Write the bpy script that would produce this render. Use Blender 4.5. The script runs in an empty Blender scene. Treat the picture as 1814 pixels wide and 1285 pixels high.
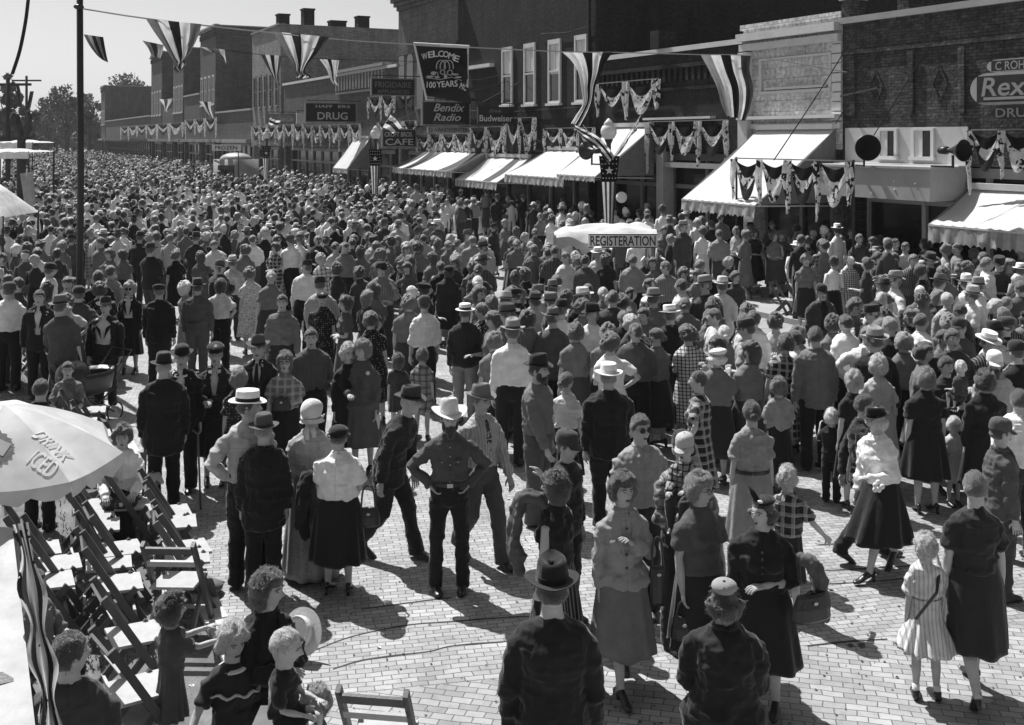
import bpy, math, random
import numpy as np
from math import radians as R_, sin, cos, pi

# ------------------------------------------------------------------ camera, sky, sun
S = bpy.context.scene
COL = S.collection
F, CX, HY, EYE = 1900.0, 907.0, 245.0, 4.2
cam_d = bpy.data.cameras.new('camera')
cam = bpy.data.objects.new('camera', cam_d); COL.objects.link(cam); S.camera = cam
cam.location = (0, 0, EYE); cam.rotation_euler = (pi/2, 0, 0)
cam_d.sensor_width = 36; cam_d.lens = 36*F/1814
cam_d.shift_y = -397.5/1814
cam_d.clip_end = 3000; cam_d.clip_start = .1
W_ = bpy.data.worlds.new('World'); S.world = W_; W_.use_nodes = True
nt = W_.node_tree; bgn = nt.nodes['Background']
sky = nt.nodes.new('ShaderNodeTexSky'); sky.sky_type = 'NISHITA'; sky.sun_disc = False
SUN_AZ = (-.60, .80); SUN_EL = R_(56)
sky.sun_elevation = SUN_EL; sky.sun_rotation = math.atan2(SUN_AZ[0], SUN_AZ[1])
sky.air_density = 1.0; sky.dust_density = 1.6
bw = nt.nodes.new('ShaderNodeMix'); bw.data_type = 'RGBA'; bw.blend_type = 'MIX'
sep = nt.nodes.new('ShaderNodeSeparateColor')          # black and white film behind a yellow filter
m1 = nt.nodes.new('ShaderNodeMath'); m1.operation = 'MULTIPLY'; m1.inputs[1].default_value = .55
m2 = nt.nodes.new('ShaderNodeMath'); m2.operation = 'MULTIPLY_ADD'; m2.inputs[1].default_value = .45
nt.nodes.remove(bw)
nt.links.new(sky.outputs[0], sep.inputs[0]); nt.links.new(sep.outputs[0], m1.inputs[0])
nt.links.new(sep.outputs[1], m2.inputs[0]); nt.links.new(m1.outputs[0], m2.inputs[2])
nt.links.new(m2.outputs[0], bgn.inputs[0]); bgn.inputs[1].default_value = .09
sl = bpy.data.lights.new('sun', 'SUN'); sl.energy = 5.0; sl.angle = R_(.5); sl.color = (1, 1, 1)
so = bpy.data.objects.new('sun', sl); COL.objects.link(so)
import mathutils
_sd = mathutils.Vector((SUN_AZ[0]*cos(SUN_EL), SUN_AZ[1]*cos(SUN_EL), sin(SUN_EL)))
so.rotation_euler = _sd.to_track_quat('Z', 'Y').to_euler(); so.location = (-20, 30, 40)
S.view_settings.view_transform = 'Standard'; S.view_settings.look = 'None'
S.view_settings.exposure = .40; S.view_settings.gamma = 1
S.cycles.max_bounces = 5; S.cycles.diffuse_bounces = 2; S.cycles.glossy_bounces = 2
S.cycles.transparent_max_bounces = 6; S.cycles.caustics_reflective = False; S.cycles.caustics_refractive = False

rng = np.random.default_rng(7); random.seed(7)
# ------------------------------------------------------------------ photograph pixels -> places
DX, DY = -.450, .893                 # street direction (away from the camera); across it is (.893,.450)
D = 20.5                             # distance from the camera to the line of shop fronts
TH = math.atan2(-.893, .450)         # local x runs back along the street towards the camera, local y into the shops
def at(px, py, Y): return ((px-CX)/F*Y, Y, EYE-(py-HY)/F*Y)
def fq(px, t=D):                     # street coordinate and depth of the vertical line seen at px on the plane t
    u = (px-CX)/F; Y = t/(.893*u+.45); return (u*Y*.450-Y*.893), Y
def fz(px, py, t=D): return EYE-(py-HY)/F*fq(px, t)[1]
def world(q, t, z=0): return (.450*q+.893*t, -.893*q+.450*t, z)
# ------------------------------------------------------------------ objects
def link(o, parent=None):
    COL.objects.link(o)
    if parent is not None: o.parent = parent
    return o
def tag(o, label=None, cat=None, group=None, kind=None):
    if label: o['label'] = label
    if cat: o['category'] = cat
    if group: o['group'] = group
    if kind: o['kind'] = kind
    return o
def empty(name, loc=(0, 0, 0), rz=0, label=None, cat=None, group=None):
    o = bpy.data.objects.new(name, None); o.location = loc; o.rotation_euler = (0, 0, rz); o.empty_display_size = .2
    return tag(link(o), label, cat, group)
def copy_tree(o, parent=None):
    c = o.copy(); link(c, parent)
    for ch in o.children: copy_tree(ch, c)
    return c
def fill(me, V, faces, mi=None, smooth=True):
    """faces: list of int arrays (n,3)/(n,4); mi: list of material indices per block"""
    V = np.asarray(V, float); me.clear_geometry()
    me.vertices.add(len(V)); me.vertices.foreach_set('co', V.ravel())
    fl = [np.asarray(f, dtype=np.int32) for f in faces if len(f)]
    nl = sum(f.size for f in fl); nf = sum(len(f) for f in fl)
    me.loops.add(nl); me.loops.foreach_set('vertex_index', np.concatenate([f.ravel() for f in fl]).astype(np.int32))
    me.polygons.add(nf)
    tot = np.concatenate([np.full(len(f), f.shape[1]) for f in fl]).astype(np.int32)
    st = np.concatenate([[0], np.cumsum(tot)[:-1]]).astype(np.int32)
    me.polygons.foreach_set('loop_start', st)
    try: me.polygons.foreach_set('loop_total', tot)
    except Exception: pass
    if mi is not None:
        mm = [np.broadcast_to(np.asarray(m, dtype=np.int32), (len(f),)) for f, m in zip([f for f in faces], mi) if len(f)]
        me.polygons.foreach_set('material_index', np.concatenate(mm).astype(np.int32))
    me.polygons.foreach_set('use_smooth', np.full(nf, bool(smooth)))
    me.update(calc_edges=True); me.validate()
class MB:
    """collects shapes that become ONE mesh"""
    def __init__(s): s.V = []; s.F = []; s.M = []; s.n = 0
    def add(s, V, Fs, m=0):
        V = np.asarray(V, float).reshape(-1, 3)
        for f in Fs:
            if len(f): s.F.append(np.asarray(f, int)+s.n); s.M.append(m)
        s.V.append(V); s.n += len(V); return s
    def vf(s): return np.concatenate(s.V), s.F, s.M
    def box(s, c, d, m=0, rx=0, ry=0, rz=0, taper=1.0):
        x, y, z = [k/2 for k in d]
        v = np.array([[-x,-y,-z],[x,-y,-z],[x,y,-z],[-x,y,-z],[-x*taper,-y*taper,z],[x*taper,-y*taper,z],[x*taper,y*taper,z],[-x*taper,y*taper,z]])
        return s.add(v@rot(rx, ry, rz).T+np.array(c), [[[0,3,2,1],[4,5,6,7],[0,1,5,4],[1,2,6,5],[2,3,7,6],[3,0,4,7]]], m)
    def span(s, a, b, m=0):          # box between two corners
        a = np.minimum(a, b)*1.0; b2 = np.maximum(a, b)
        a_, b_ = np.array(a, float), np.array(b2, float)
        return s.box((a_+b_)/2, b_-a_, m)
    def tube(s, P, Rr, seg=8, ref=(1, 0, 0), m=0): V, f = tube(P, Rr, seg, ref); return s.add(V, f, m)
    def bar(s, a, b, w, t, m=0, ref=(0, 0, 1)):
        a = np.array(a, float); b = np.array(b, float); T = nrm(b-a); r = np.array(ref, float)
        if abs(T@r) > .95: r = np.array((1., 0, 0))
        sd = nrm(np.cross(T, r)); up = np.cross(sd, T); v = []
        for p in (a, b):
            for i, j in ((-1,-1),(1,-1),(1,1),(-1,1)): v.append(p+sd*w/2*i+up*t/2*j)
        return s.add(v, [[[0,3,2,1],[4,5,6,7],[0,1,5,4],[1,2,6,5],[2,3,7,6],[3,0,4,7]]], m)
    def ell(s, c, r, m=0, nu=12, nv=8, noise=0, R=None):
        V, f = ellipsoid(c, r, nu, nv, R)
        if noise: V = V+(V-np.array(c))*(vnoise(V*9, 5)-.5)[:, None]*noise
        return s.add(V, f, m)
    def grid(s, G, m=0, close=False):
        G = np.asarray(G, float); a, b = G.shape[:2]; I = np.arange(a*b).reshape(a, b)
        if close: I = np.concatenate([I, I[:, :1]], 1)
        f = np.stack([I[:-1, :-1], I[:-1, 1:], I[1:, 1:], I[1:, :-1]], -1).reshape(-1, 4)
        return s.add(G.reshape(-1, 3), [f], m)
    def build(s, name, mats, parent=None, smooth=False, loc=None, rz=0):
        me = bpy.data.meshes.new(name)
        for mm in (mats if isinstance(mats, (list, tuple)) else [mats]): me.materials.append(mm)
        V, f, mi = s.vf(); fill(me, V, f, mi, smooth)
        o = bpy.data.objects.new(name, me); link(o, parent)
        if loc is not None: o.location = loc
        o.rotation_euler = (0, 0, rz); return o
def rot(rx=0, ry=0, rz=0):
    cx, sx, cy, sy, cz, sz = cos(rx), sin(rx), cos(ry), sin(ry), cos(rz), sin(rz)
    return np.array([[cz,-sz,0],[sz,cz,0],[0,0,1]])@np.array([[cy,0,sy],[0,1,0],[-sy,0,cy]])@np.array([[1,0,0],[0,cx,-sx],[0,sx,cx]])
def nrm(v): v = np.asarray(v, float); return v/(np.linalg.norm(v)+1e-9)
def cr(P, k=3):
    P = np.asarray(P, float); n = len(P)
    if n < 3: return P
    Q = np.concatenate([[2*P[0]-P[1]], P, [2*P[-1]-P[-2]]]); out = []
    for i in range(n-1):
        a, b, c, d = Q[i:i+4]
        for j in range(k):
            t = j/k; out.append(.5*((2*b)+(-a+c)*t+(2*a-5*b+4*c-d)*t*t+(-a+3*b-3*c+d)*t**3))
    out.append(P[-1]); return np.array(out)
def tube(P, Rr, seg=8, ref=(1, 0, 0)):
    P = np.asarray(P, float); n = len(P)
    Rr = np.array([(r, r) if np.isscalar(r) else r for r in (Rr if hasattr(Rr, '__len__') else [Rr]*n)], float)
    T = np.gradient(P, axis=0); T /= np.linalg.norm(T, axis=1)[:, None]+1e-9
    ref = np.array(ref, float); sd = ref-(T@ref)[:, None]*T
    bad = np.linalg.norm(sd, axis=1) < .2
    if bad.any():
        r2 = np.array((0, 1., 0)) if abs(ref[1]) < .5 else np.array((0, 0, 1.)); sd[bad] = r2-(T[bad]@r2)[:, None]*T[bad]
    sd /= np.linalg.norm(sd, axis=1)[:, None]+1e-9; ot = np.cross(T, sd)
    th = np.arange(seg)/seg*2*pi
    G = P[:, None]+np.cos(th)[None, :, None]*sd[:, None]*Rr[:, 0, None, None]+np.sin(th)[None, :, None]*ot[:, None]*Rr[:, 1, None, None]
    V = G.reshape(-1, 3); I = np.arange(n*seg).reshape(n, seg); J = np.roll(I, -1, 1)
    q = np.stack([I[:-1], J[:-1], J[1:], I[1:]], -1).reshape(-1, 4)
    V = np.concatenate([V, [P[0]-T[0]*Rr[0].min()*.4], [P[-1]+T[-1]*Rr[-1].min()*.4]]); a, b = len(V)-2, len(V)-1
    t = [np.stack([J[0], I[0], np.full(seg, a)], -1), np.stack([I[-1], J[-1], np.full(seg, b)], -1)]
    return V, [q]+t
def ellipsoid(c, r, nu=12, nv=8, Rm=None):
    v = np.linspace(-pi/2, pi/2, nv+1)[1:-1]; u = np.arange(nu)/nu*2*pi
    d = np.stack([np.cos(v)[:, None]*np.cos(u), np.cos(v)[:, None]*np.sin(u), np.sin(v)[:, None]*np.ones(nu)], -1).reshape(-1, 3)
    d = np.concatenate([d, [[0, 0, -1]], [[0, 0, 1]]])*np.array(r)
    if Rm is not None: d = d@Rm.T
    n = nv-1; I = np.arange(n*nu).reshape(n, nu); J = np.roll(I, -1, 1)
    q = np.stack([I[:-1], J[:-1], J[1:], I[1:]], -1).reshape(-1, 4); a, b = n*nu, n*nu+1
    return d+np.array(c), [q, np.stack([J[0], I[0], np.full(nu, a)], -1), np.stack([I[-1], J[-1], np.full(nu, b)], -1)]
def _h(i, j, k, s):
    n = (i*374761393+j*668265263+k*2147483647+s*1274126177) & 0xffffffff
    n = ((n ^ (n >> 13))*1274126177) & 0xffffffff
    return ((n ^ (n >> 16)) & 0xffff)/65535.0
def vnoise(P, s=0):
    P = np.asarray(P, float); I = np.floor(P).astype(np.int64); f = P-I; f = f*f*(3-2*f); r = 0
    for a in (0, 1):
        for b in (0, 1):
            for c in (0, 1):
                w = (f[:, 0] if a else 1-f[:, 0])*(f[:, 1] if b else 1-f[:, 1])*(f[:, 2] if c else 1-f[:, 2])
                r = r+w*_h(I[:, 0]+a, I[:, 1]+b, I[:, 2]+c, s)
    return r
# ------------------------------------------------------------------ materials (the photograph is black and white: every colour is a grey)
TONE = [.008, .014, .026, .050, .095, .17, .29, .44, .64, .82]
_mc = {}
def _nodes(name):
    m = bpy.data.materials.new(name); m.use_nodes = True; t = m.node_tree; b = t.nodes['Principled BSDF']; return m, t, b
def N(t, k, **kw):
    n = t.nodes.new('ShaderNode'+k)
    for a, v in kw.items():
        if a.startswith('i_'):
            key = a[2:].replace('_', ' '); n.inputs[int(key) if key.isdigit() else key].default_value = v
        else: setattr(n, a, v)
    return n
def g3(v): return (v, v, v, 1)
def surf(name, v, rough=.8, var=.25, scale=3, bump=.0, bscale=60, spec=.3, streak=1):
    """grey surface with uneven tone and a little relief"""
    key = (name, v, rough, var, scale, bump, bscale)
    if key in _mc: return _mc[key]
    m, t, b = _nodes(name); tc = N(t, 'TexCoord'); mp = N(t, 'Mapping'); mp.inputs['Scale'].default_value = (1, 1, streak)
    nz = N(t, 'TexNoise', i_Scale=scale, i_Detail=8, i_Roughness=.65); mr = N(t, 'MapRange', i_1=.25, i_2=.75, i_3=v*(1-var), i_4=v*(1+var))
    t.links.new(tc.outputs['Object'], mp.inputs[0]); t.links.new(mp.outputs[0], nz.inputs['Vector']); t.links.new(nz.outputs[0], mr.inputs[0]); t.links.new(mr.outputs[0], b.inputs['Base Color'])
    b.inputs['Roughness'].default_value = rough; b.inputs['Specular IOR Level'].default_value = spec
    if bump:
        n2 = N(t, 'TexNoise', i_Scale=bscale, i_Detail=4); bp = N(t, 'Bump', i_Strength=bump, i_Distance=.02)
        t.links.new(tc.outputs['Object'], n2.inputs['Vector']); t.links.new(n2.outputs[0], bp.inputs['Height']); t.links.new(bp.outputs[0], b.inputs['Normal'])
    _mc[key] = m; return m
def cloth(tone, pat=None):
    """clothing fabric: tone 0 (black) to 9 (white); patterns plaid, check, stripe, dots, floral"""
    key = ('cloth', tone, pat)
    if key in _mc: return _mc[key]
    v = TONE[tone]; m, t, b = _nodes('fabric_tone_%d%s' % (tone, '_'+pat if pat else '')); tc = N(t, 'TexCoord')
    b.inputs['Roughness'].default_value = .85; b.inputs['Specular IOR Level'].default_value = .15 if tone > 3 else .3
    b.inputs['Sheen Weight'].default_value = .25 if tone < 4 else .1; b.inputs['Sheen Roughness'].default_value = .4
    nz = N(t, 'TexNoise', i_Scale=7, i_Detail=6, i_Roughness=.7); mr = N(t, 'MapRange', i_1=.3, i_2=.7, i_3=v*.82, i_4=v*1.15)
    t.links.new(tc.outputs['Object'], nz.inputs['Vector']); t.links.new(nz.outputs[0], mr.inputs[0]); col = mr.outputs[0]
    def stripes(axis, freq, th, soft=None):
        sp = N(t, 'SeparateXYZ'); t.links.new(tc.outputs['Object'], sp.inputs[0])
        a = N(t, 'Math', operation='MULTIPLY', i_1=freq); t.links.new(sp.outputs[axis], a.inputs[0])
        fr = N(t, 'Math', operation='FRACT'); t.links.new(a.outputs[0], fr.inputs[0])
        lt = N(t, 'Math', operation='LESS_THAN', i_1=th); t.links.new(fr.outputs[0], lt.inputs[0]); return lt.outputs[0]
    def mix(fac, a, vb, amt=1.0):
        mx = N(t, 'Mix', data_type='FLOAT'); mm = N(t, 'Math', operation='MULTIPLY', i_1=amt); t.links.new(fac, mm.inputs[0]); t.links.new(mm.outputs[0], mx.inputs[0])
        t.links.new(a, mx.inputs[2]); mx.inputs[3].default_value = vb; return mx.outputs[0]
    o = .02 if v > .2 else .45
    if pat == 'seam':               # centre seam, yoke line
        sp = N(t, 'SeparateXYZ'); t.links.new(tc.outputs['Object'], sp.inputs[0])
        for ax, c_, w_ in ((0, 0, .004), (2, 1.33, .004)):
            s1 = N(t, 'Math', operation='SUBTRACT', i_1=c_); t.links.new(sp.outputs[ax], s1.inputs[0]); ab = N(t, 'Math', operation='ABSOLUTE'); t.links.new(s1.outputs[0], ab.inputs[0]); lt = N(t, 'Math', operation='LESS_THAN', i_1=w_*.6); t.links.new(ab.outputs[0], lt.inputs[0]); col = mix(lt.outputs[0], col, v*.4, .45)
    if pat == 'plaid':
        for ax, fr, th, amt in ((0, 11, .34, .45), (2, 11, .34, .45), (0, 11, .08, .6), (2, 11, .08, .6)): col = mix(stripes(ax, fr, th), col, o, amt)
    elif pat == 'check':
        for ax in (0, 2): col = mix(stripes(ax, 22, .26), col, .012 if v > .2 else .6, .85)
    elif pat == 'stripe': col = mix(stripes(0, 34, .3), col, .05 if v > .2 else .5, .4)
    elif pat in ('dots', 'floral'):
        vo = N(t, 'TexVoronoi', i_Scale=30 if pat == 'dots' else 36); vo.inputs['Randomness'].default_value = .35 if pat == 'dots' else 1
        t.links.new(tc.outputs['Object'], vo.inputs['Vector']); lt = N(t, 'Math', operation='LESS_THAN', i_1=.2 if pat == 'dots' else .36); t.links.new(vo.outputs['Distance'], lt.inputs[0]); col = mix(lt.outputs[0], col, .55 if v < .2 else .08, .8)
    t.links.new(col, b.inputs['Base Color'])
    wv = N(t, 'TexNoise', i_Scale=16, i_Detail=6, i_Roughness=.55); wv.inputs['Distortion'].default_value = .8; bp = N(t, 'Bump', i_Strength=.5, i_Distance=.022); mp = N(t, 'Mapping'); mp.inputs['Scale'].default_value = (1, 1, .42)
    t.links.new(tc.outputs['Object'], mp.inputs[0]); t.links.new(mp.outputs[0], wv.inputs['Vector']); t.links.new(wv.outputs[0], bp.inputs['Height']); t.links.new(bp.outputs[0], b.inputs['Normal'])
    _mc[key] = m; return m
def hairmat(k):
    v = [.014, .026, .05, .09, .15, .24, .36, .5, .66, .8][k]; key = ('hair', k)
    if key in _mc: return _mc[key]
    m, t, b = _nodes('hair_tone_%d' % k); tc = N(t, 'TexCoord'); wv = N(t, 'TexNoise', i_Scale=45, i_Detail=5, i_Roughness=.7); wv.inputs['Distortion'].default_value = 1.5
    mr = N(t, 'MapRange', i_1=.3, i_2=.7, i_3=v*.45, i_4=v*1.7); t.links.new(tc.outputs['Object'], wv.inputs['Vector']); t.links.new(wv.outputs[0], mr.inputs[0]); t.links.new(mr.outputs[0], b.inputs['Base Color'])
    bp = N(t, 'Bump', i_Strength=.9, i_Distance=.02); t.links.new(wv.outputs[0], bp.inputs['Height']); t.links.new(bp.outputs[0], b.inputs['Normal'])
    b.inputs['Roughness'].default_value = .42; b.inputs['Specular IOR Level'].default_value = .75; b.inputs['Sheen Weight'].default_value = .5; b.inputs['Sheen Roughness'].default_value = .35
    _mc[key] = m; return m
SKIN = surf('skin', .44, .55, .12, 14, .15, 90, .35); SKIN_D = surf('skin_tanned', .24, .55, .15, 14, .15, 90, .35)
LIP = surf('lips', .09, .5, .1); EYE_M = surf('eyes', .02, .2, .0); EYEW = surf('eye_white', .5, .3, .0)
LEATHER = surf('black_leather', .02, .35, .3, 12, .2, 50, .6); LEATHER_B = surf('brown_leather', .06, .4, .3, 12, .2, 50, .6)
METAL = surf('bright_metal', .6, .25, .1)
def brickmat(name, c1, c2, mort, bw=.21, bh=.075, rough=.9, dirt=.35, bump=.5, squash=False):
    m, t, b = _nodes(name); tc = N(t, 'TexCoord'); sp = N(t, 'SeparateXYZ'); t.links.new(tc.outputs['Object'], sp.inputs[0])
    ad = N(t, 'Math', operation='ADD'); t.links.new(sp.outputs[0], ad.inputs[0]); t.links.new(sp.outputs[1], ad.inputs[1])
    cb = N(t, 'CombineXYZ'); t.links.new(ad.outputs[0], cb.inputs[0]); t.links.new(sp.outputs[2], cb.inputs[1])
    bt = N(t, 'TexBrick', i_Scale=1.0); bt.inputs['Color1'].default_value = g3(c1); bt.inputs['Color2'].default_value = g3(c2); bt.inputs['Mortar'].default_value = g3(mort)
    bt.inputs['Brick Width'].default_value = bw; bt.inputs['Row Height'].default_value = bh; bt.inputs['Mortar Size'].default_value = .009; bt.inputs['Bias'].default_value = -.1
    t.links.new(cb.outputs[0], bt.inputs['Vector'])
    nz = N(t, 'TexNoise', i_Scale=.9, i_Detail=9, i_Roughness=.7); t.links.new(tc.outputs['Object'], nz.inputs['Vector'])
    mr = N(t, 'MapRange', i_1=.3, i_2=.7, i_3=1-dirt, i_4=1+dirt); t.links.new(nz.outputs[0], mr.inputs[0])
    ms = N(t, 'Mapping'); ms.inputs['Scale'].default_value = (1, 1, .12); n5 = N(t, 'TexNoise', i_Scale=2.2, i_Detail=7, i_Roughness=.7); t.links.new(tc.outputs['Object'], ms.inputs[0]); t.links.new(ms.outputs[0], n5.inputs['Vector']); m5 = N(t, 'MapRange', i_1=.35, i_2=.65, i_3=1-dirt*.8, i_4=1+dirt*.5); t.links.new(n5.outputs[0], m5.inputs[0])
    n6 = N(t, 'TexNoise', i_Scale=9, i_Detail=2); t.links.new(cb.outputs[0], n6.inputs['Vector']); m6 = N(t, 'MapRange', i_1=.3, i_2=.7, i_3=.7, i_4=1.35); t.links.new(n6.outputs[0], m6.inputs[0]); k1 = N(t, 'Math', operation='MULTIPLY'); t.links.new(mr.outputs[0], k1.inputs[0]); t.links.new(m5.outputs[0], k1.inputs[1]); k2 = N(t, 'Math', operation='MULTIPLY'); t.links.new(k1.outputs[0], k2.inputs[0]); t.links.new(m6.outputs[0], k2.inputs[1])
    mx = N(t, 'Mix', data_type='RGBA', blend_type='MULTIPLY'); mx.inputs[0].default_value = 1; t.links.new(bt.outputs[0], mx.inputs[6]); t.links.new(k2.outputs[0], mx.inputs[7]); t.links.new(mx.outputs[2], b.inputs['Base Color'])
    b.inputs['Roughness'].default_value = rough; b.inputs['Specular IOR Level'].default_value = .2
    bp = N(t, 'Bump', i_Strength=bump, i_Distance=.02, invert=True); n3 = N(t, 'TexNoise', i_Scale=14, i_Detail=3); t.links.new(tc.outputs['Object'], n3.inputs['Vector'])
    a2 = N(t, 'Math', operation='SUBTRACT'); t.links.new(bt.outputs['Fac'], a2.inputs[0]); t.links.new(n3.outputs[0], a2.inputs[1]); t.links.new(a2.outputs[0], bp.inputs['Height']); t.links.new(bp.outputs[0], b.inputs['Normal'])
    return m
# ------------------------------------------------------------------ remeshed solids, evaluated in one batch
JOBS = []
def job(name, solids, mats, parent=None, voxel=.018, fold=0.0, fscale=(9, 9, 5), cut=None, extra=None, smooth_it=2, seed=0):
    me = bpy.data.meshes.new(name)
    for m in mats: me.materials.append(m)
    o = bpy.data.objects.new(name, me); link(o, parent)
    JOBS.append((me, solids, voxel, fold, fscale, cut, extra, smooth_it, seed)); return o
def flush():
    tmp = []
    for me, sol, voxel, *_ in JOBS:
        tm = bpy.data.meshes.new('t'); V, f, _m = sol.vf(); fill(tm, V, f); o = bpy.data.objects.new('t', tm); COL.objects.link(o)
        r = o.modifiers.new('r', 'REMESH'); r.mode = 'VOXEL'; r.voxel_size = voxel; r.use_smooth_shade = True
        if _[4]: sm = o.modifiers.new('s', 'SMOOTH'); sm.iterations = _[4]; sm.factor = .5
        tmp.append(o)
    dg = bpy.context.evaluated_depsgraph_get(); dg.update()
    for (me, sol, voxel, fold, fs, cut, extra, si, seed), o in zip(JOBS, tmp):
        em = o.evaluated_get(dg).data; n = len(em.vertices); V = np.empty(n*3); em.vertices.foreach_get('co', V); V = V.reshape(-1, 3)
        Nn = np.empty(n*3); em.vertex_normals.foreach_get('vector', Nn); Nn = Nn.reshape(-1, 3)
        lv = np.empty(len(em.loops), np.int32); em.loops.foreach_get('vertex_index', lv)
        ls = np.empty(len(em.polygons), np.int32); em.polygons.foreach_get('loop_start', ls); lt = np.diff(np.append(ls, len(lv)))
        fl = []
        for k in (3, 4):
            idx = ls[lt == k]
            if len(idx): fl.append(lv[idx[:, None]+np.arange(k)])
        if fold:
            q = V*np.array(fs); a1 = 1-np.abs(vnoise(q+seed*3.7, seed)*2-1); nz = (a1-.6)*1.7+(.55-np.abs(vnoise(q*2.3+seed, seed+1)*2-1))*.75+(vnoise(q*4.5+seed, seed+2)-.5)*.5
            V = V+Nn*(np.maximum(nz, -.55)*fold)[:, None]
        if cut is not None:
            fl = [f[~cut(V[f].mean(1))] for f in fl]
        mi = [0]*len(fl)
        if extra is not None:
            EV, EF, EM = extra.vf(); fl += [f+len(V) for f in EF]; mi += list(EM); V = np.concatenate([V, EV])
        fill(me, V, fl, mi)
    for o in tmp:
        m = o.data; bpy.data.objects.remove(o); bpy.data.meshes.remove(m)
    JOBS.clear()
# ------------------------------------------------------------------ the human figure (built at 1.75 m, facing -y, then scaled)
BROW = surf('brow', .035, .8, .1); BROW_L = surf('fair_brow', .14, .8, .1)
POSE = {'down': ((.14, .0, -1), (.06, .14, -1)), 'down2': ((.2, .05, -1), (.0, .22, -1)), 'walkf': ((.12, .38, -1), (.02, .5, -1)), 'walkb': ((.17, -.38, -1), (.1, -.1, -1)),
        'hip': ((.66, -.22, -.72), (-.55, .34, -.50)), 'bent': ((.18, .1, -1), (-.38, .9, .0)), 'bentup': ((.22, .25, -1), (-.3, .5, .85)), 'chest': ((.2, .12, -1), (-.62, .5, .55)),
        'face': ((.55, .62, .05), (-.45, .35, .85)), 'reach': ((.1, .9, -.35), (.05, 1, .05)), 'back': ((.2, -.3, -1), (-.7, -.45, -.3)), 'out': ((.5, .25, -.8), (.35, .5, -.6)),
        'cradle': ((.22, .3, -.95), (-.75, .62, .15)), 'holdup': ((.3, .6, -.7), (-.1, .5, .9)), 'lap': ((.2, .35, -.95), (-.2, .95, -.15)), 'fold': ((.2, .12, -1), (-.8, .45, -.02))}
def headshape(hd, nu=26, nv=20):
    """a head with brow, eye sockets, nose, lips, chin and ears; returns MB, faces -y, centred"""
    v = np.linspace(-pi/2, pi/2, nv+1)[1:-1]; u = np.arange(nu)/nu*2*pi-pi/2
    d = np.stack([np.cos(v)[:, None]*np.cos(u), np.cos(v)[:, None]*np.sin(u), np.sin(v)[:, None]*np.ones(nu)], -1).reshape(-1, 3)
    d = np.concatenate([d, [[0, 0, -1.]], [[0, 0, 1.]]]); P = headsurf(d)
    n = nv-1; I = np.arange(n*nu).reshape(n, nu); J = np.roll(I, -1, 1); a, b = n*nu, n*nu+1
    q = np.stack([I[:-1], J[:-1], J[1:], I[1:]], -1).reshape(-1, 4)
    m = MB(); m.add(P, [q, np.stack([J[0], I[0], np.full(nu, a)], -1), np.stack([I[-1], J[-1], np.full(nu, b)], -1)])
    for s in (-1, 1):
        m.ell((s*.074, .008, -.005), (.011, .022, .032), 0, 8, 6)
        m.ell((s*.031, -.080, .008), (.014, .009, .008), 1, 8, 6); m.ell((s*.031, -.086, .008), (.006, .005, .006), 2, 6, 5)
        m.tube([(s*.013, -.096, .027), (s*.032, -.098, .033), (s*.053, -.080, .026)], [.003, .004, .0025], 5, (0, 0, 1), 4)
    m.ell((0, -.0905, -.057), (.022, .007, .0035), 3, 8, 5); m.ell((0, -.0895, -.064), (.017, .007, .004), 3, 8, 5)
    return m
def headsurf(d):
    x, y, z = d[:, 0], d[:, 1], d[:, 2]; P = d*np.array((.074, .094, .115))
    jaw = np.clip(-z, 0, 1); P[:, 0] *= 1-.28*jaw**1.3; fr = np.clip(-y, 0, 1)
    P[:, 1] += np.where(y > 0, -.035*jaw*np.clip(y, 0, 1), 0)
    X, Z = P[:, 0], P[:, 2]; g = lambda cx, cz, sx, sz: np.exp(-((X-cx)/sx)**2-((Z-cz)/sz)**2)*fr
    P[:, 1] -= .028*g(0, -.018, .011, .016)+.014*g(0, .004, .009, .022)+.006*g(0, .036, .04, .010)+.008*g(0, -.06, .022, .014)+.012*g(0, -.098, .022, .018)
    P[:, 1] += .012*g(.031, .010, .014, .011)+.012*g(-.031, .010, .014, .011); P[:, 1] -= .005*(g(.042, -.025, .018, .018)+g(-.042, -.025, .018, .018))
    return P
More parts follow.
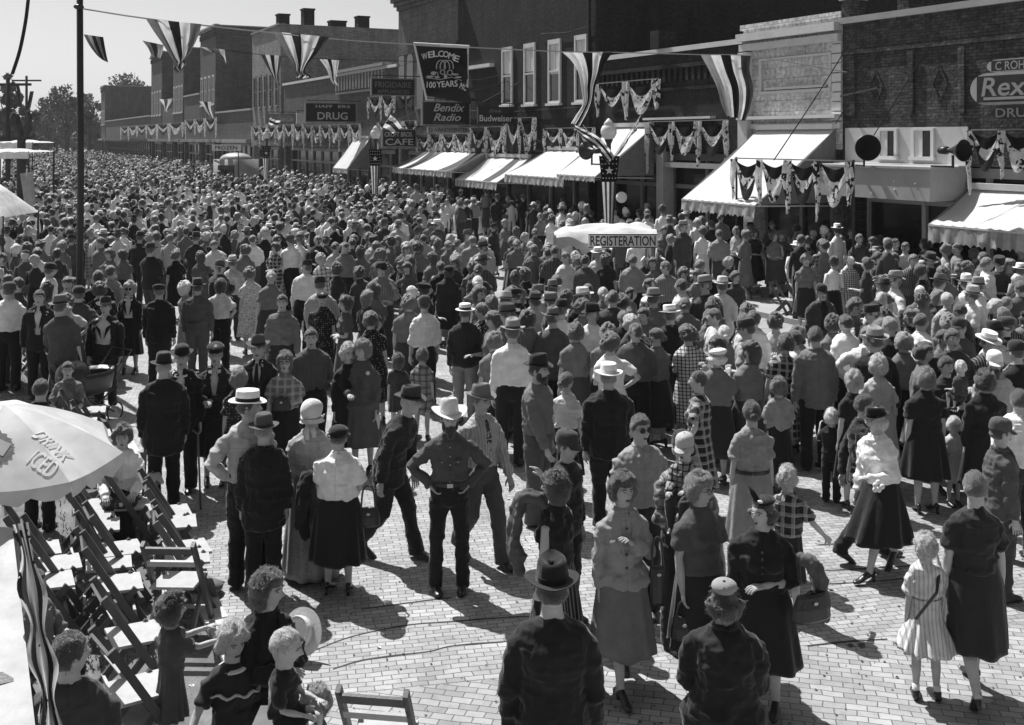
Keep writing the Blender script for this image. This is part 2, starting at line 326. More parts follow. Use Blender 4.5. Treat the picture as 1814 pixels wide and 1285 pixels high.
def hair(style, seed=0, nu=34, nv=26, under=False):
    """hair shell around the head (same centre); style: short, curly, long, bun, thin, bob"""
    r = np.random.default_rng(seed); v = np.linspace(-pi/2, pi/2, nv+1)[1:-1]; u = np.arange(nu)/nu*2*pi
    d = np.stack([np.cos(v)[:, None]*np.cos(u), np.cos(v)[:, None]*np.sin(u), np.sin(v)[:, None]*np.ones(nu)], -1).reshape(-1, 3)
    d = np.concatenate([d, [[0, 0, -1.]], [[0, 0, 1.]]]); x, y, z = d.T
    P = headsurf(d); k = {'short': (.010, .02), 'thin': (.006, .01), 'curly': (.034, .10), 'bob': (.03, .05), 'long': (.03, .06), 'bun': (.018, .03), 'child': (.02, .06)}[style]
    low = {'short': -.42, 'thin': -.35, 'curly': -.62, 'bob': -.8, 'long': -.95, 'bun': -.5, 'child': -.6}[style]
    line = np.where(y < 0, low+(.42-low)*np.clip((-y-.12)/.5, 0, 1)**.8, low)   # hairline rises over the brow
    if style in ('short', 'thin', 'bun'): line = np.where((y < .25) & (np.abs(x) > .6) & (y > -.4), np.maximum(line, -.12), line)
    w = 1/(1+np.exp(-(z-line)/.06)); L = np.linalg.norm(P, axis=1)[:, None]; n = P/L
    c = nrm_rows(r.normal(size=(70, 3))); dd = np.linalg.norm(d[:, None]-c[None], axis=2).min(1)
    cur = np.sqrt(np.clip(1-(dd/.30)**2, 0, 1)); nz = vnoise(d*5+seed, seed)
    amp = {'short': .006, 'thin': .004, 'curly': .026, 'bob': .016, 'long': .018, 'bun': .006, 'child': .018}[style]
    th = k[0]*(.75+.5*vnoise(d*1.7+9, seed))+amp*(cur-.3)+.008*(nz-.5)
    if under: th = np.where(z > .12, np.minimum(th, .006), th)
    P = P+n*(w*th-(1-w)*.014)[:, None]
    if style in ('long', 'bob'):
        ex = (.13 if style == 'long' else .05)*w*np.clip(-z+.1, 0, 1)*np.clip(y*.8+.45, 0, 1); P[:, 2] -= ex; P[:, 1] += ex*.15
    m = MB(); N_ = nv-1; I = np.arange(N_*nu).reshape(N_, nu); J = np.roll(I, -1, 1); a, b = N_*nu, N_*nu+1
    m.add(P, [np.stack([I[:-1], J[:-1], J[1:], I[1:]], -1).reshape(-1, 4), np.stack([J[0], I[0], np.full(nu, a)], -1), np.stack([I[-1], J[-1], np.full(nu, b)], -1)])
    if style in ('curly', 'bob', 'long', 'child'):      # separate curls give the outline its unevenness
        for _ in range(46 if style != 'child' else 26):
            e = nrm(r.normal(size=3)); e[1] = abs(e[1]) if r.random() < .7 else e[1]
            if e[2] < -.55 or (e[1] < -.35 and e[2] < .45) or (under and e[2] > .05): continue
            p = headsurf(e[None])[0]*(1+(.30 if style != 'child' else .16)); p[2] -= .05 if style == 'long' and e[2] < .2 else 0; t = nrm(np.cross(e, r.normal(size=3)))
            q = [p+t*.022*a_+e*.006*b_ for a_, b_ in ((-1, -.8), (0, .6), (1, -.8))]
            m.tube(cr(q, 2), [.004, .010, .012, .010, .004], 6)
    if style == 'bun': m.ell((0, .105, -.01), (.04, .032, .038), 0, 12, 8, .3)
    return m
def nrm_rows(a): return a/np.linalg.norm(a, axis=1)[:, None]
def strands(style, seed, P, n=1100):
    """short curved wisps that roughen the outline of the hair"""
    r = np.random.default_rng(seed); V = P[:, :]; i = r.integers(len(V)-2, size=n); p = V[i]; c = np.array((0, .01, .0)); e = nrm_rows(p-c); out = np.linalg.norm(p/np.array((.078, .097, .117)), axis=1) > 1.02; p, e = p[out], e[out]; n = len(p)
    t = nrm_rows(np.cross(e, r.normal(size=(n, 3)))); L = {'short': .012, 'thin': .010, 'bun': .010}.get(style, .026)*(.5+r.random(n)); w = nrm_rows(np.cross(e, t))*.0011; p = p+t*(r.random(n)-.5)[:, None]*.02
    a = p-e*.004; b = p+e*(L*.30)[:, None]+t*(L*.55)[:, None]; d = p+e*(L*.22)[:, None]+t*(L*1.25)[:, None]+np.array((0, 0, -1))*(L*.35)[:, None]
    G = np.stack([a-w, a+w, b-w, b+w, d-w*.4, d+w*.4], 1).reshape(-1, 3); k = np.arange(n)*6; return G, [np.stack([k, k+1, k+3, k+2], -1), np.stack([k+2, k+3, k+5, k+4], -1)]
def hat(style, seed=0):
    """hats sit on the head centre; material 0 felt or straw, 1 band"""
    m = MB(); nt_ = 40; th = np.arange(nt_)/nt_*2*pi; c, s = np.cos(th), np.sin(th)
    def lathe(prof, ex=.083, ey=.102, zf=None, mat=0):
        G = []
        for r_, z_ in prof:
            X, Yy = c*(ex-.083+r_), s*(ey-.083+r_*1.0); Z = np.full(nt_, z_)
            if zf is not None: X, Yy, Z = zf(X, Yy, Z, r_)
            G.append(np.stack([X, Yy, Z], -1))
        m.grid(G, mat, True)
    if style in ('fedora', 'western', 'flat', 'bowler', 'short'):
        hh = {'fedora': .118, 'western': .135, 'flat': .12, 'bowler': .105, 'short': .085}[style]; bw_ = {'fedora': .058, 'western': .078, 'flat': .062, 'bowler': .05, 'short': .04}[style]; z0 = .045
        dent = {'fedora': .034, 'western': .022, 'flat': .0, 'bowler': .0, 'short': .02}[style]; curl = {'fedora': .018, 'western': .036, 'flat': .012, 'bowler': .02, 'short': .014}[style]
        def zf(X, Yy, Z, r_):
            rr = r_-.083
            if rr > 0: Z = Z+curl*(rr/bw_)**1.4*(np.abs(c)**1.5*1.2-.35*(s < 0)*np.abs(s))
            else:
                top = np.clip((Z-(z0+.6*hh))/(.4*hh), 0, 1); pin = np.exp(-((c*1.0)/.55)**2)*(s < 0)
                X = X*(1-.24*top*(s < .1)*np.clip(-s, 0, 1)*(dent > 0)); Z = Z+.014*top*(-s)*(dent > 0)
            return X, Yy, Z
        lathe([(.083+bw_, z0+.004), (.083+bw_, z0), (.083+bw_*.5, z0-.003), (.085, z0)], zf=zf)
        lathe([(.083+bw_, z0+.004), (.083+bw_*.5, z0+.003), (.086, z0+.006)], zf=zf)
        lathe([(.0865, z0+.002), (.0865, z0+.032)], zf=zf, mat=1); lathe([(.0865, z0+.032), (.083, z0+.034)], zf=zf, mat=1)
        pr = [(.084, z0+.03), (.081, z0+.5*hh), (.077, z0+.8*hh), (.070, z0+hh*.95), (.060, z0+hh)]
        if style in ('bowler',): pr = [(.084, z0+.03), (.083, z0+.5*hh), (.074, z0+.78*hh), (.055, z0+.93*hh), (.03, z0+hh)]
        lathe(pr, zf=zf); r0 = pr[-1][0]
        def zt(X, Yy, Z, r_):
            X, Yy, Z = zf(X, Yy, Z, .05); k_ = 1-r_/r0
            return X, Yy, Z-dent*np.sin(min(1, k_*1.6)*pi/2)*np.exp(-(X/.034)**2)
        G = []
        for r_ in (r0, r0*.82, r0*.6, r0*.35, r0*.1, .0005):
            X, Yy = c*r_, s*(r_+.019*r_/r0); X, Yy, Z = zt(X, Yy, np.full(nt_, z0+hh+(.006 if style == 'bowler' else 0)*(1-r_/r0)), r_); G.append(np.stack([X, Yy, Z], -1))
        m.grid(G, 0, True)
    elif style in ('boater', 'panama'):
        z0 = .045; hh = .085 if style == 'boater' else .10; b_ = .055 if style == 'boater' else .062
        cu = 0 if style == 'boater' else .012
        zf = lambda X, Yy, Z, r_: (X, Yy, Z+(cu*(c**2-.6*(s < 0)*s*s) if r_ > .09 else 0))
        lathe([(.083+b_, z0+.005), (.083+b_, z0-.002), (.084, z0)], zf=zf); lathe([(.083+b_, z0+.005), (.085, z0+.006)], zf=zf)
        lathe([(.087, z0+.003), (.087, z0+.036), (.083, z0+.038)], mat=1); lathe([(.084, z0+.03), (.082, z0+hh*.85), (.077, z0+hh), (.05, z0+hh-(.0 if style == 'boater' else .018)), (.0005, z0+hh-(.0 if style == 'boater' else .022))])
    elif style in ('cap', 'ballcap'):
        lathe([(.088, .028), (.0885, .06), (.084, .095), (.070, .122), (.045, .137), (.0005, .143)])
        G = []
        for k_ in np.linspace(0, 1, 6):
            a_ = np.linspace(-1.05, 1.05, 15); ln = .062*np.cos(a_*.9)*k_; G.append(np.stack([np.sin(a_)*.088, -np.cos(a_)*.104-ln, .034-.028*k_+.0*a_], -1))
        m.grid(G, 1); G2 = [g-np.array((0, 0, .006)) for g in G]; m.grid(G2[::-1], 1)
        m.ell((0, 0, .145), (.008, .008, .006), 0, 8, 6)
    elif style == 'workcap':
        lathe([(.088, .03), (.09, .075), (.082, .115), (.078, .124), (.04, .118), (.0005, .116)])
        a_ = np.linspace(-1.05, 1.05, 15); G = [np.stack([np.sin(a_)*.088, -np.cos(a_)*.104-.05*np.cos(a_*.9)*k_, .036-.022*k_+.0*a_], -1) for k_ in np.linspace(0, 1, 5)]; m.grid(G, 1); m.grid([g-np.array((0, 0, .006)) for g in G][::-1], 1)
    elif style == 'beret':
        m.ell((0, .022, .072), (.102, .118, .045), 0, 24, 12, .12, rot(.18, .1, 0)); lathe([(.088, .028), (.088, .055)], mat=1)
    elif style == 'cloche':
        m.ell((0, .014, .058), (.100, .116, .068), 0, 24, 14, .1); lathe([(.098, .02), (.112, .012), (.118, .024)], mat=1)
    elif style == 'pillbox':
        m.ell((0, .015, .085), (.078, .09, .048), 0, 24, 12, .06); m.tube([(-.085, .0, .07), (0, .06, .13), (.085, .0, .07)], .006, 6, m=1)
        m.tube([(-.09, .03, .05), (0, .10, .10), (.09, .03, .05)], .006, 6, m=1)
    elif style == 'flower':
        lathe([(.125, .055), (.085, .05), (.08, .085), (.05, .1), (.0005, .1)])
        r = np.random.default_rng(seed)
        for k_ in range(16):
            a_ = k_/16*2*pi; m.ell((.094*cos(a_), .11*sin(a_), .088+.02*r.random()), (.024, .024, .02), 1, 8, 6, .6)
    elif style == 'horn':
        m.ell((0, .02, .075), (.085, .10, .035), 0, 20, 10, .1); m.tube([(-.02, -.04, .09), (-.05, -.055, .15), (-.10, -.05, .205)], [(.035, .012), (.028, .01), (.004, .004)], 8); m.ell((.03, -.07, .10), (.025, .012, .012), 1, 8, 6)
    elif style == 'bonnet':
        m.ell((0, .02, .045), (.108, .115, .105), 0, 28, 18, .18); lathe([(.112, -.03), (.10, -.045), (.118, -.07)], ey=.1, mat=0)
        m.tube([(-.11, -.03, -.01), (-.09, .03, -.06), (0, .09, -.075), (.09, .03, -.06), (.11, -.03, -.01)], .007, 6, m=1)
        m.tube([(.02, .10, -.08), (.03, .12, -.15), (.02, .13, -.21)], [(.022, .006), (.028, .006), (.02, .005)], 8); m.tube([(-.01, .10, -.08), (-.035, .12, -.14), (-.045, .13, -.19)], [(.02, .006), (.026, .006), (.02, .005)], 8)
    return m
def handmesh(m, wrist, dirv, palmn, side, sc=1.0, curl=.35, mat=0):
    """palm, four unequal bent fingers and a thumb leaving the side of the palm"""
    d = nrm(dirv); n = nrm(palmn-np.dot(palmn, d)*d); w = np.cross(d, n)*side; P = np.array(wrist, float)
    m.tube([P-d*.02*sc, P+d*.02*sc, P+d*.06*sc, P+d*.095*sc], [(.026*sc, .017*sc), (.034*sc, .016*sc), (.041*sc, .015*sc), (.038*sc, .011*sc)], 10, w, mat)
    for k, (off, ln) in enumerate(((-.030, .068), (-.010, .078), (.011, .072), (.030, .056))):
        b = P+d*.088*sc+w*off*sc; c_ = curl*(1+.15*k); a = nrm(d+n*c_*.6+w*off*2); e = nrm(d+n*c_*2.0+w*off*1.5)
        m.tube([b, b+a*ln*.5*sc, b+a*ln*.5*sc+e*ln*.5*sc], [.0092*sc, .0085*sc, .0068*sc], 6, w, mat)
    b = P+d*.028*sc-w*.028*sc; a = nrm(d*.65-w*.75+n*.25)
    m.tube([b, b+a*.036*sc, b+a*.036*sc+nrm(d*.95-w*.2+n*.4)*.03*sc], [.0125*sc, .0105*sc, .0085*sc], 7, n, mat)
def T4(h, sex):
    return h/1.75
TORSO = {'m': [(.84, .135, .10), (.93, .163, .115), (1.04, .148, .108), (1.14, .146, .105), (1.26, .167, .120), (1.35, .178, .116), (1.405, .176, .102), (1.437, .148, .088), (1.462, .106, .078), (1.49, .070, .068)],
         'f': [(.82, .145, .11), (.92, .180, .128), (1.02, .150, .108), (1.10, .128, .096), (1.24, .147, .116), (1.33, .154, .106), (1.385, .150, .092), (1.418, .124, .080), (1.448, .088, .068), (1.478, .060, .058)]}
def person(sp, root, vox=.018, hires=True):
    """builds the parts of one figure under root. sp: dict of height, sex, pose and clothes"""
    h = sp.get('h', 1.7); sex = sp.get('sex', 'm'); k = sex == 'k'; sx = 'f' if sex == 'f' else 'm'; s = h/1.75; bw_ = sp.get('w', 1.0)*(1.0 if not k else 1.02)
    hs = ((.55+.45*s)/s if k else 1.06)*sp.get('hs', 1.0); lean = R_(sp.get('lean', 0)); dz = -.43 if sp.get('legs') == 'sit' else 0.0; seed = sp.get('seed', int(abs(h*997+bw_*31)*10) % 997)
    def up(p):                      # points above the hips follow the lean and the seat
        p = np.array(p, float).reshape(-1, 3).copy(); z = p[:, 2]-.93; a = lean*np.clip((z+.05)/.35, 0, 1); y = p[:, 1].copy()
        p[:, 1] = y*np.cos(a)-z*np.sin(a)*1.0; p[:, 2] = .93+np.where(z > -.05, z*np.cos(a)+y*np.sin(a), z); p[:, 2] += dz; return p
    tor = TORSO[sx]; shw = (.166 if sx == 'm' else .142)*bw_; P0 = lambda zs: up([(0, 0, z) for z in zs])
    if k: shw *= .92
    sho = {a: up([(a*shw, .005, 1.378)])[0] for a in (-1, 1)}
    arms = {}
    for a, key in ((-1, 'ar'), (1, 'al')):          # ar = the figure's right arm
        p = sp.get(key, 'down'); u, f = POSE[p] if isinstance(p, str) else p
        cv = lambda v: nrm(np.array((v[0]*a, -v[1], v[2])))
        u = cv(u); f = cv(f); e = sho[a]+u*.285; w = e+f*.255; arms[a] = (sho[a], e, w, f)
    legs = {}; lp = sp.get('legs', 'stand')
    for a in (-1, 1):
        st = sp.get('stance', .10); hp = np.array((a*.088, 0, .90)); kn = np.array((a*st, -.01, .50)); an = np.array((a*(st+.01), .02, .085)); ty = 0
        if lp == 'walk':
            fw = (a == sp.get('lead', 1))
            if fw: kn = np.array((a*.085, -.17, .53)); an = np.array((a*.08, -.26, .095))
            else: kn = np.array((a*.09, .03, .49)); an = np.array((a*.085, .30, .16)); ty = .55
        if lp == 'sit': hp = np.array((a*.09, 0, .90+dz)); kn = np.array((a*.12, -.40, .50)); an = np.array((a*.11, -.36, .085))
        legs[a] = (hp, kn, an, ty)
    SC = lambda m: [m.V.__setitem__(i, v*s) for i, v in enumerate(m.V)]
    hc = up([(0, -.005, 1.635)])[0]; 
    if k: hc = up([(0, -.005, 1.525+.112*hs)])[0]
    HR = rot(R_(sp.get('pitch', 0)), 0, R_(sp.get('yaw', 0)))
    def onhead(m): m.V = [(v*hs)@HR.T+hc for v in m.V]; return m
    # ---- body: one continuous surface
    b = MB(); zs = [t[0] for t in tor]+[1.52, 1.56]; rr = [(t[1]*bw_*.92, t[2]*bw_*.92) for t in tor]+[(.057*hs, .058*hs), (.055*hs, .058*hs)]
    b.tube(np.concatenate([P0(zs), [hc+np.array((0, .012, -.05*hs))]]), rr+[(.05*hs, .055*hs)], 14)
    for a in (-1, 1):
        A, E, Wr, f = arms[a]; b.tube([A*.9+E*.1, (A+E)/2, E, (E*.6+Wr*.4), Wr], [.042*bw_, .041*bw_, .036, .036*bw_, .025], 10)
        b.tube([Wr-f*.03, Wr+f*.02], [.025, .024], 8)
        hp, kn, an, ty = legs[a]; cf = kn*.62+an*.38+np.array((0, .018, 0))
        b.tube([hp, hp*.5+kn*.5, kn, cf, kn*.25+an*.75, an], [.080*bw_, .074*bw_, .053, .053, .038, .034], 10)
    SC(b); ex = MB(); hm = headshape(None) if hires else headshape(None, 16, 12); onhead(hm); ex = MB(); 
    V, f_, m_ = hm.vf()
    for ff, mm in zip(f_, m_): pass
    ex.V = [V]; ex.F = f_; ex.M = m_; ex.n = len(V)
    for a in (-1, 1):
        A, E, Wr, f = arms[a]; pn = np.array((-a*.9, -.3, .0)) if abs(f[2]) > .6 else np.array((0, .2, -1.)); sgn = -a if abs(f[2]) > .6 else a
        handmesh(ex, Wr, f, pn, sgn, 1.0 if not k else 1.05, sp.get('curl', .45))
    hf = sp.get('bare', False)
    if sp.get('barefeet'):
        pass
    SC(ex); skin = SKIN_D if sp.get('tan') else SKIN
    parts = {'body': job('body', b, [skin, EYEW, EYE_M, LIP, BROW_L if k else BROW], root, vox, extra=ex, smooth_it=1)}
    # ---- top
    top = sp.get('top', ('shirt', 7)); kind, tone = top[0], top[1]; pat = top[2] if len(top) > 2 else None; mt = cloth(tone, pat or ('seam' if hires and kind != 'tee' else None)); bot = sp.get('bot', ('trousers', 1)); sl_ = sp.get('sleeve', 'long' if kind in ('shirt', 'jacket', 'coat') else 'short')
    off = {'shirt': .016, 'blouse': .016, 'tee': .012, 'jacket': .024, 'coat': .030, 'dress': .014, 'vest': .016, 'suit': .018}[kind]
    zb = {'shirt': 1.0, 'blouse': 1.03, 'tee': .98, 'jacket': .80, 'coat': .52 if sp.get('longcoat') else .74, 'dress': 1.02, 'vest': 1.0, 'suit': .86}[kind]; zb = sp.get('zb', zb)
    g = MB(); tz = [t[0] for t in tor]; Z = [zb]+[z for z in (.93, 1.04, 1.14, 1.26, 1.35, 1.405, 1.437, 1.462, 1.490) if z > zb+.04]
    def RR(z, o): return (np.interp(z, tz, [t[1] for t in tor])*bw_+o, np.interp(z, tz, [t[2] for t in tor])*bw_+o)
    rad = []
    for z in Z:
        o = off
        if kind in ('shirt', 'blouse', 'tee') and z < 1.2: o = off+.015*sp.get('blouse', 1.0)
        if kind in ('jacket', 'coat', 'suit'):
            o = off+(.03*np.clip((1.15-z)/.4, 0, 1.5) if kind != 'suit' else (.0 if z > .98 else .035))
        if z > 1.40: o = min(o, .014)
        if z > 1.47: o = .006
        rad.append(RR(z, o))
    g.tube(P0(Z), rad, 18)
    if sx == 'f' and not k:
        for a in (-1, 1): g.ell(up([(a*.066, -.085*bw_, 1.245)])[0], (.066*bw_, .058*bw_, .062), 0, 12, 10)
    sr = {'shirt': .013, 'blouse': .013, 'tee': .012, 'jacket': .018, 'coat': .022, 'dress': .011, 'vest': .01, 'suit': .014}[kind]
    for a in (-1, 1):
        A, E, Wr, f = arms[a]
        if sl_ == 'long': g.tube([A-np.array((a*.05, 0, -.012)), A*.85+E*.15, (A+E)/2, E, (E*.5+Wr*.5), Wr-f*.01], [.046*bw_, .054*bw_+sr*.6, .050*bw_+sr*.8, .043+sr, .041+sr*.9, (.034+sr*.5)], 12)
        elif sl_ == 'short': g.tube([A-np.array((a*.05, 0, -.012)), A*.85+E*.15, A*.5+E*.5, A*.3+E*.7], [.046*bw_, .054*bw_+sr*.7, .054*bw_+sr, .056*bw_+sr], 12)
        elif sl_ == 'roll': g.tube([A-np.array((a*.05, 0, -.012)), A*.85+E*.15, (A+E)/2, E, E*.8+Wr*.2], [.046*bw_, .054*bw_+sr*.6, .050*bw_+sr*.8, .046+sr, .048+sr], 12)
        else: g.ell(A-np.array((a*.025, 0, .0)), (.055*bw_, .055*bw_, .05), 0, 10, 8)
    SC(g); cut = None; und = sp.get('open')
    if und:                        # open jacket: shirt shows between the fronts
        w0, w1, zend = und       # half width at the collar / at the bottom / height where it closes
        def cut(c, s=s, lean=lean, dz=dz):
            z = c[:, 2]/s-dz; x = np.abs(c[:, 0]/s); lim = np.where(z > 1.30, w0*np.clip((1.50-z)/.12, .35, 1), np.interp(z, [zend, 1.30], [w1, w0])); return (c[:, 1] < -.0) & (x < lim) & (z > zend) & (x < .14) & (c[:, 1]/s < -.04*np.ones(len(z))+.04*lean)
        u2 = MB(); Z2 = [.98, 1.04, 1.14, 1.26, 1.35, 1.405, 1.437, 1.462, 1.492]; u2.tube(P0(Z2), [RR(z, .008 if z < 1.4 else .004) for z in Z2], 18); SC(u2); parts['shirt'] = job('shirt', u2, [cloth(*(sp.get('shirt', (9,))))], root, vox, .004, smooth_it=1, seed=seed)
    exg = MB()
    if kind in ('shirt', 'blouse') and sp.get('collar', 1) or und:
        cz = 1.492; ring = [(.064*cos(t_), .064*sin(t_)*.95, cz+.012*sin(t_)) for t_ in np.linspace(-pi/2+.35, 1.5*pi-.35, 13)]; ring = up(ring)
        exg.tube(ring, [.014]*13, 7)
        for a in (-1, 1): exg.add(up([(a*.012, -.068, 1.500), (a*.068, -.050, 1.502), (a*.080, -.104, 1.43), (a*.034, -.112, 1.415)]), [[[0, 1, 2, 3]]])
        SC(exg)
    if kind in ('jacket', 'coat', 'suit') and sp.get('collar', 1):
        ring = up([(.076*cos(t_), .074*sin(t_)+.004, 1.482+.014*sin(t_)) for t_ in np.linspace(-pi/2+.5, 1.5*pi-.5, 15)]); lapel = MB(); lapel.tube(ring, [.018]*15, 7)
        for a in (-1, 1):
            ye = -RR(1.2, off+.010)[1]; lapel.add(up([(a*.035, -.078, 1.488), (a*.090, -.070, 1.478), (a*.115, -.132, 1.33), (a*.02, ye-.004, 1.14), (a*.02, ye-.006, 1.16), (a*.052, -.130, 1.36)]), [[[0, 1, 2, 5]], [[5, 2, 3, 4]]])
        SC(lapel)
    else: lapel = None
    if sp.get('buttons'):
        lb = MB()
        for z in np.linspace(1.36, sp['buttons'], 4): lb.ell(up([(.0, -(RR(z, off+.016)[1]), z)])[0], (.011, .006, .011), 0, 8, 6)
        SC(lb); parts['button'] = lb.build('button_row', LEATHER, root, True)
    if exg.n and not und: ext = exg
    else: ext = None
    if lapel is not None: ext = lapel
    fold = sp.get('fold', .016)*(1 if kind != 'tee' else .6)*(1.25 if hires else 1)
    nm = {'shirt': 'shirt', 'blouse': 'blouse', 'tee': 'shirt', 'jacket': 'jacket', 'coat': 'coat', 'dress': 'dress', 'vest': 'vest', 'suit': 'jacket'}[kind]
    if und and 'shirt' in parts and exg.n: exo = exg.build('collar', cloth(*(sp.get('shirt', (9,)))), root, True); parts['collar'] = exo
    if not (kind == 'dress' and bot[0] == 'same'): parts['top'] = job(nm, g, [mt], root, vox, fold, (7, 7, 10), cut, ext, 2, seed)
    # ---- bottom
    bk, bt_ = bot[0], (bot[1] if len(bot) > 1 else tone); bp_ = bot[2] if len(bot) > 2 else None
    if bk in ('trousers', 'shorts'):
        q = MB(); q.tube(P0([.84, .92, 1.0, 1.05]), [RR(z, .02) for z in (.84, .92, 1.0, 1.05)], 16) if dz == 0 else q.tube(np.array([(0, -.02, .84+dz), (0, 0, .92+dz), (0, 0, 1.04+dz)]), [(.17, .12), (.18, .13), (.155, .115)], 16)
        for a in (-1, 1):
            hp, kn, an, ty = legs[a]; wl = sp.get('baggy', 1.0)
            if bk == 'shorts': q.tube([hp+np.array((0, 0, -.02)), hp*.5+kn*.5, kn*.85+hp*.15], [.105*bw_, .095*bw_, .09], 12); continue
            q.tube([hp+np.array((0, 0, -.03)), hp*.5+kn*.5, kn, kn*.5+an*.5+np.array((0, .008, 0)), an*.92+kn*.08, an+np.array((0, -.005, -.045))], [.105*bw_, .095*bw_*wl, .078*wl, .074*wl, .073*wl, (.072*wl, .082*wl)], 14)
        SC(q); parts['bottom'] = job(bk, q, [cloth(bt_, bp_)], root, vox, .0115 if hires else .008, (8, 8, 9), None, None, 2, seed+3)
    else:
        if bk == 'same': bt_, bp_ = tone, pat
        hem = sp.get('hem', .38); fl = sp.get('flare', 1.0); np_ = sp.get('pleats', 9); nn = 72 if hires else 30; th = np.arange(nn)/nn*2*pi; m = MB(); G = []; r = np.random.default_rng(seed)
        ph = r.random(4)*6; zt = 1.09 if not k else 1.12
        lv = np.linspace(0, 1, 18 if hires else 8)
        if dz:                       # seated: the skirt follows the thighs
            q = MB(); q.tube(P0([.88, .98, 1.08]), [RR(z, .02) for z in (.88, .98, 1.08)], 14)
            q.tube([(0, .03, .90+dz), (0, -.2, .90+dz+.01), (0, -.42, .90+dz-.0), (0, -.46, .72+dz), (0, -.45, .60+dz)], [(.19, .12), (.2, .11), (.2, .09), (.19, .07), (.2, .06)], 14)
            SC(q); parts['bottom'] = job('skirt', q, [cloth(bt_, bp_)], root, vox, .014, seed=seed)
        else:
            wx = .0; wy = .0
            if lp == 'walk': wy = .09
            for t_ in lv:
                z = zt+(hem-zt)*t_; rx, ry = RR(max(z, .92), .018); e = np.clip((.92-z)/(.92-.38), 0, 2.2)
                rx = rx+e*.060*fl*bw_; ry = ry+e*(.075*fl+wy)*bw_
                w_ = 1+(.045+.085*min(1, sp.get('pl', .75)))*min(1, t_*1.3)*np.sin(np_*th+ph[0]+1.3*np.sin(2*th+ph[1]))*(.6+.4*np.sin(3*th+ph[2]))*(.35 if t_ < .12 else 1)
                c0 = P0([z])[0] if z > .93 else np.array((0, 0, z)); yb = -.03*e if lp == 'walk' else 0
                G.append(np.stack([c0[0]+np.cos(th)*rx*w_, c0[1]+yb+np.sin(th)*ry*w_, np.full(nn, c0[2])+(.008*np.sin(5*th+ph[3]) if t_ > .97 else 0)], -1))
            G.append(G[-1]*np.array((.94, .94, 1))+np.array((0, 0, .01))); G.append(G[-3]*np.array((.93, .93, 1)))
            m.grid(G, 0, True); SC(m)
            if kind == 'dress' and bot[0] == 'same':       # bodice and skirt are one dress
                exd = MB(); V, f_, _m = m.vf(); exd.V = [V]; exd.F = f_; exd.M = [0]*len(f_); exd.n = len(V)
                parts['top'] = job('dress', g, [mt], root, vox, fold, (7, 7, 10), cut, exd, 2, seed)
            else: parts['bottom'] = m.build('skirt', cloth(bt_, bp_), root, True)
    if sp.get('belt'):
        m = MB(); c0 = P0([1.045])[0]; th = np.linspace(0, 2*pi, 33)[:-1]; G = []
        for o, z in ((.030, -.02), (.036, -.018), (.036, .018), (.030, .02)):
            rx, ry = RR(1.045, o); G.append(np.stack([np.cos(th)*rx, c0[1]+np.sin(th)*ry, np.full(32, c0[2]+z)], -1))
        m.grid(G, 0, True)
        if sp['belt'] == 2: m.box((0, c0[1]-RR(1.045, .038)[1], c0[2]), (.055, .012, .036), 1)
        SC(m); parts['belt'] = m.build('belt', [LEATHER, METAL], root, False)
    # ---- shoes
    heel = sx == 'f' and not k
    for a in (-1, 1):
        m = MB(); hp, kn, an, ty = legs[a]; Rx = rot(ty, 0, R_(a*-8)); sc_ = 1.0 if not k else 1.1
        base = np.array((an[0], an[1], an[2]-.085)); hh = .045 if heel else .0
        P = np.array([(0, .065, .045+hh), (0, .03, .05+hh), (0, -.05, .042+hh*.6), (0, -.12, .032), (0, -.17, .026), (0, -.195, .022)])*sc_
        rd = np.array([(.026, .030), (.036, .045), (.040, .036), (.045, .028), (.040, .022), (.022, .014)])*sc_*(.86 if heel else 1.06)
        V, f_ = tube(cr(P, 2), cr(rd, 2), 12); V[:, 2] = np.maximum(V[:, 2], np.where(V[:, 1] > -.05, hh*.75, .002)); V = V@Rx.T+base; m.add(V, f_, 0)
        if heel: V, f_ = tube([(0, .052, .0), (0, .048, .06)], [(.015, .015), (.024, .026)], 8); m.add(V@Rx.T+base, f_, 0)
        elif not sp.get('lowshoe'): V, f_ = tube([(0, .03, .06), (0, .028, .11)], [(.040, .044), (.042, .044)], 10); m.add(V@Rx.T+base, f_, 0)
        if sp.get('socks'): V, f_ = tube([(0, .02, .06), (0, .01, .17)], [(.038, .040), (.040, .040)], 10); m.add(V@Rx.T+base, f_, 1)
        SC(m); m.build('shoe', [LEATHER if not sp.get('tanshoe') else LEATHER_B, cloth(9)], root, True)
    # ---- head dress
    hp_ = sp.get('hair', ('short', 1))
    if hp_:
        m = hair(hp_[0], seed+1, *((34, 26) if hires else (20, 16)), bool(sp.get('hat')))
        if hires: V, f_ = strands(hp_[0], seed+2, m.vf()[0], 1500 if hp_[0] not in ('short', 'thin') else 900); m.add(V, f_)
        m = onhead(m); SC(m); parts['hair'] = m.build('hair', hairmat(hp_[1]), root, True)
    ht = sp.get('hat')
    if ht:
        m = hat(ht[0], seed); tl = rot(R_(ht[3] if len(ht) > 3 else 6), R_(ht[4] if len(ht) > 4 else 0), 0); m.V = [v@tl.T+np.array((0, .008, .012)) for v in m.V]; onhead(m); SC(m)
        parts['hat'] = m.build('hat', [cloth(ht[1]), cloth(ht[2] if len(ht) > 2 else 1)], root, True)
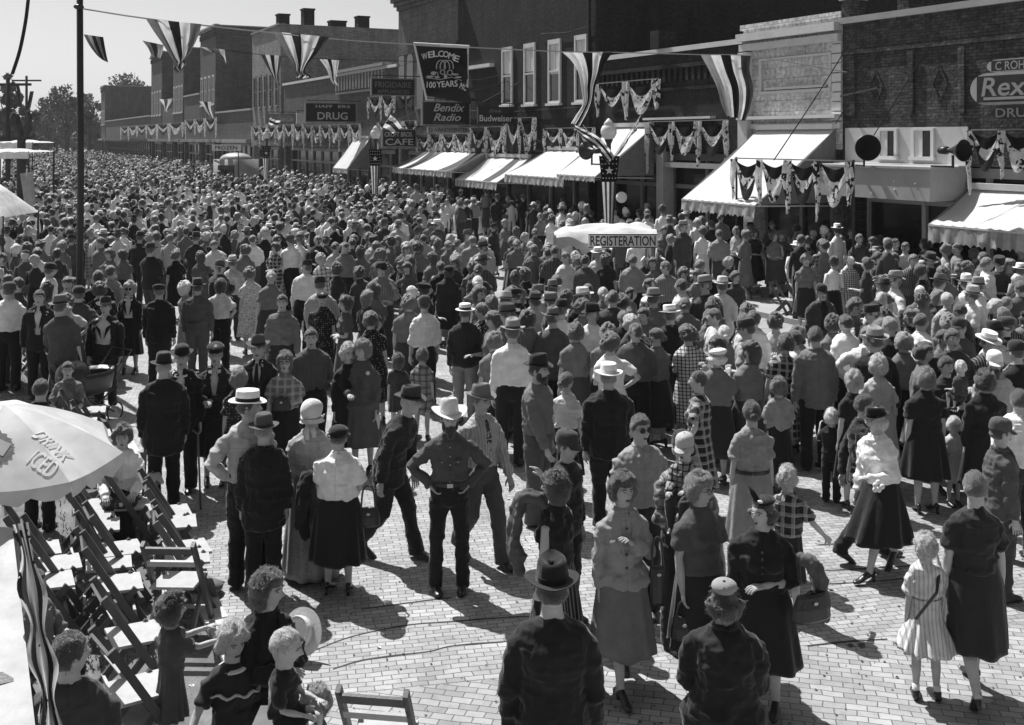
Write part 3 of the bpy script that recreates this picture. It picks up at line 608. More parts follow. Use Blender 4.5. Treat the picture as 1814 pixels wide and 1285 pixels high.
    if sp.get('beard'):
        m = MB(); m.ell((0, -.062, -.085), (.055, .046, .05), 0, 20, 14, .35); m.ell((0, -.075, -.128), (.036, .028, .045), 0, 16, 12, .4)
        for a in (-1, 1): m.ell((a*.058, -.03, -.045), (.018, .035, .055), 0, 12, 10, .3)
        m.tube([(-.03, -.097, -.052), (0, -.104, -.043), (.03, -.097, -.052)], [.006, .008, .006], 6)
        onhead(m); SC(m); parts['beard'] = m.build('beard', hairmat(sp['beard']-1), root, True)
    if sp.get('glasses'):
        m = MB(); dk = sp['glasses'] == 2
        for a in (-1, 1):
            if dk: m.ell((a*.032, -.101, .008), (.025, .006, .019), 0, 14, 8)
            t_ = np.linspace(0, 2*pi, 15); m.tube([(a*.032+.024*cos(x), -.102, .008+.019*sin(x)) for x in t_], .0022, 5); m.tube([(a*.056, -.098, .012), (a*.078, -.03, .012), (a*.08, .01, .008)], .002, 5)
        m.tube([(-.008, -.105, .01), (.008, -.105, .01)], .0025, 5); onhead(m); SC(m); parts['glasses'] = m.build('glasses', EYE_M, root, True)
    if sp.get('tie'):
        m = MB(); pts = up([(0, -.088, 1.465), (0, -.112, 1.43), (0, -.145*bw_, 1.30), (0, -.140*bw_, 1.18), (0, -.135*bw_, 1.10)]); m.tube(pts, [(.014, .008), (.018, .008), (.028, .006), (.036, .006), (.03, .005)], 8); SC(m); parts['tie'] = m.build('tie', cloth(*sp['tie']), root, True)
    if sp.get('pockets'):
        m = MB()
        for a in (-1, 1):
            c0 = up([(a*.075, -.132*bw_, 1.27)])[0]; pk = MB(); pk.box(c0, (.085, .01, .03), 0, rz=a*.25); pk.ell(c0+np.array((0, -.008, -.006)), (.006, .004, .006), 1, 8, 6); SC(pk); pk.build('pocket_flap', [mt, METAL], root, True)
        for z in (1.40, 1.32, 1.24, 1.16, 1.08): m.ell(up([(0, -(RR(z, .026)[1]), z)])[0], (.006, .004, .006), 1, 8, 6)
        SC(m); parts['pockets'] = m.build('button_row', [mt, METAL], root, True)
    ws = {a: (arms[a][2]*s, arms[a][3]) for a in arms}
    sp['_w'] = ws; sp['_hc'] = hc*s; return parts
def place(root, px, ytop=None, h=1.7, yfeet=None, facing=0):
    """stand the figure so that its head top (or feet) fall where the photograph shows them"""
    Y = F*EYE/(yfeet-HY) if yfeet else F*(EYE-h)/(ytop-HY); root.location = ((px-CX)/F*Y, Y, 0); root.rotation_euler = (0, 0, R_(facing)); return Y
# ------------------------------------------------------------------ more materials
def sheer(tone, pat=None):          # light cloth that lets some sun through
    key = ('sheer', tone, pat)
    if key in _mc: return _mc[key]
    v = tone if isinstance(tone, float) else TONE[tone]; m, t, b = _nodes('bunting_cloth_%s%s' % (tone, pat or '')); out = t.nodes['Material Output']; tc = N(t, 'TexCoord')
    nz = N(t, 'TexNoise', i_Scale=6, i_Detail=6); mr = N(t, 'MapRange', i_1=.3, i_2=.7, i_3=v*.85, i_4=v*1.12); t.links.new(tc.outputs['Object'], nz.inputs['Vector']); t.links.new(nz.outputs[0], mr.inputs[0]); col = mr.outputs[0]
    if pat == 'blotch':
        n2 = N(t, 'TexNoise', i_Scale=5.5, i_Detail=3, i_Roughness=.6); n2.inputs['Distortion'].default_value = .8; t.links.new(tc.outputs['Object'], n2.inputs['Vector'])
        lt = N(t, 'Math', operation='GREATER_THAN', i_1=.56); t.links.new(n2.outputs[0], lt.inputs[0]); mx = N(t, 'Mix', data_type='FLOAT'); t.links.new(lt.outputs[0], mx.inputs[0]); t.links.new(col, mx.inputs[2]); mx.inputs[3].default_value = .025; col = mx.outputs[0]
    t.links.new(col, b.inputs['Base Color']); b.inputs['Roughness'].default_value = .85; b.inputs['Specular IOR Level'].default_value = .1
    tr = N(t, 'BsdfTranslucent'); t.links.new(col, tr.inputs[0]); ms = N(t, 'MixShader'); ms.inputs[0].default_value = .38
    t.links.new(b.outputs[0], ms.inputs[1]); t.links.new(tr.outputs[0], ms.inputs[2]); t.links.new(ms.outputs[0], out.inputs[0]); _mc[key] = m; return m
WHITEP = surf('white_paint', .62, .5, .12, 2, .1, 30); DARKP = surf('dark_sign_paint', .014, .4, .2, 3, 0, 60, .4); GREYP = surf('grey_paint', .22, .6, .18, 1.5); LETTER = surf('pale_lettering', .5, .5, .1); LETTER2 = surf('faded_lettering', .16, .5, .1)
GLASS_D = surf('dark_shop_glass', .012, .12, .4, 1.2, 0, 60, .6); BLIND = surf('window_blind', .6, .6, .12, 2); STEEL = surf('dark_iron', .02, .45, .3, 10, .1, 50, .5); WIRE = surf('wire', .01, .8, .1, 3, 0, 60, .1); ROPE = surf('rope', .4, .9, .2, 20)
WOOD = surf('brown_chair_wood', .085, .5, .35, 9, .1, 60, .5, .15); WOODL = surf('sunlit_chair_wood', .42, .45, .18, 7, .08, 60, .5, .3); WOODG = surf('weathered_board', .3, .8, .25, 5, .3, 40); CONC = surf('concrete', .33, .9, .18, 1.2, .25, 30)  # chair seats, lower slats and rungs: sunlight put into a paler wood colour
BARK = surf('bark', .05, .95, .4, 8, .8, 25)
TXT = []
def text(parent, s, w, h, loc, rt, mat, name='lettering', shear=0, ext=.006, label=None):
    """lettering fitted to w x h metres, centred on loc"""
    cu = bpy.data.curves.new('t', 'FONT'); cu.body = s; cu.extrude = .01; cu.shear = shear; cu.resolution_u = 3; cu.align_x = 'CENTER'; cu.offset = .012; o = bpy.data.objects.new('t', cu); COL.objects.link(o)
    me = bpy.data.meshes.new(name); me.materials.append(mat); f = bpy.data.objects.new(name, me); link(f, parent); f.location = loc; f.rotation_euler = rt
    if label: f['label'] = label
    TXT.append((o, me, w, h, ext, mat)); return f
def flush_text():
    dg = bpy.context.evaluated_depsgraph_get(); dg.update()
    for o, me, w, h, ext, mat in TXT:
        tm = bpy.data.meshes.new_from_object(o.evaluated_get(dg)); n = len(tm.vertices); V = np.empty(n*3); tm.vertices.foreach_get('co', V); V = V.reshape(-1, 3)
        c = (V.max(0)+V.min(0))/2; d = V.max(0)-V.min(0); V = (V-c)/np.maximum(d, 1e-4)*np.array((w, h, ext)); 
        fl = {}
        for p in tm.polygons: fl.setdefault(len(p.vertices), []).append(list(p.vertices))
        fill(me, V, [np.array(v) for v in fl.values()], [0]*len(fl), False); cu = o.data; bpy.data.objects.remove(o); bpy.data.curves.remove(cu); bpy.data.meshes.remove(tm)
    TXT.clear()
# ------------------------------------------------------------------ ground
def streetmat():
    m, t, b = _nodes('brick_street'); tc = N(t, 'TexCoord'); outs = []
    for ang, bw_, bh in ((R_(12.0), .138, .070), (R_(-13), .155, .080)):
        mp = N(t, 'Mapping'); mp.inputs['Rotation'].default_value = (0, 0, -ang); t.links.new(tc.outputs['Object'], mp.inputs[0])
        wn = N(t, 'TexNoise', i_Scale=1.6, i_Detail=5); t.links.new(tc.outputs['Object'], wn.inputs['Vector']); mv = N(t, 'Mix', data_type='RGBA', blend_type='LINEAR_LIGHT'); mv.inputs[0].default_value = .05; t.links.new(mp.outputs[0], mv.inputs[6]); t.links.new(wn.outputs['Color'], mv.inputs[7])
        bt = N(t, 'TexBrick', i_Scale=1.0); bt.inputs['Brick Width'].default_value = bw_; bt.inputs['Row Height'].default_value = bh; bt.inputs['Mortar Size'].default_value = .0045; bt.inputs['Mortar Smooth'].default_value = .25; bt.inputs['Bias'].default_value = 0
        bt.inputs['Color1'].default_value = g3(.45); bt.inputs['Color2'].default_value = g3(.30); bt.inputs['Mortar'].default_value = g3(.13); t.links.new(mv.outputs[2], bt.inputs['Vector']); outs.append(bt)
    sp = N(t, 'SeparateXYZ'); t.links.new(tc.outputs['Object'], sp.inputs[0])      # the seam where the courses change direction
    a = N(t, 'Math', operation='MULTIPLY', i_1=-.2126); t.links.new(sp.outputs[0], a.inputs[0]); c = N(t, 'Math', operation='ADD'); t.links.new(a.outputs[0], c.inputs[0]); t.links.new(sp.outputs[1], c.inputs[1]); lt = N(t, 'Math', operation='LESS_THAN', i_1=8.36); t.links.new(c.outputs[0], lt.inputs[0])
    mc = N(t, 'Mix', data_type='RGBA'); t.links.new(lt.outputs[0], mc.inputs[0]); t.links.new(outs[0].outputs[0], mc.inputs[6]); t.links.new(outs[1].outputs[0], mc.inputs[7])
    mf = N(t, 'Mix', data_type='FLOAT'); t.links.new(lt.outputs[0], mf.inputs[0]); t.links.new(outs[0].outputs['Fac'], mf.inputs[2]); t.links.new(outs[1].outputs['Fac'], mf.inputs[3])
    nz = N(t, 'TexNoise', i_Scale=.7, i_Detail=10, i_Roughness=.7); t.links.new(tc.outputs['Object'], nz.inputs['Vector']); mr = N(t, 'MapRange', i_1=.3, i_2=.72, i_3=.66, i_4=1.16); t.links.new(nz.outputs[0], mr.inputs[0])
    n4 = N(t, 'TexNoise', i_Scale=9, i_Detail=6, i_Roughness=.75); t.links.new(tc.outputs['Object'], n4.inputs['Vector']); m4 = N(t, 'MapRange', i_1=.25, i_2=.5, i_3=.72, i_4=1.0); t.links.new(n4.outputs[0], m4.inputs[0])
    mm = N(t, 'Math', operation='MULTIPLY'); t.links.new(mr.outputs[0], mm.inputs[0]); t.links.new(m4.outputs[0], mm.inputs[1])
    mx = N(t, 'Mix', data_type='RGBA', blend_type='MULTIPLY'); mx.inputs[0].default_value = 1; t.links.new(mc.outputs[2], mx.inputs[6]); t.links.new(mm.outputs[0], mx.inputs[7]); t.links.new(mx.outputs[2], b.inputs['Base Color'])
    hs = N(t, 'Math', operation='MULTIPLY_ADD', i_1=-1.0); t.links.new(mf.outputs[0], hs.inputs[0]); h2 = N(t, 'Math', operation='MULTIPLY', i_1=.5); t.links.new(n4.outputs[0], h2.inputs[0]); t.links.new(h2.outputs[0], hs.inputs[2])
    bp = N(t, 'Bump', i_Strength=.6, i_Distance=.012); t.links.new(hs.outputs[0], bp.inputs['Height']); t.links.new(bp.outputs[0], b.inputs['Normal']); b.inputs['Roughness'].default_value = .7; b.inputs['Specular IOR Level'].default_value = .35; return m
def sheet(name, pts, z, mat):
    m = MB(); m.add([(x, y, z) for x, y in pts], [[list(range(len(pts)))]] if len(pts) in (3, 4) else []); o = m.build(name, mat); o['kind'] = 'structure'; return o
def wq(q, t): return world(q, t)[:2]
sheet('ground', [(-900, -60), (900, -60), (900, 1500), (-900, 1500)], -.03, surf('dry_earth', .2, .95, .25, .5, .3, 8))
sheet('street', [wq(-330, 2.0), wq(30, 2.0), wq(30, 16.5), wq(-330, 16.5)], 0, streetmat())
sheet('cross_street', [(-14, -12), (14, -12), wq(5.5, 16), wq(-3, 2.0)], -.006, streetmat())
m = MB(); V = [world(q, t, z) for q in (-330, 12) for t, z in ((16.5, -.02), (16.5, .13), (20.9, .13), (20.9, -.02))]; m.add(V, [[[0, 1, 5, 4], [1, 2, 6, 5], [2, 3, 7, 6], [0, 4, 7, 3], [0, 3, 2, 1], [4, 5, 6, 7]]]); o = m.build('pavement', CONC); o['kind'] = 'structure'
sheet('verge', [wq(-120, -4.5), wq(-7.2, -4.5), wq(-7.2, 1.78), wq(-120, 1.78)], .006, surf('trodden_grass', .16, .95, .45, 3.5, .6, 30))
sheet('side_pavement', [wq(-120, -14), wq(20, -14), wq(20, -4.5), wq(-120, -4.5)], .010, CONC)
m = MB()
for k in range(60):
    q = -100+1.83*k
    if q > -1: break
    c = world(q, 1.89, .018); m.box(c, (1.8, .2, .06), rz=TH)
o = m.build('kerb', surf('kerb_stone', .5, .85, .2, 3, .3, 30)); o['kind'] = 'structure'
r = np.random.default_rng(3); nb = 26000          # grass blades of the verge
q = -9-44*r.random(nb)**1.6; t_ = -2.6+4.3*r.random(nb); X = .450*q+.893*t_; Y = -.893*q+.450*t_; dens = vnoise(np.stack([X*1.2, Y*1.2, X*0], -1), 3) > .42; X, Y = X[dens], Y[dens]; n = len(X)
a = r.random(n)*6.28; hgt = .02+.05*r.random(n); w = .006; bx_, by_ = np.cos(a)*w, np.sin(a)*w; lx, ly = (r.random(n)-.5)*.05, (r.random(n)-.5)*.05
V = np.stack([np.stack([X-bx_, Y-by_, X*0+.006], -1), np.stack([X+bx_, Y+by_, X*0+.006], -1), np.stack([X+lx, Y+ly, hgt], -1)], 1).reshape(-1, 3)
m = MB(); m.add(V, [np.arange(3*n).reshape(n, 3)]); o = m.build('grass', surf('grass', .12, .8, .4, 2)); tag(o, 'short worn grass between the chairs', 'grass', kind='stuff')
TAR = surf('tar_joint', .03, .6, .3, 8)
m = MB()
for pl in ([(560,1152),(600,1136),(640,1124),(700,1112),(740,1106),(800,1102),(905,1094),(1000,1090)], [(590,1186),(640,1171),(700,1162),(760,1155),(790,1147),(820,1143),(900,1137),(960,1134)], [(640,1080),(700,1072),(760,1064),(800,1060)], [(1455,1012),(1530,1008),(1640,1002)], [(1455,1036),(1545,1031),(1640,1022)], [(1430,1145),(1510,1137),(1572,1133)], [(1450,966),(1520,962),(1600,958)]):
    P = []
    for px, py in cr(pl, 4): Yg = F*EYE/(py-HY); P.append(((px-CX)/F*Yg, Yg, .003))
    P = np.array(P); wd = .008+.01*vnoise(P*9, 2); m.grid(np.stack([P+np.array((0, 1, 0))*wd[:, None], P-np.array((0, 1, 0))*wd[:, None]*.6], 1))
o = m.build('pavement_joint', TAR); o['kind'] = 'structure'
r = np.random.default_rng(12); m = MB()            # scraps of paper and grit on the bricks
for k in range(420):
    px, py = r.uniform(330, 1814), r.uniform(860, 1290); Yg = F*EYE/(py-HY); Xg = (px-CX)/F*Yg; s_ = r.uniform(.006, .018) if k > 40 else r.uniform(.02, .05); a = r.random()*6.28; c, s = cos(a)*s_, sin(a)*s_; h_ = .004+s_*.25*r.random()
    m.add([(Xg-c, Yg-s, .005), (Xg+s*.7, Yg-c*.7, .006+h_), (Xg+c, Yg+s, .005), (Xg-s*.7, Yg+c*.7, .005+h_*.5)], [[[0, 1, 2, 3]]], 0 if (k < 40 and k % 3) else 1)
tag(m.build('litter', [surf('paper_scrap', .6, .8, .2), surf('grit', .06, .9, .3)]), 'scraps of paper and grit scattered on the bricks', 'litter', kind='stuff')
# ------------------------------------------------------------------ buildings along the right side
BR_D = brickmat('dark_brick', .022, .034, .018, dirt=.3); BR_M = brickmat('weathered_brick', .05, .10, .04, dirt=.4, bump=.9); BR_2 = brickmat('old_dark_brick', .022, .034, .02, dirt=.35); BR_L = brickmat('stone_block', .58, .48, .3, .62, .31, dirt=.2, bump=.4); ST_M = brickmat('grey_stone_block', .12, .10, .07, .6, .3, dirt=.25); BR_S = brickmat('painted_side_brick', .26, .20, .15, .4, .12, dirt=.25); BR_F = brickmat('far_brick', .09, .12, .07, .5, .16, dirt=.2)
def window(root, q, z0, z1, w, frame=WHITEP, blind=True, half=None):
    """sash window: frame (> pane, blind)"""
    m = MB(); t = .09; f = -.06
    for a in (-1, 1): m.box((q+a*(w/2-t/2), f/2+.0, (z0+z1)/2), (t, -f+.04, z1-z0), 0)
    for z, hh in ((z0+t/2, t), (z1-t, t*2), ((z0+z1)/2, t*.7)): m.box((q, f/2+(.004 if hh != t else .002), z), (w-2*t+.001, -f+.03, hh), 0)
    m.box((q, -.06, z0-.05), (w+.16, .2, .09), 0); o = m.build('window', frame, root)
    p = MB(); p.box((q, -.004, (z0+z1)/2), (w-.12, .012, z1-z0-.12), 0); p.build('pane', GLASS_D, o)
    if blind:
        b = MB(); hz = z0+(z1-z0)*(half if half else .5); b.box((q, -.014, (hz+z1)/2-.02), (w-.24, .01, z1-hz-.22), 0); b.build('blind', BLIND, o)
        b = MB(); b.box((q, -.026, (hz+z1)/2), (.03, .02, z1-hz-.2), 0); b.build('glazing_bar', frame, o)
    return o
def building(label, q0, q1, h, depth, mat, cap=CONC, base=3.5, front=None, cornice=None, capw=.12, name='brick_building', sidefrom=0):
    """upper wall over a recessed shop front between piers; local x along the street, y into the block"""
    root = empty(name, world((q0+q1)/2, D), TH, label, 'building'); L = q1-q0; m = MB()
    m.span((-L/2, 0, base), (L/2, depth, h))
    for a in (-1, 1): m.span((a*L/2, 0, -.05), (a*(L/2-.45), depth*.98, base-.003))
    m.span((-L/2+.45, 2.2, -.05), (L/2-.45, depth*.98, base-.003)); m.build('wall', mat, root)
    c = MB(); c.span((-L/2-.04, -capw, h), (L/2+.04, .35, h+.16)); c.span((-L/2-.03, .36, h), (-L/2+.3, depth, h+.10)); c.span((L/2-.3, .36, h), (L/2+.03, depth, h+.10)); c.build('coping', cap, root)
    if cornice:
        c = MB(); z = h-.55
        for k, (dy, hh) in enumerate(((.16, .12), (.26, .12), (.10, .09))): c.span((-L/2, -dy, z+.2*(2-k)), (L/2, -.002*k, z+.2*(2-k)+hh))
        nn = int(L/.42)
        for k in range(nn): x = -L/2+(k+.5)*L/nn; c.span((x-.07, -.13, z-.42), (x+.07, .0, z-.02))
        c.build('cornice', cornice, root)
    g = MB(); g.span((-L/2+.45, .5, .45), (L/2-.45, .52, base-.25)); g.build('shop_glass', GLASS_D, root)
    fr = MB(); nb_ = max(2, int(L/1.9)); fm = front or GREYP
    for k in range(nb_+1): x = -L/2+.45+(L-.9)*k/nb_; fr.span((x-.06, .40, .08), (x+.06, .62, base-.02))
    fr.span((-L/2+.45, .42, 2.55), (L/2-.45, .60, 2.68)); fr.span((-L/2+.45, .38, .06), (L/2-.45, .62, .44)); fr.span((-L/2+.45, .36, base-.28), (L/2-.45, .64, base-.05)); fr.build('shop_front', fm, root)
    return root, L
Q = lambda px: fq(px)[0]
# drugstore at the right
q0, q1 = Q(1493), Q(2050); h1 = fz(1560, 35)
rt, L = building('dark brick building at far right with white band under its upper wall', q0, q1, h1, 14, BR_M, cap=CONC, base=3.55, front=WHITEP); xq = lambda px: Q(px)-(q0+q1)/2
for a, b in ((1493, 1508), (1592, 1612)):
    m = MB(); m.span((xq(a), -.05, h1+.16), (xq(b), .5, h1+.62)); o = m.build('parapet_pier', BR_M, rt)
    m = MB(); m.span((xq(a)-.05, -.1, h1+.62), (xq(b)+.05, .55, h1+.74)); m.build('pier_cap', CONC, o)
zt, zb_ = fz(1600, 226), fz(1600, 290)
m = MB(); m.span((xq(1499), -.035, zb_), (xq(1716), -.002, zt)); m.build('white_band', surf('whitewashed_board', .52, .75, .15, 1.2, .15, 30), rt)
m = MB(); m.span((xq(1493), -.32, zb_-.10), (xq(1716), -.0, zb_)); m.build('ledge', WHITEP, rt)
for a, b in ((1562, 1590), (1622, 1655)):
    w = MB(); x0, x1 = xq(a), xq(b); za, zb2 = fz(1600, 232), fz(1600, 277)
    for s_, e_ in (((x0-.06, -.10, zb2), (x0+.03, -.03, za)), ((x1-.03, -.10, zb2), (x1+.06, -.03, za)), ((x0-.1, -.14, zb2-.09), (x1+.1, -.03, zb2)), ((x0-.06, -.1, za), (x1+.06, -.03, za+.06))): w.span(s_, e_)
    w = w.build('window', WHITEP, rt); p = MB(); p.span((x0+.03, -.045, zb2), (x1-.03, -.037, za)); p.build('pane', GLASS_D, w); p = MB(); p.span((x0+.03, -.075, zb2), (x0+.03+(x1-x0)*.42, -.047, za)); p.build('casement', BLIND, w)
m = MB()
for px, w_ in ((1508, .18), (1610, .18), (1700, .18)): m.span((xq(px), -.07, fz(1560, 205)), (xq(px)+w_, -.002, fz(1560, 95)))
m.span((xq(1493), -.05, fz(1560, 85)-.1), (q1-(q0+q1)/2, -.003, fz(1560, 85))); m.build('brick_pier', BR_M, rt)
for px in (1552, 1665):
    m = MB(); x = xq(px); z = fz(1600, 152)
    for a, b in (((-.22, 0), (0, .42)), ((0, .42), (.22, 0)), ((.22, 0), (0, -.42)), ((0, -.42), (-.22, 0))): m.bar((x+a[0], -.0, z+a[1]), (x+b[0], -.0, z+b[1]), .06, .05, ref=(0, 1, 0))
    m.build('brick_diamond', BR_M, rt)
m = MB(); m.span((xq(1510), -1.25, fz(1600, 348)), (xq(1716), -.02, fz(1600, 296))); m.span((xq(1505), -1.3, fz(1600, 296)), (xq(1720), -.02, fz(1600, 292))); mq = m.build('marquee', surf('pale_marquee_paint', .42, .5, .2, 1.2), rt)
m = MB()
for px, py in ((1540, 320), (1577, 310), (1577, 332), (1614, 298), (1612, 340), (1652, 318), (1653, 332), (1690, 320)): m.ell((xq(px), -1.255, fz(1600, py)), (.03, .012, .03))
m.build('bulb_socket', METAL, mq)
m = MB(); m.bar((xq(1497), -.15, fz(1560, 168)), (xq(1582), -.5, fz(1560, 158)), .05, .05); m.build('rail', STEEL, rt)
# light stone front
q0, q1 = Q(1317), Q(1492.4); h2 = fz(1400, 44)
rt, L = building('pale stone fronted shop with a stepped cornice and sunken panel', q0, q1, h2, 12, BR_L, cap=BR_L, base=3.9, capw=.1, name='stone_building'); xq = lambda px: Q(px)-(q0+q1)/2
STL = surf('pale_stone_trim', .60, .85, .15, 2, .2, 25)
m = MB(); m.span((-L/2, -.30, h2-.34), (L/2, -.0, h2-.12)); m.span((-L/2, -.18, h2-.62), (L/2, -.001, h2-.42)); m.build('cornice', STL, rt)
m = MB(); m.span((-L/2, -.28, fz(1400, 211)), (L/2, 0, fz(1400, 205))); m.span((-L/2, -.10, fz(1400, 228)), (L/2, -.001, fz(1400, 219))); m.build('ledge', WHITEP, rt)
m = MB(); za, zb2 = fz(1400, 100), fz(1400, 160); x0, x1 = xq(1347), xq(1475)
for s_, e_ in (((x0, -.06, za-.06), (x1, -.002, za)), ((x0, -.06, zb2), (x0+.1, -.002, za-.06)), ((x1-.1, -.06, zb2), (x1, -.002, za-.06)), ((x0, -.08, zb2-.08), (x1, -.002, zb2)), ((x0+.3, -.12, fz(1400, 158)), (x1-.2, -.002, fz(1400, 154)))): m.span(s_, e_)
m.build('panel_moulding', STL, rt); m = MB()
for k in range(9): z = fz(1480, 70+k*17); m.span((L/2-.34, -.06, z-.11), (L/2, -.002, z+.11))
m.build('quoin', WHITEP, rt); m = MB(); m.span((-L/2, -.22, 3.9), (-L/2+.42, -.003, h2-.66)); m.build('pilaster', STL, rt)
# low brick front
q0, q1 = Q(1058), Q(1316.4); h3 = fz(1200, 92)
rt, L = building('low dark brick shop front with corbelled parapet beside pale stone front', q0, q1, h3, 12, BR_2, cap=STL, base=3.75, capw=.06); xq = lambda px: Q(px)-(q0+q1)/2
m = MB(); 
for k in range(int(L/.32)): x = -L/2+.2+k*.32; m.span((x-.07, -.09, h3-.95), (x+.07, -.002, h3-.55))
m.span((-L/2, -.12, h3-.53), (L/2, -.002, h3-.4)); m.span((-L/2, -.06, h3-1.25), (L/2, -.002, h3-1.15)); m.build('corbel', BR_2, rt)
m = MB(); m.span((xq(1148), -.22, fz(1200, 212)), (xq(1268), 0, fz(1200, 208))); m.span((xq(1080), -.1, fz(1100, 223)), (xq(1147), 0, fz(1100, 219))); m.build('ledge', WHITEP, rt)
m = MB(); m.span((xq(1168), -.12, 0.1), (xq(1180), .3, 4.0)); m.span((xq(1180), -.06, fz(1200, 297)), (xq(1300), .3, fz(1200, 288))); m.build('door_surround', surf('grey_white_paint', .4, .6, .15, 3), rt)
m = MB(); m.span((xq(1168)-.1, -.3, h3+.16), (xq(1180), .4, h3+.75)); m.build('parapet_block', BR_2, rt)
# two storey brick
q0, q1 = Q(812), Q(1057); h4 = 12.6
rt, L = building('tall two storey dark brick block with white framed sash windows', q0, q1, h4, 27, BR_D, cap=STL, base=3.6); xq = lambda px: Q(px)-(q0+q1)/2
for k, (a, b, ya, yb) in enumerate(((891, 909, 84, 186), (930, 949.5, 77, 185), (973, 994.5, 70, 183), (1020, 1041.5, 62, 181))):
    pc = (a+b)/2; window(rt, xq(pc), fz(pc, yb), fz(pc, ya), Q(b)-Q(a), half=(.5, .5, .42, .5)[k])
m = MB(); m.span((xq(829), -.25, fz(850, 122)), (xq(876), 0, fz(850, 116))); m.build('ledge', WHITEP, rt)
m = MB(); m.bar((xq(845), -1.9, fz(850, 178)), (xq(845), -.05, fz(850, 178)), .05, .05); m.bar((xq(845), -1.9, fz(850, 178)), (xq(900), -.02, fz(850, 150)), .02, .02); m.build('sign_bracket', STEEL, rt)
m = MB()
for a, b, c, d in ((815, 196, 1055, 188), (820, 140, 885, 134), (960, 60, 1055, 44)): m.tube([(xq(a), -.06, fz(a, b)), ((xq(a)+xq(c))/2, -.06, (fz(a, b)+fz(c, d))/2-.12), (xq(c), -.06, fz(c, d))], .014, 5)
m.build('cable', STEEL, rt); m = MB(); m.tube([(L/2-.35, -.1, .2), (L/2-.35, -.1, 12.4)], .06, 8); m.build('downpipe', BR_2, rt)
# stone two storey
q0, q1 = Q(706), Q(811.4); h5 = 11.9
rt, L = building('grey stone two storey front with arched windows behind the welcome banner', q0, q1, h5, 20, ST_M, cap=ST_M, base=3.6, name='stone_building'); xq = lambda px: Q(px)-(q0+q1)/2
m = MB()
for k in range(4): m.span((-L/2-.15*k, -.12*(k+1), h5-.9+.22*k), (L/2, 0, h5-.9+.22*k+.2))
m.span((-L/2, -.1, 8.6), (L/2, -.003, 8.8)); m.build('cornice', ST_M, rt)
for pc in (712, 727, 745, 765, 785):
    x = xq(pc); za, zb2 = fz(pc, 108), fz(pc, 190); m = MB(); w = .42
    G = [[(x-w, -.03, zb2), (x-w, -.03, za)]]+[[(x-w*cos(a_), -.03, zb2), (x-w*cos(a_), -.03, za+w*sin(a_))] for a_ in np.linspace(0, pi, 9)]; m.grid(G); m.box((x, -.05, zb2-.06), (1.0, .16, .1)); m.build('arched_window', GLASS_D, rt)
# one storey shops
q0, q1 = Q(503), Q(705.4); h6 = fz(660, 126)
rt, L = building('one storey shops with a bracketed cornice left of the stone block', q0, q1, h6, 14, BR_F, cap=STL, base=3.6); xq = lambda px: Q(px)-(q0+q1)/2
m = MB(); x0, x1 = xq(600), xq(688); m.span((x0, -.35, h6+.16), (x1, .2, h6+.34)); m.span((x0, -.2, h6-1.15), (x1, 0, h6-1.02))
for k in range(16): x = x0+(k+.5)*(x1-x0)/16; m.span((x-.09, -.28, h6-.95), (x+.09, -.001, h6-.05))
m.build('cornice', surf('weathered_cornice', .26, .8, .2, 3), rt)
# corner building with tall side wall
q0, q1 = Q(447), Q(497); h7 = 12.6
rt, L = building('tall corner building with long bare side wall and rooftop chimneys', q0, q1, h7, 34, BR_S, cap=BR_S, base=3.6); xq = lambda px: Q(px)-(q0+q1)/2
for k in range(5): window(rt, -L/2+1.0+k*(L-2)/4, 6.6, 9.2, .75, frame=BR_S, blind=False)
for k_, w_, hh in ((.3, .8, .75), (2.2, .8, 1.25), (4.5, 1.2, .45), (6.5, .9, .9)):
    m = MB(); m.box((L/2-.5, k_, h7+hh/2), (.9, w_, hh)); m.box((L/2-.5, k_, h7+hh+.06), (1.0, w_+.12, .12)); m.build('chimney', BR_2, rt)
# far blocks
def far(label, a, b, h, depth, mat, wins=(), col=GREYP, corn=True):
    q0, q1 = Q(a), Q(b); rt, L = building(label, q0, q1, h, depth, mat, base=3.8, front=col, cornice=mat if corn else None)
    for k in range(wins and wins[0] or 0):
        window(rt, -L/2+L*(k+.5)/wins[0], wins[1], wins[2], min(1.0, L/wins[0]*.5), frame=BLIND, blind=False)
    m = MB(); m.span((-L/2, -.5, 3.8), (L/2, -.01, 4.1)); m.build('shop_cornice', col, rt); return rt
GL = surf('pale_shop_paint', .3, .7, .2, .4)
far('three storey dark brick block beyond the side wall', 355, 382, 14.8, 22, BR_F, (4, 7.4, 10.2), GL)
far('brick block with pale shop front further up the street', 307, 325, 14.0, 24, BR_F, (4, 7.0, 10.0), GL)
far('narrow brick block second from street end', 268, 287, 14.6, 26, BR_F, (4, 7.0, 10.0), GL)
far('lower brick block between the taller blocks', 383.5, 446, 6.5, 6, BR_F, None, GL, False)
far('lower brick shop beyond the pale shop front', 326.5, 354.4, 8.6, 8, BR_F, None, GL, False)
far('small shop beside the narrow brick block', 287.6, 306.4, 8.6, 8, BR_F, None, GL, False)
far('last brick building at the street end by the trees', 179, 186, 13.2, 16, BR_F, (3, 6.5, 9), GL)
far('low far shops near the street end', 187, 267, 7.0, 10, BR_F, None, BR_F, False)
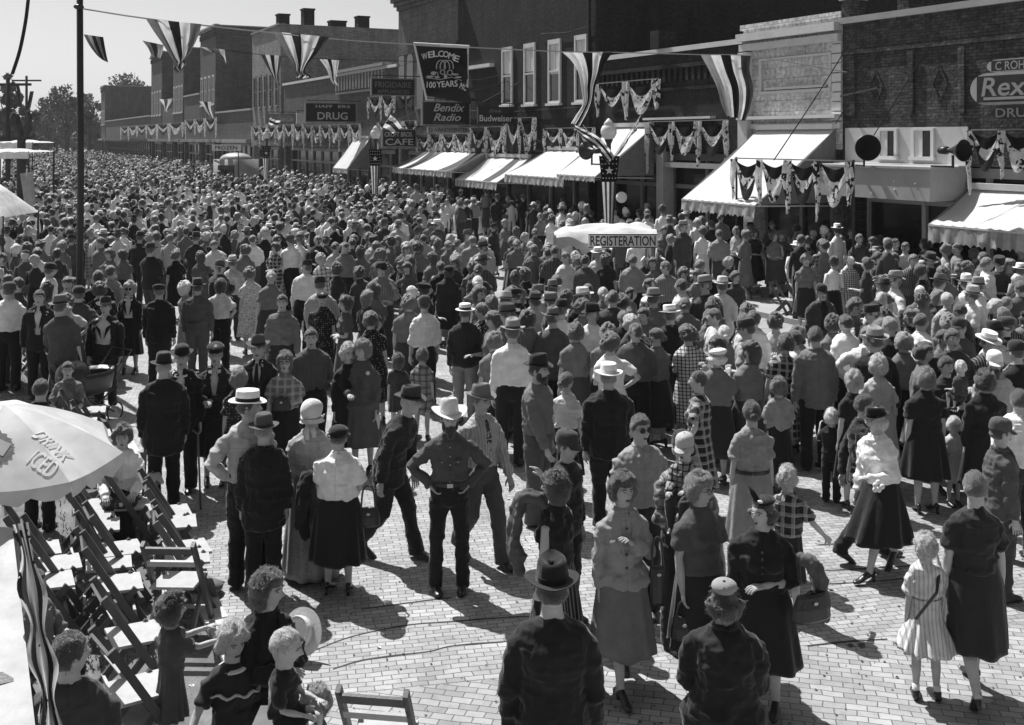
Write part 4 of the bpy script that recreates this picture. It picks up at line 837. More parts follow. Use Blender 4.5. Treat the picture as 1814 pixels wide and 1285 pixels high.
# ------------------------------------------------------------------ awnings
CANV = surf('awning_canvas', .56, .85, .08, 1.5, .2, 12)
def awning(label, pl, pr, zt, proj, zb, val=.28, bands=None, ribs=True, flare=0):
    """canvas sheet from the wall down to a front bar, scalloped valance, closed ends"""
    q0, q1 = Q(pl), Q(pr); root = empty('awning', world((q0+q1)/2, D-.04), TH, label, 'awning', 'shop awnings along the right pavement'); L = q1-q0
    nu, nv = 40, 8; G = []
    for i in range(nu+1):
        x = -L/2+L*i/nu; col = []
        for j in range(nv+1):
            v = j/nv; sag = -.06*sin(pi*v)*(1+.5*sin(i/nu*pi*3)); e = .04*sin(i*1.7)*v; col.append((x*(1+flare*v), -proj*v, zt+(zb-zt)*v+sag+e*.5))
        G.append(col)
    G = np.array(G); m = MB(); nb_ = len(bands) if bands else 1
    for k in range(nb_):
        a, b = int(round(k*nu/nb_)), int(round((k+1)*nu/nb_)); m.grid(G[a:b+1], bands[k] if bands else 0)
    c = m.build('canvas', [CANV, sheer(5)], root, True)
    m = MB(); nn = max(8, int(L/.16)); x = np.linspace(-L/2, L/2, nn*4+1)*(1+flare); ph = np.arange(nn*4+1)/4*2*pi
    zf = np.interp(np.linspace(0, nu, nn*4+1), np.arange(nu+1), G[:, -1, 2])
    W0 = np.stack([x, np.full_like(x, -proj)-.004, zf], -1); W1 = np.stack([x, -proj-.03-.02*np.sin(ph*.37), zf-val+.05*np.abs(np.sin(ph/2))], -1)
    H = np.stack([W0, (W0+W1)/2+np.array((0, 0, 0))+np.stack([x*0, .015*np.sin(ph*.5), x*0], -1), W1], 1)
    for k in range(nn): m.grid(H[k*4:k*4+5], 1 if k % 2 else 0)
    m.build('valance', [sheer(8), sheer(7)], root, True)
    for a in (-1, 1): m = MB(); m.add([(a*L/2, -.0, zt), (a*L/2*(1+flare), -proj, zb), (a*L/2, 0, zb)], [[[0, 1, 2]]]); m.build('end_panel', sheer(6), root)
    m = MB(); m.bar((-L/2*(1+flare), -proj, zb-.02), (L/2*(1+flare), -proj, zb-.02), .04, .04)
    for a in (-1, 1): m.bar((a*(L/2-.03), -.0, zb-.1), (a*(L/2-.03)*(1+flare), -proj, zb-.03), .035, .035)
    m.build('frame', WHITEP, root); m = MB(); m.bar((-L/2, -.05, zt+.06), (L/2, -.05, zt+.06), .14, .14); m.build('roller_box', WHITEP, root); return root
awning('large white awning under the pale stone front', 1345, 1482, 4.45, 2.7, 2.5, .34)
awning('light canvas awning sloping in at the right edge of the picture', 1722, 1960, 3.05, 1.35, 2.28, .42)
awning('high white awning just right of the lamp with the flags', 1088, 1160, 4.6, 2.3, 2.95, .2)
awning('wide pale awning with a fringed edge left of the lamp', 975, 1084, 3.75, 1.95, 2.8, .34, flare=.02)
awning('steep white awning with one dark band, second of the striped ones', 865, 942, 3.4, 1.55, 2.42, .34, bands=(0, 0, 0, 0, 1, 0))
awning('white awning with broad dark stripes right of the cafe sign', 757, 868, 3.6, 1.8, 2.75, .3, bands=(1, 0, 1, 0, 0, 0, 0, 1, 0))
awning('small steep white awning left of the cafe sign', 630, 657, 4.2, 1.35, 2.45, .3)
# ------------------------------------------------------------------ projecting signs
def psign(name, label, pl, pr, yt, yb, mat=DARKP, gap=.3, hang=True, th=.14, edge=True):
    t1 = D-gap; q, Y = fq(pr, t1); X = (pr-CX)/F*Y; u = (pl-CX)/F; k = (X-u*Y)/(.893-.45*u); zt, zb = EYE-(yt-HY)/F*Y, EYE-(yb-HY)/F*Y
    root = empty(name, world(q, t1-k/2, 0), TH, label, 'sign'); m = MB(); m.box((0, 0, (zt+zb)/2), (th, k, zt-zb)); m.build('board', mat, root)
    if edge:
        m = MB()
        for a in (-1, 1): m.box((0, 0, (zt+zb)/2+a*(zt-zb)/2), (th+.03, k+.06, .05)); m.box((0, a*k/2, (zt+zb)/2), (th+.031, .05, zt-zb-.05))
        m.build('rim', GREYP, root)
    m = MB(); m.bar((0, k/2-.01, zt+.15), (0, k/2+gap+.1, zt+.15), .05, .05); m.bar((0, -k/2+.05, zt+.15), (0, k/2, zt+.15), .04, .04)
    for a in (-.4, .4): m.bar((0, a*k, zt), (0, a*k, zt+.15), .025, .025)
    if hang: m.bar((0, -k*.4, zt+.15), (0, k/2+gap+.1, zt+1.1), .02, .02)
    m.build('bracket', STEEL, root)
    def put(s, cx, cy, w, h, mt=LETTER, shear=0):      # fractions of the board
        text(root, s, w*k, h*(zt-zb), (th/2+.004, (cx-.5)*k, zt-cy*(zt-zb)), (pi/2, 0, pi/2), mt, shear=shear)
    root['_k'] = k; return root, put, k, zt, zb
_, p, *_r = psign('shop_sign', 'large dark hanging sign reading DRUG above the bunting', 541, 630, 184, 216.5)
p('HAFF', .36, .17, .33, .15); p('ERS', .76, .17, .24, .15); p('DRUG', .53, .68, .60, .40)
_, p, *_r = psign('shop_sign', 'dark appliance sign left of the welcome banner', 657.5, 734, 141, 170)
p('FRIGIDAIRE', .5, .36, .84, .36, LETTER2); p('APPLIANCES', .5, .78, .74, .24, LETTER2)
_, p, *_r = psign('cafe_sign', 'dark sign reading CAFE below the appliance sign', 677, 736, 230, 260)
p('CROFT BROS.', .48, .28, .84, .28); p('CAFE', .5, .72, .84, .38)
r_, p, k, zt, zb = psign('radio_sign', 'dark radio sign with two slanted words under the welcome banner', 747.5, 831, 181.5, 222)
p('Bendix', .56, .25, .66, .34, LETTER, .35); p('Radio', .52, .67, .58, .32, LETTER, .35); p('HOME OF GOOD RADIO SERVICE', .55, .91, .7, .05, LETTER2)
_, p, *_r = psign('name_board', 'pale narrow name board under the radio sign', 757, 830, 225, 236, WOODG, hang=False, edge=False)
p('D. VANDEVENTER', .5, .5, .94, .62, DARKP)
_, p, *_r = psign('beer_sign', 'dark beer sign on the two storey brick wall', 846, 909, 190, 219, DARKP, edge=False)
p('Drink', .48, .25, .34, .2, LETTER2, .2); p('Budweiser', .5, .70, .93, .38)
_, p, *_r = psign('soda_sign', 'long grey soda sign far left of the DRUG sign', 470, 524, 203, 219, GREYP, hang=False)
p('Coca-Cola', .65, .5, .5, .6, LETTER, .3)
_, p, *_r = psign('pale_board', 'blank pale board right beside the soda sign', 525, 541, 200, 219, WHITEP, hang=False, edge=False)
# rounded drugstore sign
def round_sign():
    root = empty('drugstore_sign', world(Q(1716)+.68, D-.55, 0), TH, 'big rounded drugstore sign over the awning at the right edge', 'sign'); 
    def lozenge(x0, x1, z0, z1, r0, th, mat, name, rim=None):
        a = [(x0+r0-r0*cos(t_), (z0+z1)/2+(z1-z0)/2*sin(t_)) for t_ in np.linspace(-pi/2, pi/2, 13)][::-1]; pts = a+[(x1, z0), (x1, z1)]
        pts = [(x1, z1)]+a+[(x1, z0)]; n = len(pts); V = [(x, -th/2, z) for x, z in pts]+[(x, th/2, z) for x, z in pts]; m = MB(); m.add(V, [[[i, (i+1) % n, n+(i+1) % n, n+i] for i in range(n)]])
        cen = len(V); V2 = [((x0+x1)/2, -th/2, (z0+z1)/2), ((x0+x1)/2, th/2, (z0+z1)/2)]; m.add(V+V2, [[[cen, (i+1) % n, i] for i in range(n)], [[cen+1, n+i, n+(i+1) % n] for i in range(n)]]); return m.build(name, mat, root)
    Yq = fq(1720, D-.9)[1]; z = lambda py: EYE-(py-HY)/F*Yq; s_ = Yq/F/.72
    px = lambda p_: (p_-1716)*.0155
    lozenge(px(1716), px(1960), z(187), z(131), .45, .42, surf('enamel_edge', .35, .3, .15), 'main_box'); lozenge(px(1742), px(1960), z(131)+.0, z(108), .3, .34, surf('enamel_edge', .35, .3, .15), 'top_box'); lozenge(px(1750), px(1960), z(212), z(190), .25, .34, DARKP, 'lower_box')
    m = MB(); m.span((px(1728), -.222, z(182)), (px(1955), -.212, z(136))); m.span((px(1750), -.182, z(128)), (px(1955), -.172, z(110))); m.build('sign_face', DARKP, root)
    LT = surf('dim_neon_tube', .28, .4, .1)
    for s, a, b, ya, yb, dy, sh in (('Rexall', 1736, 1846, 139, 172, -.226, .15), ('C ROHWER', 1757, 1838, 112, 127, -.186, 0), ('DRUGS', 1757, 1836, 193, 209, -.178, 0)):
        text(root, s, px(b)-px(a), abs(z(ya)-z(yb)), ((px(a)+px(b))/2, dy, (z(ya)+z(yb))/2), (pi/2, 0, 0), LT, shear=sh)
    m = MB(); m.bar((px(1740), -.226, z(176)), (px(1860), -.226, z(176)), .06, .02, ref=(0, 1, 0)); m.build('underline', LT, root)
    m = MB(); m.bar((px(1800), .1, z(150)), (px(1800), .55, z(150)), .1, .1); m.bar((px(1800), .1, z(120)), (px(1800), .55, z(120)), .1, .1); m.build('bracket', STEEL, root)
round_sign()
# ------------------------------------------------------------------ bunting, banners, flags
def swags(label, pl, pr, zt, drop, n, t=D-.12, sag=None, pl_=None):
    q0, q1 = fq(pl, t)[0], fq(pr, t)[0]; root = empty('bunting', world((q0+q1)/2, t), TH, label, 'bunting', 'patterned bunting draped on the fronts'); L = q1-q0; w = L/n
    for k in range(n):
        xa = -L/2+k*w; G = []
        for i in range(13):
            u = i/12; a = sin(pi*u); G.append([(xa+w*(u*.96+.02), -.03-.05*a*v-.02*sin(v*9+i), zt-a*drop*(.85+.3*((k*3+n)%3)/2)*(.18+.82*v)-.02*v) for v in np.linspace(0, 1, 7)])
        G = np.array(G); m = MB()
        for j, mt in ((0, 1), (2, 0), (4, 2)): m.grid(G[:, j:j+3], mt)
        m.build('swag', [sheer(9, 'blotch'), sheer(1), sheer(9, 'blotch') if k % 2 else sheer(3)], root, True)
    for k in range(n+1):
        m = MB(); x = -L/2+k*w; ww = w*(.20+.10*(k*7%3)/2); drop_ = drop*(.85+.3*((k*5+n)%4)/3)
        G = [[(x+(u-.5)*ww*(1-.35*v)+.03*sin(v*7+k), -.09-.03*sin(u*9+v*4), zt-v*drop_*1.25*(1-.25*abs(u-.5)*2)) for v in np.linspace(0, 1, 9)] for u in np.linspace(0, 1, 6)]; m.grid(G, 0)
        m.build('tail', [sheer(9, 'blotch')], root, True)
    m = MB(); m.bar((-L/2, -.02, zt+.02), (L/2, -.02, zt+.02), .03, .03); m.build('batten', GREYP, root); return root
swags('starred bunting high on the dark brick wall right of the flag lamp', 1062, 1166, fz(1110, 146), 1.0, 2)
swags('bunting along the ledge of the low brick front', 1150, 1290, fz(1215, 216), 1.25, 3, D-.35)
swags('bunting above the wide pale awning', 968, 1056, fz(1010, 228), .85, 3)
swags('bunting hung from the brick wall under the beer sign', 898, 950, fz(925, 210), 1.3, 2)
swags('bunting in shadow between radio sign and beer sign', 835, 895, fz(860, 226), 1.1, 2)
swags('bunting below the name board', 742, 832, fz(785, 238), .9, 4)
swags('bunting behind the cafe sign', 672, 740, fz(705, 216), 1.2, 3)
swags('bunting right under the DRUG sign', 540, 640, fz(590, 222), 1.35, 6)
swags('far bunting left of the DRUG sign', 448, 538, fz(495, 222), 1.35, 6)
swags('bunting under the appliance sign', 655, 700, fz(680, 172), 1.0, 2, D-.5)
swags('distant bunting on the pale shop front', 330, 384, fz(355, 212), 1.6, 3, D-.7)
swags('distant bunting near the street end', 215, 325, fz(270, 222), 1.5, 6, D-.7)
swags('large bunting over the right hand awning', 1722, 1900, fz(1760, 232), 1.05, 3, D-.5)
rt = swags('bunting on poles in front of the large white awning', 1303, 1510, EYE-(283-HY)/F*27.2, 1.05, 4, D-2.6)
m = MB(); q0, q1 = fq(1303, D-2.6)[0], fq(1510, D-2.6)[0]; L = q1-q0
for a in (-1, 1): m = MB(); m.tube([(a*L/2, .03, .12), (a*L/2, .03, 3.7)], .03, 8); m.build('pole', STEEL, rt)
def drape(name, label, rows, Y, stripes, dY=0, fold=.05, nf=5, cat='banner', group=None, single=True):
    """cloth hanging from a wire: rows are left and right edge points, top to bottom"""
    rows = np.array(rows, float); rw = cr(rows, 5); nv = len(rw); ns = len(stripes); nu = ns*6; c = at((rows[0, 0]+rows[0, 2])/2, rows[0, 1], Y)
    if not single: root = empty(name, c, 0, label, cat, group)
    G = np.zeros((nu+1, nv, 3))
    for j, (xa, ya, xb, yb) in enumerate(rw):
        v = j/(nv-1); wpx = abs(xb-xa)+6; w0 = abs(rows[0, 2]-rows[0, 0])
        for i in range(nu+1):
            u = i/nu; gather = min(1.5, w0/wpx); yy = Y+dY*v+fold*(.3+gather)*sin(u*nf*2*pi+v*2.2)*v**.5+.04*sin(u*3+v*5); p = at(xa+(xb-xa)*u, ya+(yb-ya)*u+1.2*sin(u*nf*2*pi)*v*(gather > 1.2), yy); G[i, j] = (p[0]-c[0], p[1]-c[1], p[2]-c[2])
    m = MB(); mats = []
    for k, s_ in enumerate(stripes):
        mt = sheer(*s_) if isinstance(s_, tuple) else sheer(s_)
        if mt not in mats: mats.append(mt)
        m.grid(G[k*6:k*6+7], mats.index(mt))
    if single: return tag(m.build(name, mats, None, True, c), label, cat, group)
    m.build('cloth', mats, root, True); return root
WG = 'striped cloth fans hung from the cross wires'
BAN = [(5), (9), (2), (9), (5)]
drape('cloth_fan', 'striped cloth fan nearest the dark pole, gathered to a point', [(258, 33, 357, 43), (272, 55, 352, 62), (288, 78, 344, 80), (304, 103, 336, 95), (313, 112, 326, 106), (306, 122, 330, 112), (318, 128, 322, 122)], 19.6, BAN, group=WG)
drape('cloth_fan', 'striped cloth fan between the pole and the welcome banner', [(482, 56, 583, 66), (496, 78, 572, 82), (508, 98, 560, 97), (520, 115, 545, 115), (523, 128, 540, 128), (526, 133, 552, 136), (524, 138, 545, 140)], 20.7, [5, 9, 2, 9, 8, 3], group=WG)
drape('cloth_fan', 'striped cloth fan right of the welcome banner, twisting down to the lamp', [(995, 92, 1086, 93), (1012, 108, 1075, 108), (1025, 130, 1066, 130), (1030, 160, 1056, 150), (1032, 185, 1052, 172), (1020, 205, 1046, 195), (1012, 218, 1030, 226)], 24.0, [8, 9, 1, 9, 2], group=WG)
drape('cloth_fan', 'striped cloth fan at the right, hanging straight before the pale front', [(1241, 97, 1330, 99), (1256, 125, 1328, 125), (1270, 155, 1334, 155), (1278, 185, 1330, 188), (1287, 205, 1320, 215)], 25.4, [6, 9, 1, 9, 3], group=WG)
drape('cloth_fan', 'small striped pennant just right of the dark pole', [(148, 61, 183, 66), (158, 80, 186, 84), (170, 96, 190, 104), (182, 106, 192, 111)], 19.3, [4, 6, 2, 5, 2], group=WG, fold=.02)
for lab, rows, st, Y in (('small striped fan left of the corner building windows', [(462, 97, 502, 99), (474, 120, 496, 122), (485, 138, 492, 142), (490, 150, 497, 152)], [3, 8, 1, 8, 4], 44), ('small striped fan before the side wall', [(566, 105, 601, 107), (578, 122, 598, 124), (585, 140, 595, 142), (590, 148, 600, 153)], [8, 8, 1, 9, 8], 46),
    ('small pale pennant left of the far brick block', [(355, 83, 398, 88), (368, 90, 399, 98), (385, 96, 400, 105), (398, 110, 401, 113)], [7, 4, 5, 8], 40), ('tiny striped fan on the far brick block', [(282, 176, 305, 177), (288, 184, 300, 186), (291, 190, 296, 193), (292, 197, 296, 200)], [9, 4, 9], 90),
    ('tiny striped fan beside the pale shop front', [(353, 180, 375, 181), (361, 190, 373, 190), (367, 200, 376, 202), (374, 208, 378, 210)], [8, 2, 9], 80), ('small pennants beyond the first cloth fan', [(252, 72, 290, 80), (262, 85, 288, 92), (268, 98, 284, 104)], [5, 2, 6], 60)):
    drape('cloth_fan', lab, rows, Y, st, group=WG, fold=.03)
# welcome banner
def welcome():
    Y = 22.2; rt = drape('welcome_banner', 'dark banner reading WELCOME 100 YEARS with a covered wagon drawing', [(735, 79, 829, 84), (741, 110, 828, 112), (748, 140, 829, 140), (754, 163, 831, 162), (757, 170, 835, 185)], Y, [1, 1, 1], fold=.015, nf=2, single=False)
    c = rt.location; W3 = lambda px, py, o=.07: np.array(at(px, py, Y-o))-np.array(c)
    def ink(s, w, h, px, py, ang=0): text(rt, s, w*Y/F, h*Y/F, tuple(W3(px, py, .12)), (pi/2, -R_(ang), 0), WHITEP)
    for ch, px, py, an in (('W', 752, 100, -14), ('E', 763, 97, -9), ('L', 772, 95.5, -4), ('C', 781, 95.5, 2), ('O', 790, 96.5, 8), ('M', 799.5, 99.5, 13), ('E', 809, 104, 17)): ink(ch, 9.5, 11, px, py, -an if False else -an)
    for s, px, py, w, an in (('100', 764, 150.5, 16, -2), ('YEARS', 792, 149, 37, 3), ('MC', 821, 154, 13, -22)): ink(s, w, 11, px, py, an)
    m = MB(); arc = lambda cx, cy, rx, ry, a0, a1, r_=.012, k=12: m.tube([W3(cx+rx*cos(t_), cy-ry*sin(t_), .12) for t_ in np.linspace(a0, a1, k)], [r_]*k, 5)
    for cx, rx in ((781, 8), (788, 8.5), (795, 8)): arc(cx, 119, rx, 12, -.3, pi+.3)
    arc(784, 128, 4, 4, 0, 2*pi); arc(797, 129, 4.5, 4.5, 0, 2*pi); arc(772, 132, 4, 4, 0, 2*pi, .009)
    for px, py, rx, rz_ in ((768, 130, 5, 3.5), (762, 136, 6, 2), (775, 137, 5, 2.4), (806, 132, 7, 1.8), (812, 137, 6, 1.6), (789, 135, 3, 4)): m.ell(W3(px, py, .11), (rx*Y/F, .012, rz_*Y/F), 0, 12, 6, .5)
    m.tube([W3(755, 138, .11), (W3(780, 141, .11)), W3(800, 137, .11), W3(818, 143, .11)], [.008]*4, 5)
    m.build('wagon_drawing', surf('pale_wagon_paint', .38, .6, .3, 30), rt)
    m = MB(); m.tube([W3(733, 78, 0), W3(831, 83.5, 0)], [.035, .035], 8); m.tube([W3(734, 78, 0), W3(756, 178, 0)], [.022, .022], 8); m.tube([W3(829, 83, 0), W3(828, 155, 0)], [.018, .018], 8); m.build('white_rod', WHITEP, rt)
welcome()
def wire(label, pts, r=.012, name='wire', mat=WIRE):
    P = [np.array(p) for p in pts]; m = MB(); m.tube(cr(P, 4), [r]*len(cr(P, 4)), 6); o = m.build(name, mat); return tag(o, label, name.replace('_', ' '))
wire('long wire from the dark pole across the street carrying the banners', [at(148, 16, 19.15), at(258, 33, 19.55), at(430, 53, 20.3), at(600, 70, 21.1), at(735, 79, 21.9), at(830, 84, 22.5), at(1000, 92, 23.6), at(1085, 93, 24.2), at(1240, 97, 25.2), at(1330, 100, 25.8), at(1500, 128, 27.3)], .014, mat=ROPE)
wire('second wire further up the street carrying the small fans', [at(355, 83, 40), at(462, 97, 44), at(570, 105, 46), at(700, 108, 50), at(790, 112, 50.8)], .012)
wire('guy wire slanting from the parapet down past the pale stone front', [at(1516, 58, 26.5), at(1450, 165, 25.5), at(1371, 284, 24.5)], .013)
wire('second guy wire slanting down the brick wall', [at(1590, 30, 26.3), at(1540, 120, 26), at(1480, 220, 25.6)], .011)
wire('third guy wire ending at the black horn speaker', [at(1680, 22, 25), at(1610, 140, 24.6), at(1548, 240, 24.2)], .011)
wire('thin wire hanging down left of the dark pole', [at(50, 0, 16), at(45, 40, 16), at(35, 90, 16), at(22, 131, 16)], .028, 'garland', surf('dark_garland', .03, .9, .3, 20))
# dark pole
m = MB(); m.tube([(-7.68, 19, -.02), (-7.64, 19, 3.5), (-7.66, 19, 7.4)], [.062, .058, .055], 14); m.ell((-7.655, 18.95, 6.52), (.09, .09, .05)); tag(m.build('steel_pole', STEEL, None, True), 'tall dark steel pole rising from the crowd at the left', 'pole')
# lamp posts
def star(cx, cz, r, y): 
    P = [(cx, y, cz)]+[(cx+(r if k % 2 == 0 else r*.42)*sin(k*pi/5), y, cz+(r if k % 2 == 0 else r*.42)*cos(k*pi/5)) for k in range(10)]; return P, [[[0, 1+k, 1+(k+1) % 10] for k in range(10)]]
def lamp(loc):
    root = empty('street_lamp', loc, 0, 'ornate street lamp with white globe, starred cloth panel and striped skirt', 'street lamp', 'lamps along the right kerb')
    m = MB(); m.tube([(0, 0, 0), (0, 0, .35), (0, 0, .5), (0, 0, 3.4), (0, 0, 3.9), (0, 0, 4.03)], [.2, .18, .09, .065, .07, .13], 14); m.build('post', STEEL, root, True)
    m = MB(); th = np.arange(16)/16*2*pi; c, s = np.cos(th), np.sin(th); G = [np.stack([c*r_, s*r_, np.full(16, z)], -1) for r_, z in ((.09, 4.02), (.17, 4.08), (.235, 4.2), (.235, 4.32), (.19, 4.42), (.13, 4.46), (.15, 4.49), (.10, 4.56), (.05, 4.62), (.0005, 4.66))]; m.grid(G, 0, True); m.build('globe', surf('milk_glass', .72, .25, .05), root, True)
    m = MB(); m.add([(-.30, -.16, 3.55), (.30, -.16, 3.55), (.22, -.17, 2.80), (-.22, -.17, 2.80)], [[[0, 3, 2, 1]]]); m.add([(-.30, -.14, 3.55), (.30, -.14, 3.55), (.22, -.15, 2.80), (-.22, -.15, 2.80)], [[[0, 1, 2, 3]]]); pn = m.build('starred_panel', sheer(1), root)
    r = np.random.default_rng(1); V, f = star(0, 3.12, .13, -.172); m = MB(); m.add(V, f); m.build('star', WHITEP, pn)
    for i in range(5):
        for j in range(5):
            x, z = (i-2)*.105, 2.9+j*.14
            if abs(x) < .16 and abs(z-3.12) < .15: continue
            V, f = star(x*(1 if z > 3.1 else .85), z, .028, -.172); m = MB(); m.add(V, f); m.build('star', WHITEP, pn)
    m = MB()
    for k in range(6): x0, x1 = (-.21+.07*k), (-.21+.07*(k+1)); m.add([(x0, -.15, 2.79), (x1, -.15, 2.79), (x1*.55, -.12, 1.3), (x0*.55, -.12, 1.3)], [[[0, 3, 2, 1]]], k % 2)
    m.build('striped_skirt', [sheer(8), sheer(3)], root); return root
lp = lamp(world(fq(1068, 16.5)[0], 16.7, .13))
l2 = copy_tree(lp); l2.location = world(fq(658, 16.5)[0], 16.7, .13); l3 = copy_tree(lp); l3.location = world(fq(467, 16.5)[0], 16.7, .13)
for o, s_ in ((lp, 'nearest street lamp with crossed flags, left of the high white awning'), (l2, 'middle street lamp, white globe between the DRUG and CAFE signs'), (l3, 'farthest street lamp, small globe left of the soda sign')): o['label'] = s_
Yl = lp.location.y
def flag(label, base, tip, Y, rows, st):
    root = empty('flag', at(base[0], base[1], Y), 0, label, 'flag', 'flags on the lamp posts'); c = np.array(root.location); m = MB(); m.tube([np.array(at(*base, Y))-c, np.array(at(*tip, Y-.2))-c], [.012, .01], 6); m.build('staff', WHITEP, root)
    rw = cr(np.array(rows, float), 4); G = np.zeros((len(st)*3+1, len(rw), 3))
    for j, (xa, ya, xb, yb) in enumerate(rw):
        for i in range(len(st)*3+1): u = i/(len(st)*3); G[i, j] = np.array(at(xa+(xb-xa)*u, ya+(yb-ya)*u, Y-.1+.10*sin(u*6+j*.9)))-c
    m = MB(); mats = sorted(set(st))
    for k, s_ in enumerate(st): m.grid(G[k*3:k*3+4], mats.index(s_))
    m.build('flag_cloth', [sheer(x) for x in mats], root, True)
flag('striped flag leaning left from the nearest lamp', (1082, 285), (1020, 205), Yl-.3, [(1018, 222, 1026, 238), (1040, 232, 1040, 250), (1060, 243, 1056, 262), (1078, 262, 1068, 278), (1088, 276, 1078, 290)], [9, 2, 9, 3])
flag('curling striped flag leaning right from the nearest lamp', (1085, 282), (1135, 205), Yl-.3, [(1132, 210, 1128, 232), (1122, 232, 1108, 250), (1110, 255, 1096, 268), (1098, 272, 1088, 280)], [9, 2, 9, 4])
flag('small flag on the middle lamp', (672, 238), (692, 203), l2.location.y-.3, [(692, 204, 678, 226), (702, 212, 688, 230), (712, 226, 696, 237)], [9, 3, 9])
flag('small flag on the farthest lamp', (472, 226), (482, 206), l3.location.y-.3, [(478, 209, 476, 220), (488, 213, 484, 224), (497, 214, 492, 226)], [9, 1, 9])
# horn loudspeakers
def horn(label, px, py, Y, r_, aim):
    root = empty('horn_speaker', at(px, py, Y), R_(aim), label, 'loudspeaker', 'horn loudspeakers'); m = MB(); th = np.arange(28)/28*2*pi; c, s = np.cos(th), np.sin(th)
    G = [np.stack([c*a, np.full(28, y), s*a], -1) for a, y in ((r_, .0), (r_*1.04, .01), (r_*1.02, .03), (r_*.8, .1), (r_*.5, .2), (r_*.25, .36), (r_*.18, .5))]; m.grid(G, 0, True); m.build('bell', STEEL, root, True)
    m = MB(); G = [np.stack([c*a, np.full(28, y), s*a], -1) for a, y in ((r_*.98, .005), (r_*.7, .09), (r_*.4, .2), (.001, .3))]; m.grid(G[::-1], 0, True); m.build('throat', surf('black_throat', .008, .6, .1), root, True)
    m = MB(); m.tube([(0, .46, 0), (0, .66, 0)], [.09, .08], 12); m.build('driver', STEEL, root, True); m = MB(); m.bar((0, .3, -.1), (0, .3, -.1-r_*1.2), .04, .04); m.bar((0, .3, -.1-r_*1.1), (0, .9, -.1-r_*1.1), .04, .04); m.build('bracket', STEEL, root)
horn('round black horn speaker facing out on the white band', 1538, 262, 25.2, .30, 0); horn('round dark horn speaker at the edge of the right hand bunting', 1708, 267, 22.8, .23, 25); horn('dark horn speaker turned sideways on the nearest lamp', 1038, 267, Yl-.5, .26, -150)
m = MB(); P = at(1101, 350, 30.5); m.ell(P, (.16, .16, .16), 0, 16, 12); tag(m.build('balloon', surf('white_balloon', .75, .3, .03), None, True), 'round white balloon floating right of the nearest lamp post', 'balloon')
# ------------------------------------------------------------------ trees and poles at the end of the street
def tree(label, px, Y, h, w, seed, zc=.55, dens=2600):
    root = empty('tree', ((px-CX)/F*Y, Y, 0), 0, label, 'tree', 'trees beyond the end of the street'); r = np.random.default_rng(seed); m = MB(); m.tube([(0, 0, 0), (.1, 0, h*.3), (-.05, 0, h*.62)], [w*.05+.1, w*.035+.08, w*.02+.04], 8)
    for k in range(7): a = r.random()*6.28; e = .25+.35*r.random(); m.tube([(0, 0, h*(.25+.05*k)), (cos(a)*w*e*.6, sin(a)*w*e*.6, h*(.45+.06*k)), (cos(a)*w*e, sin(a)*w*e, h*(.6+.05*k))], [.08+w*.012, .06+w*.006, .03], 6)
    m.build('trunk', BARK, root, True); nc = 26; C_ = r.normal(size=(nc, 3)); C_ = nrm_rows(C_)*(r.random(nc)**.45)[:, None]*np.array((w*.42, w*.42, h*.36))+np.array((0, 0, h*.62)); per = dens//nc; P = []
    for c in C_: s_ = w*(.09+.09*r.random()); P.append(c+nrm_rows(r.normal(size=(per, 3)))*(s_*r.random(per)**.4)[:, None])
    P = np.concatenate(P); n = len(P); sz = .22+.25*r.random(n); a = nrm_rows(r.normal(size=(n, 3))); b = nrm_rows(np.cross(a, r.normal(size=(n, 3))))
    V = np.stack([P-a*sz[:, None], P+b*sz[:, None]*.5, P+a*sz[:, None], P-b*sz[:, None]*.5], 1).reshape(-1, 3); m = MB(); m.add(V, [np.arange(4*n).reshape(n, 4)]); m.build('crown', surf('foliage', .12, .8, .5, .4), root)
for lab, px, Y, h, w, sd in (('broad tree behind the last brick building', 232, 225, 19, 11, 1), ('second crown above the last brick roof', 258, 230, 17.5, 8, 2), ('tall dark tree just left of the steel pole', 118, 200, 14.5, 9, 3), ('tree standing right behind the steel pole', 158, 205, 13.5, 8, 4), ('slim tree left of the tall dark tree', 84, 220, 12.5, 6, 5), ('pale low tree at the street end', 66, 240, 11, 7, 6), ('small tree between the slim trees', 100, 235, 10, 6, 7), ('conifer at the left edge of the street end', 14, 130, 12.0, 3.5, 8), ('dark round tree at the left behind the awnings', 40, 150, 8.5, 6, 9), ('bushy tree left of the first brick block', 178, 215, 9.5, 7, 10), ('low spreading shrubbery tree at the far left of the street end', 28, 250, 6.5, 15, 11), ('low wide tree under the pale low tree', 80, 255, 6, 14, 12), ('low wide tree under the tall dark tree', 132, 252, 6.5, 14, 13), ('low wide tree beside the last brick building', 172, 258, 6, 12, 14)): tree(lab, px, Y, h, w, sd)
def upole(label, px, Y, h):
    root = empty('utility_pole', ((px-CX)/F*Y, Y, 0), 0, label, 'utility pole', 'utility poles'); m = MB(); m.tube([(0, 0, 0), (0, 0, h)], [.16, .11], 8); m.build('pole', BARK, root, True); m = MB()
    for z in (h-.4, h-3.4): m.box((0, 0, z), (2.6, .12, .14))
    m.build('crossarm', BARK, root)
upole('utility pole with two crossarms at far left', 47, 95, 9.7); upole('tall thin utility pole at left edge', 14, 60, 7.6)
for lab, rows, Y in (('dark rolled flag on the left of the tree trunk', [(28, 148, 33, 148), (31, 165, 37, 165), (34, 190, 40, 190)], 48), ('dark rolled flag leaning right at left edge', [(53, 162, 60, 162), (50, 178, 57, 178), (48, 192, 54, 192)], 48)): drape('furled_flag', lab, rows, Y, [2, 3], fold=.02, cat='flag')
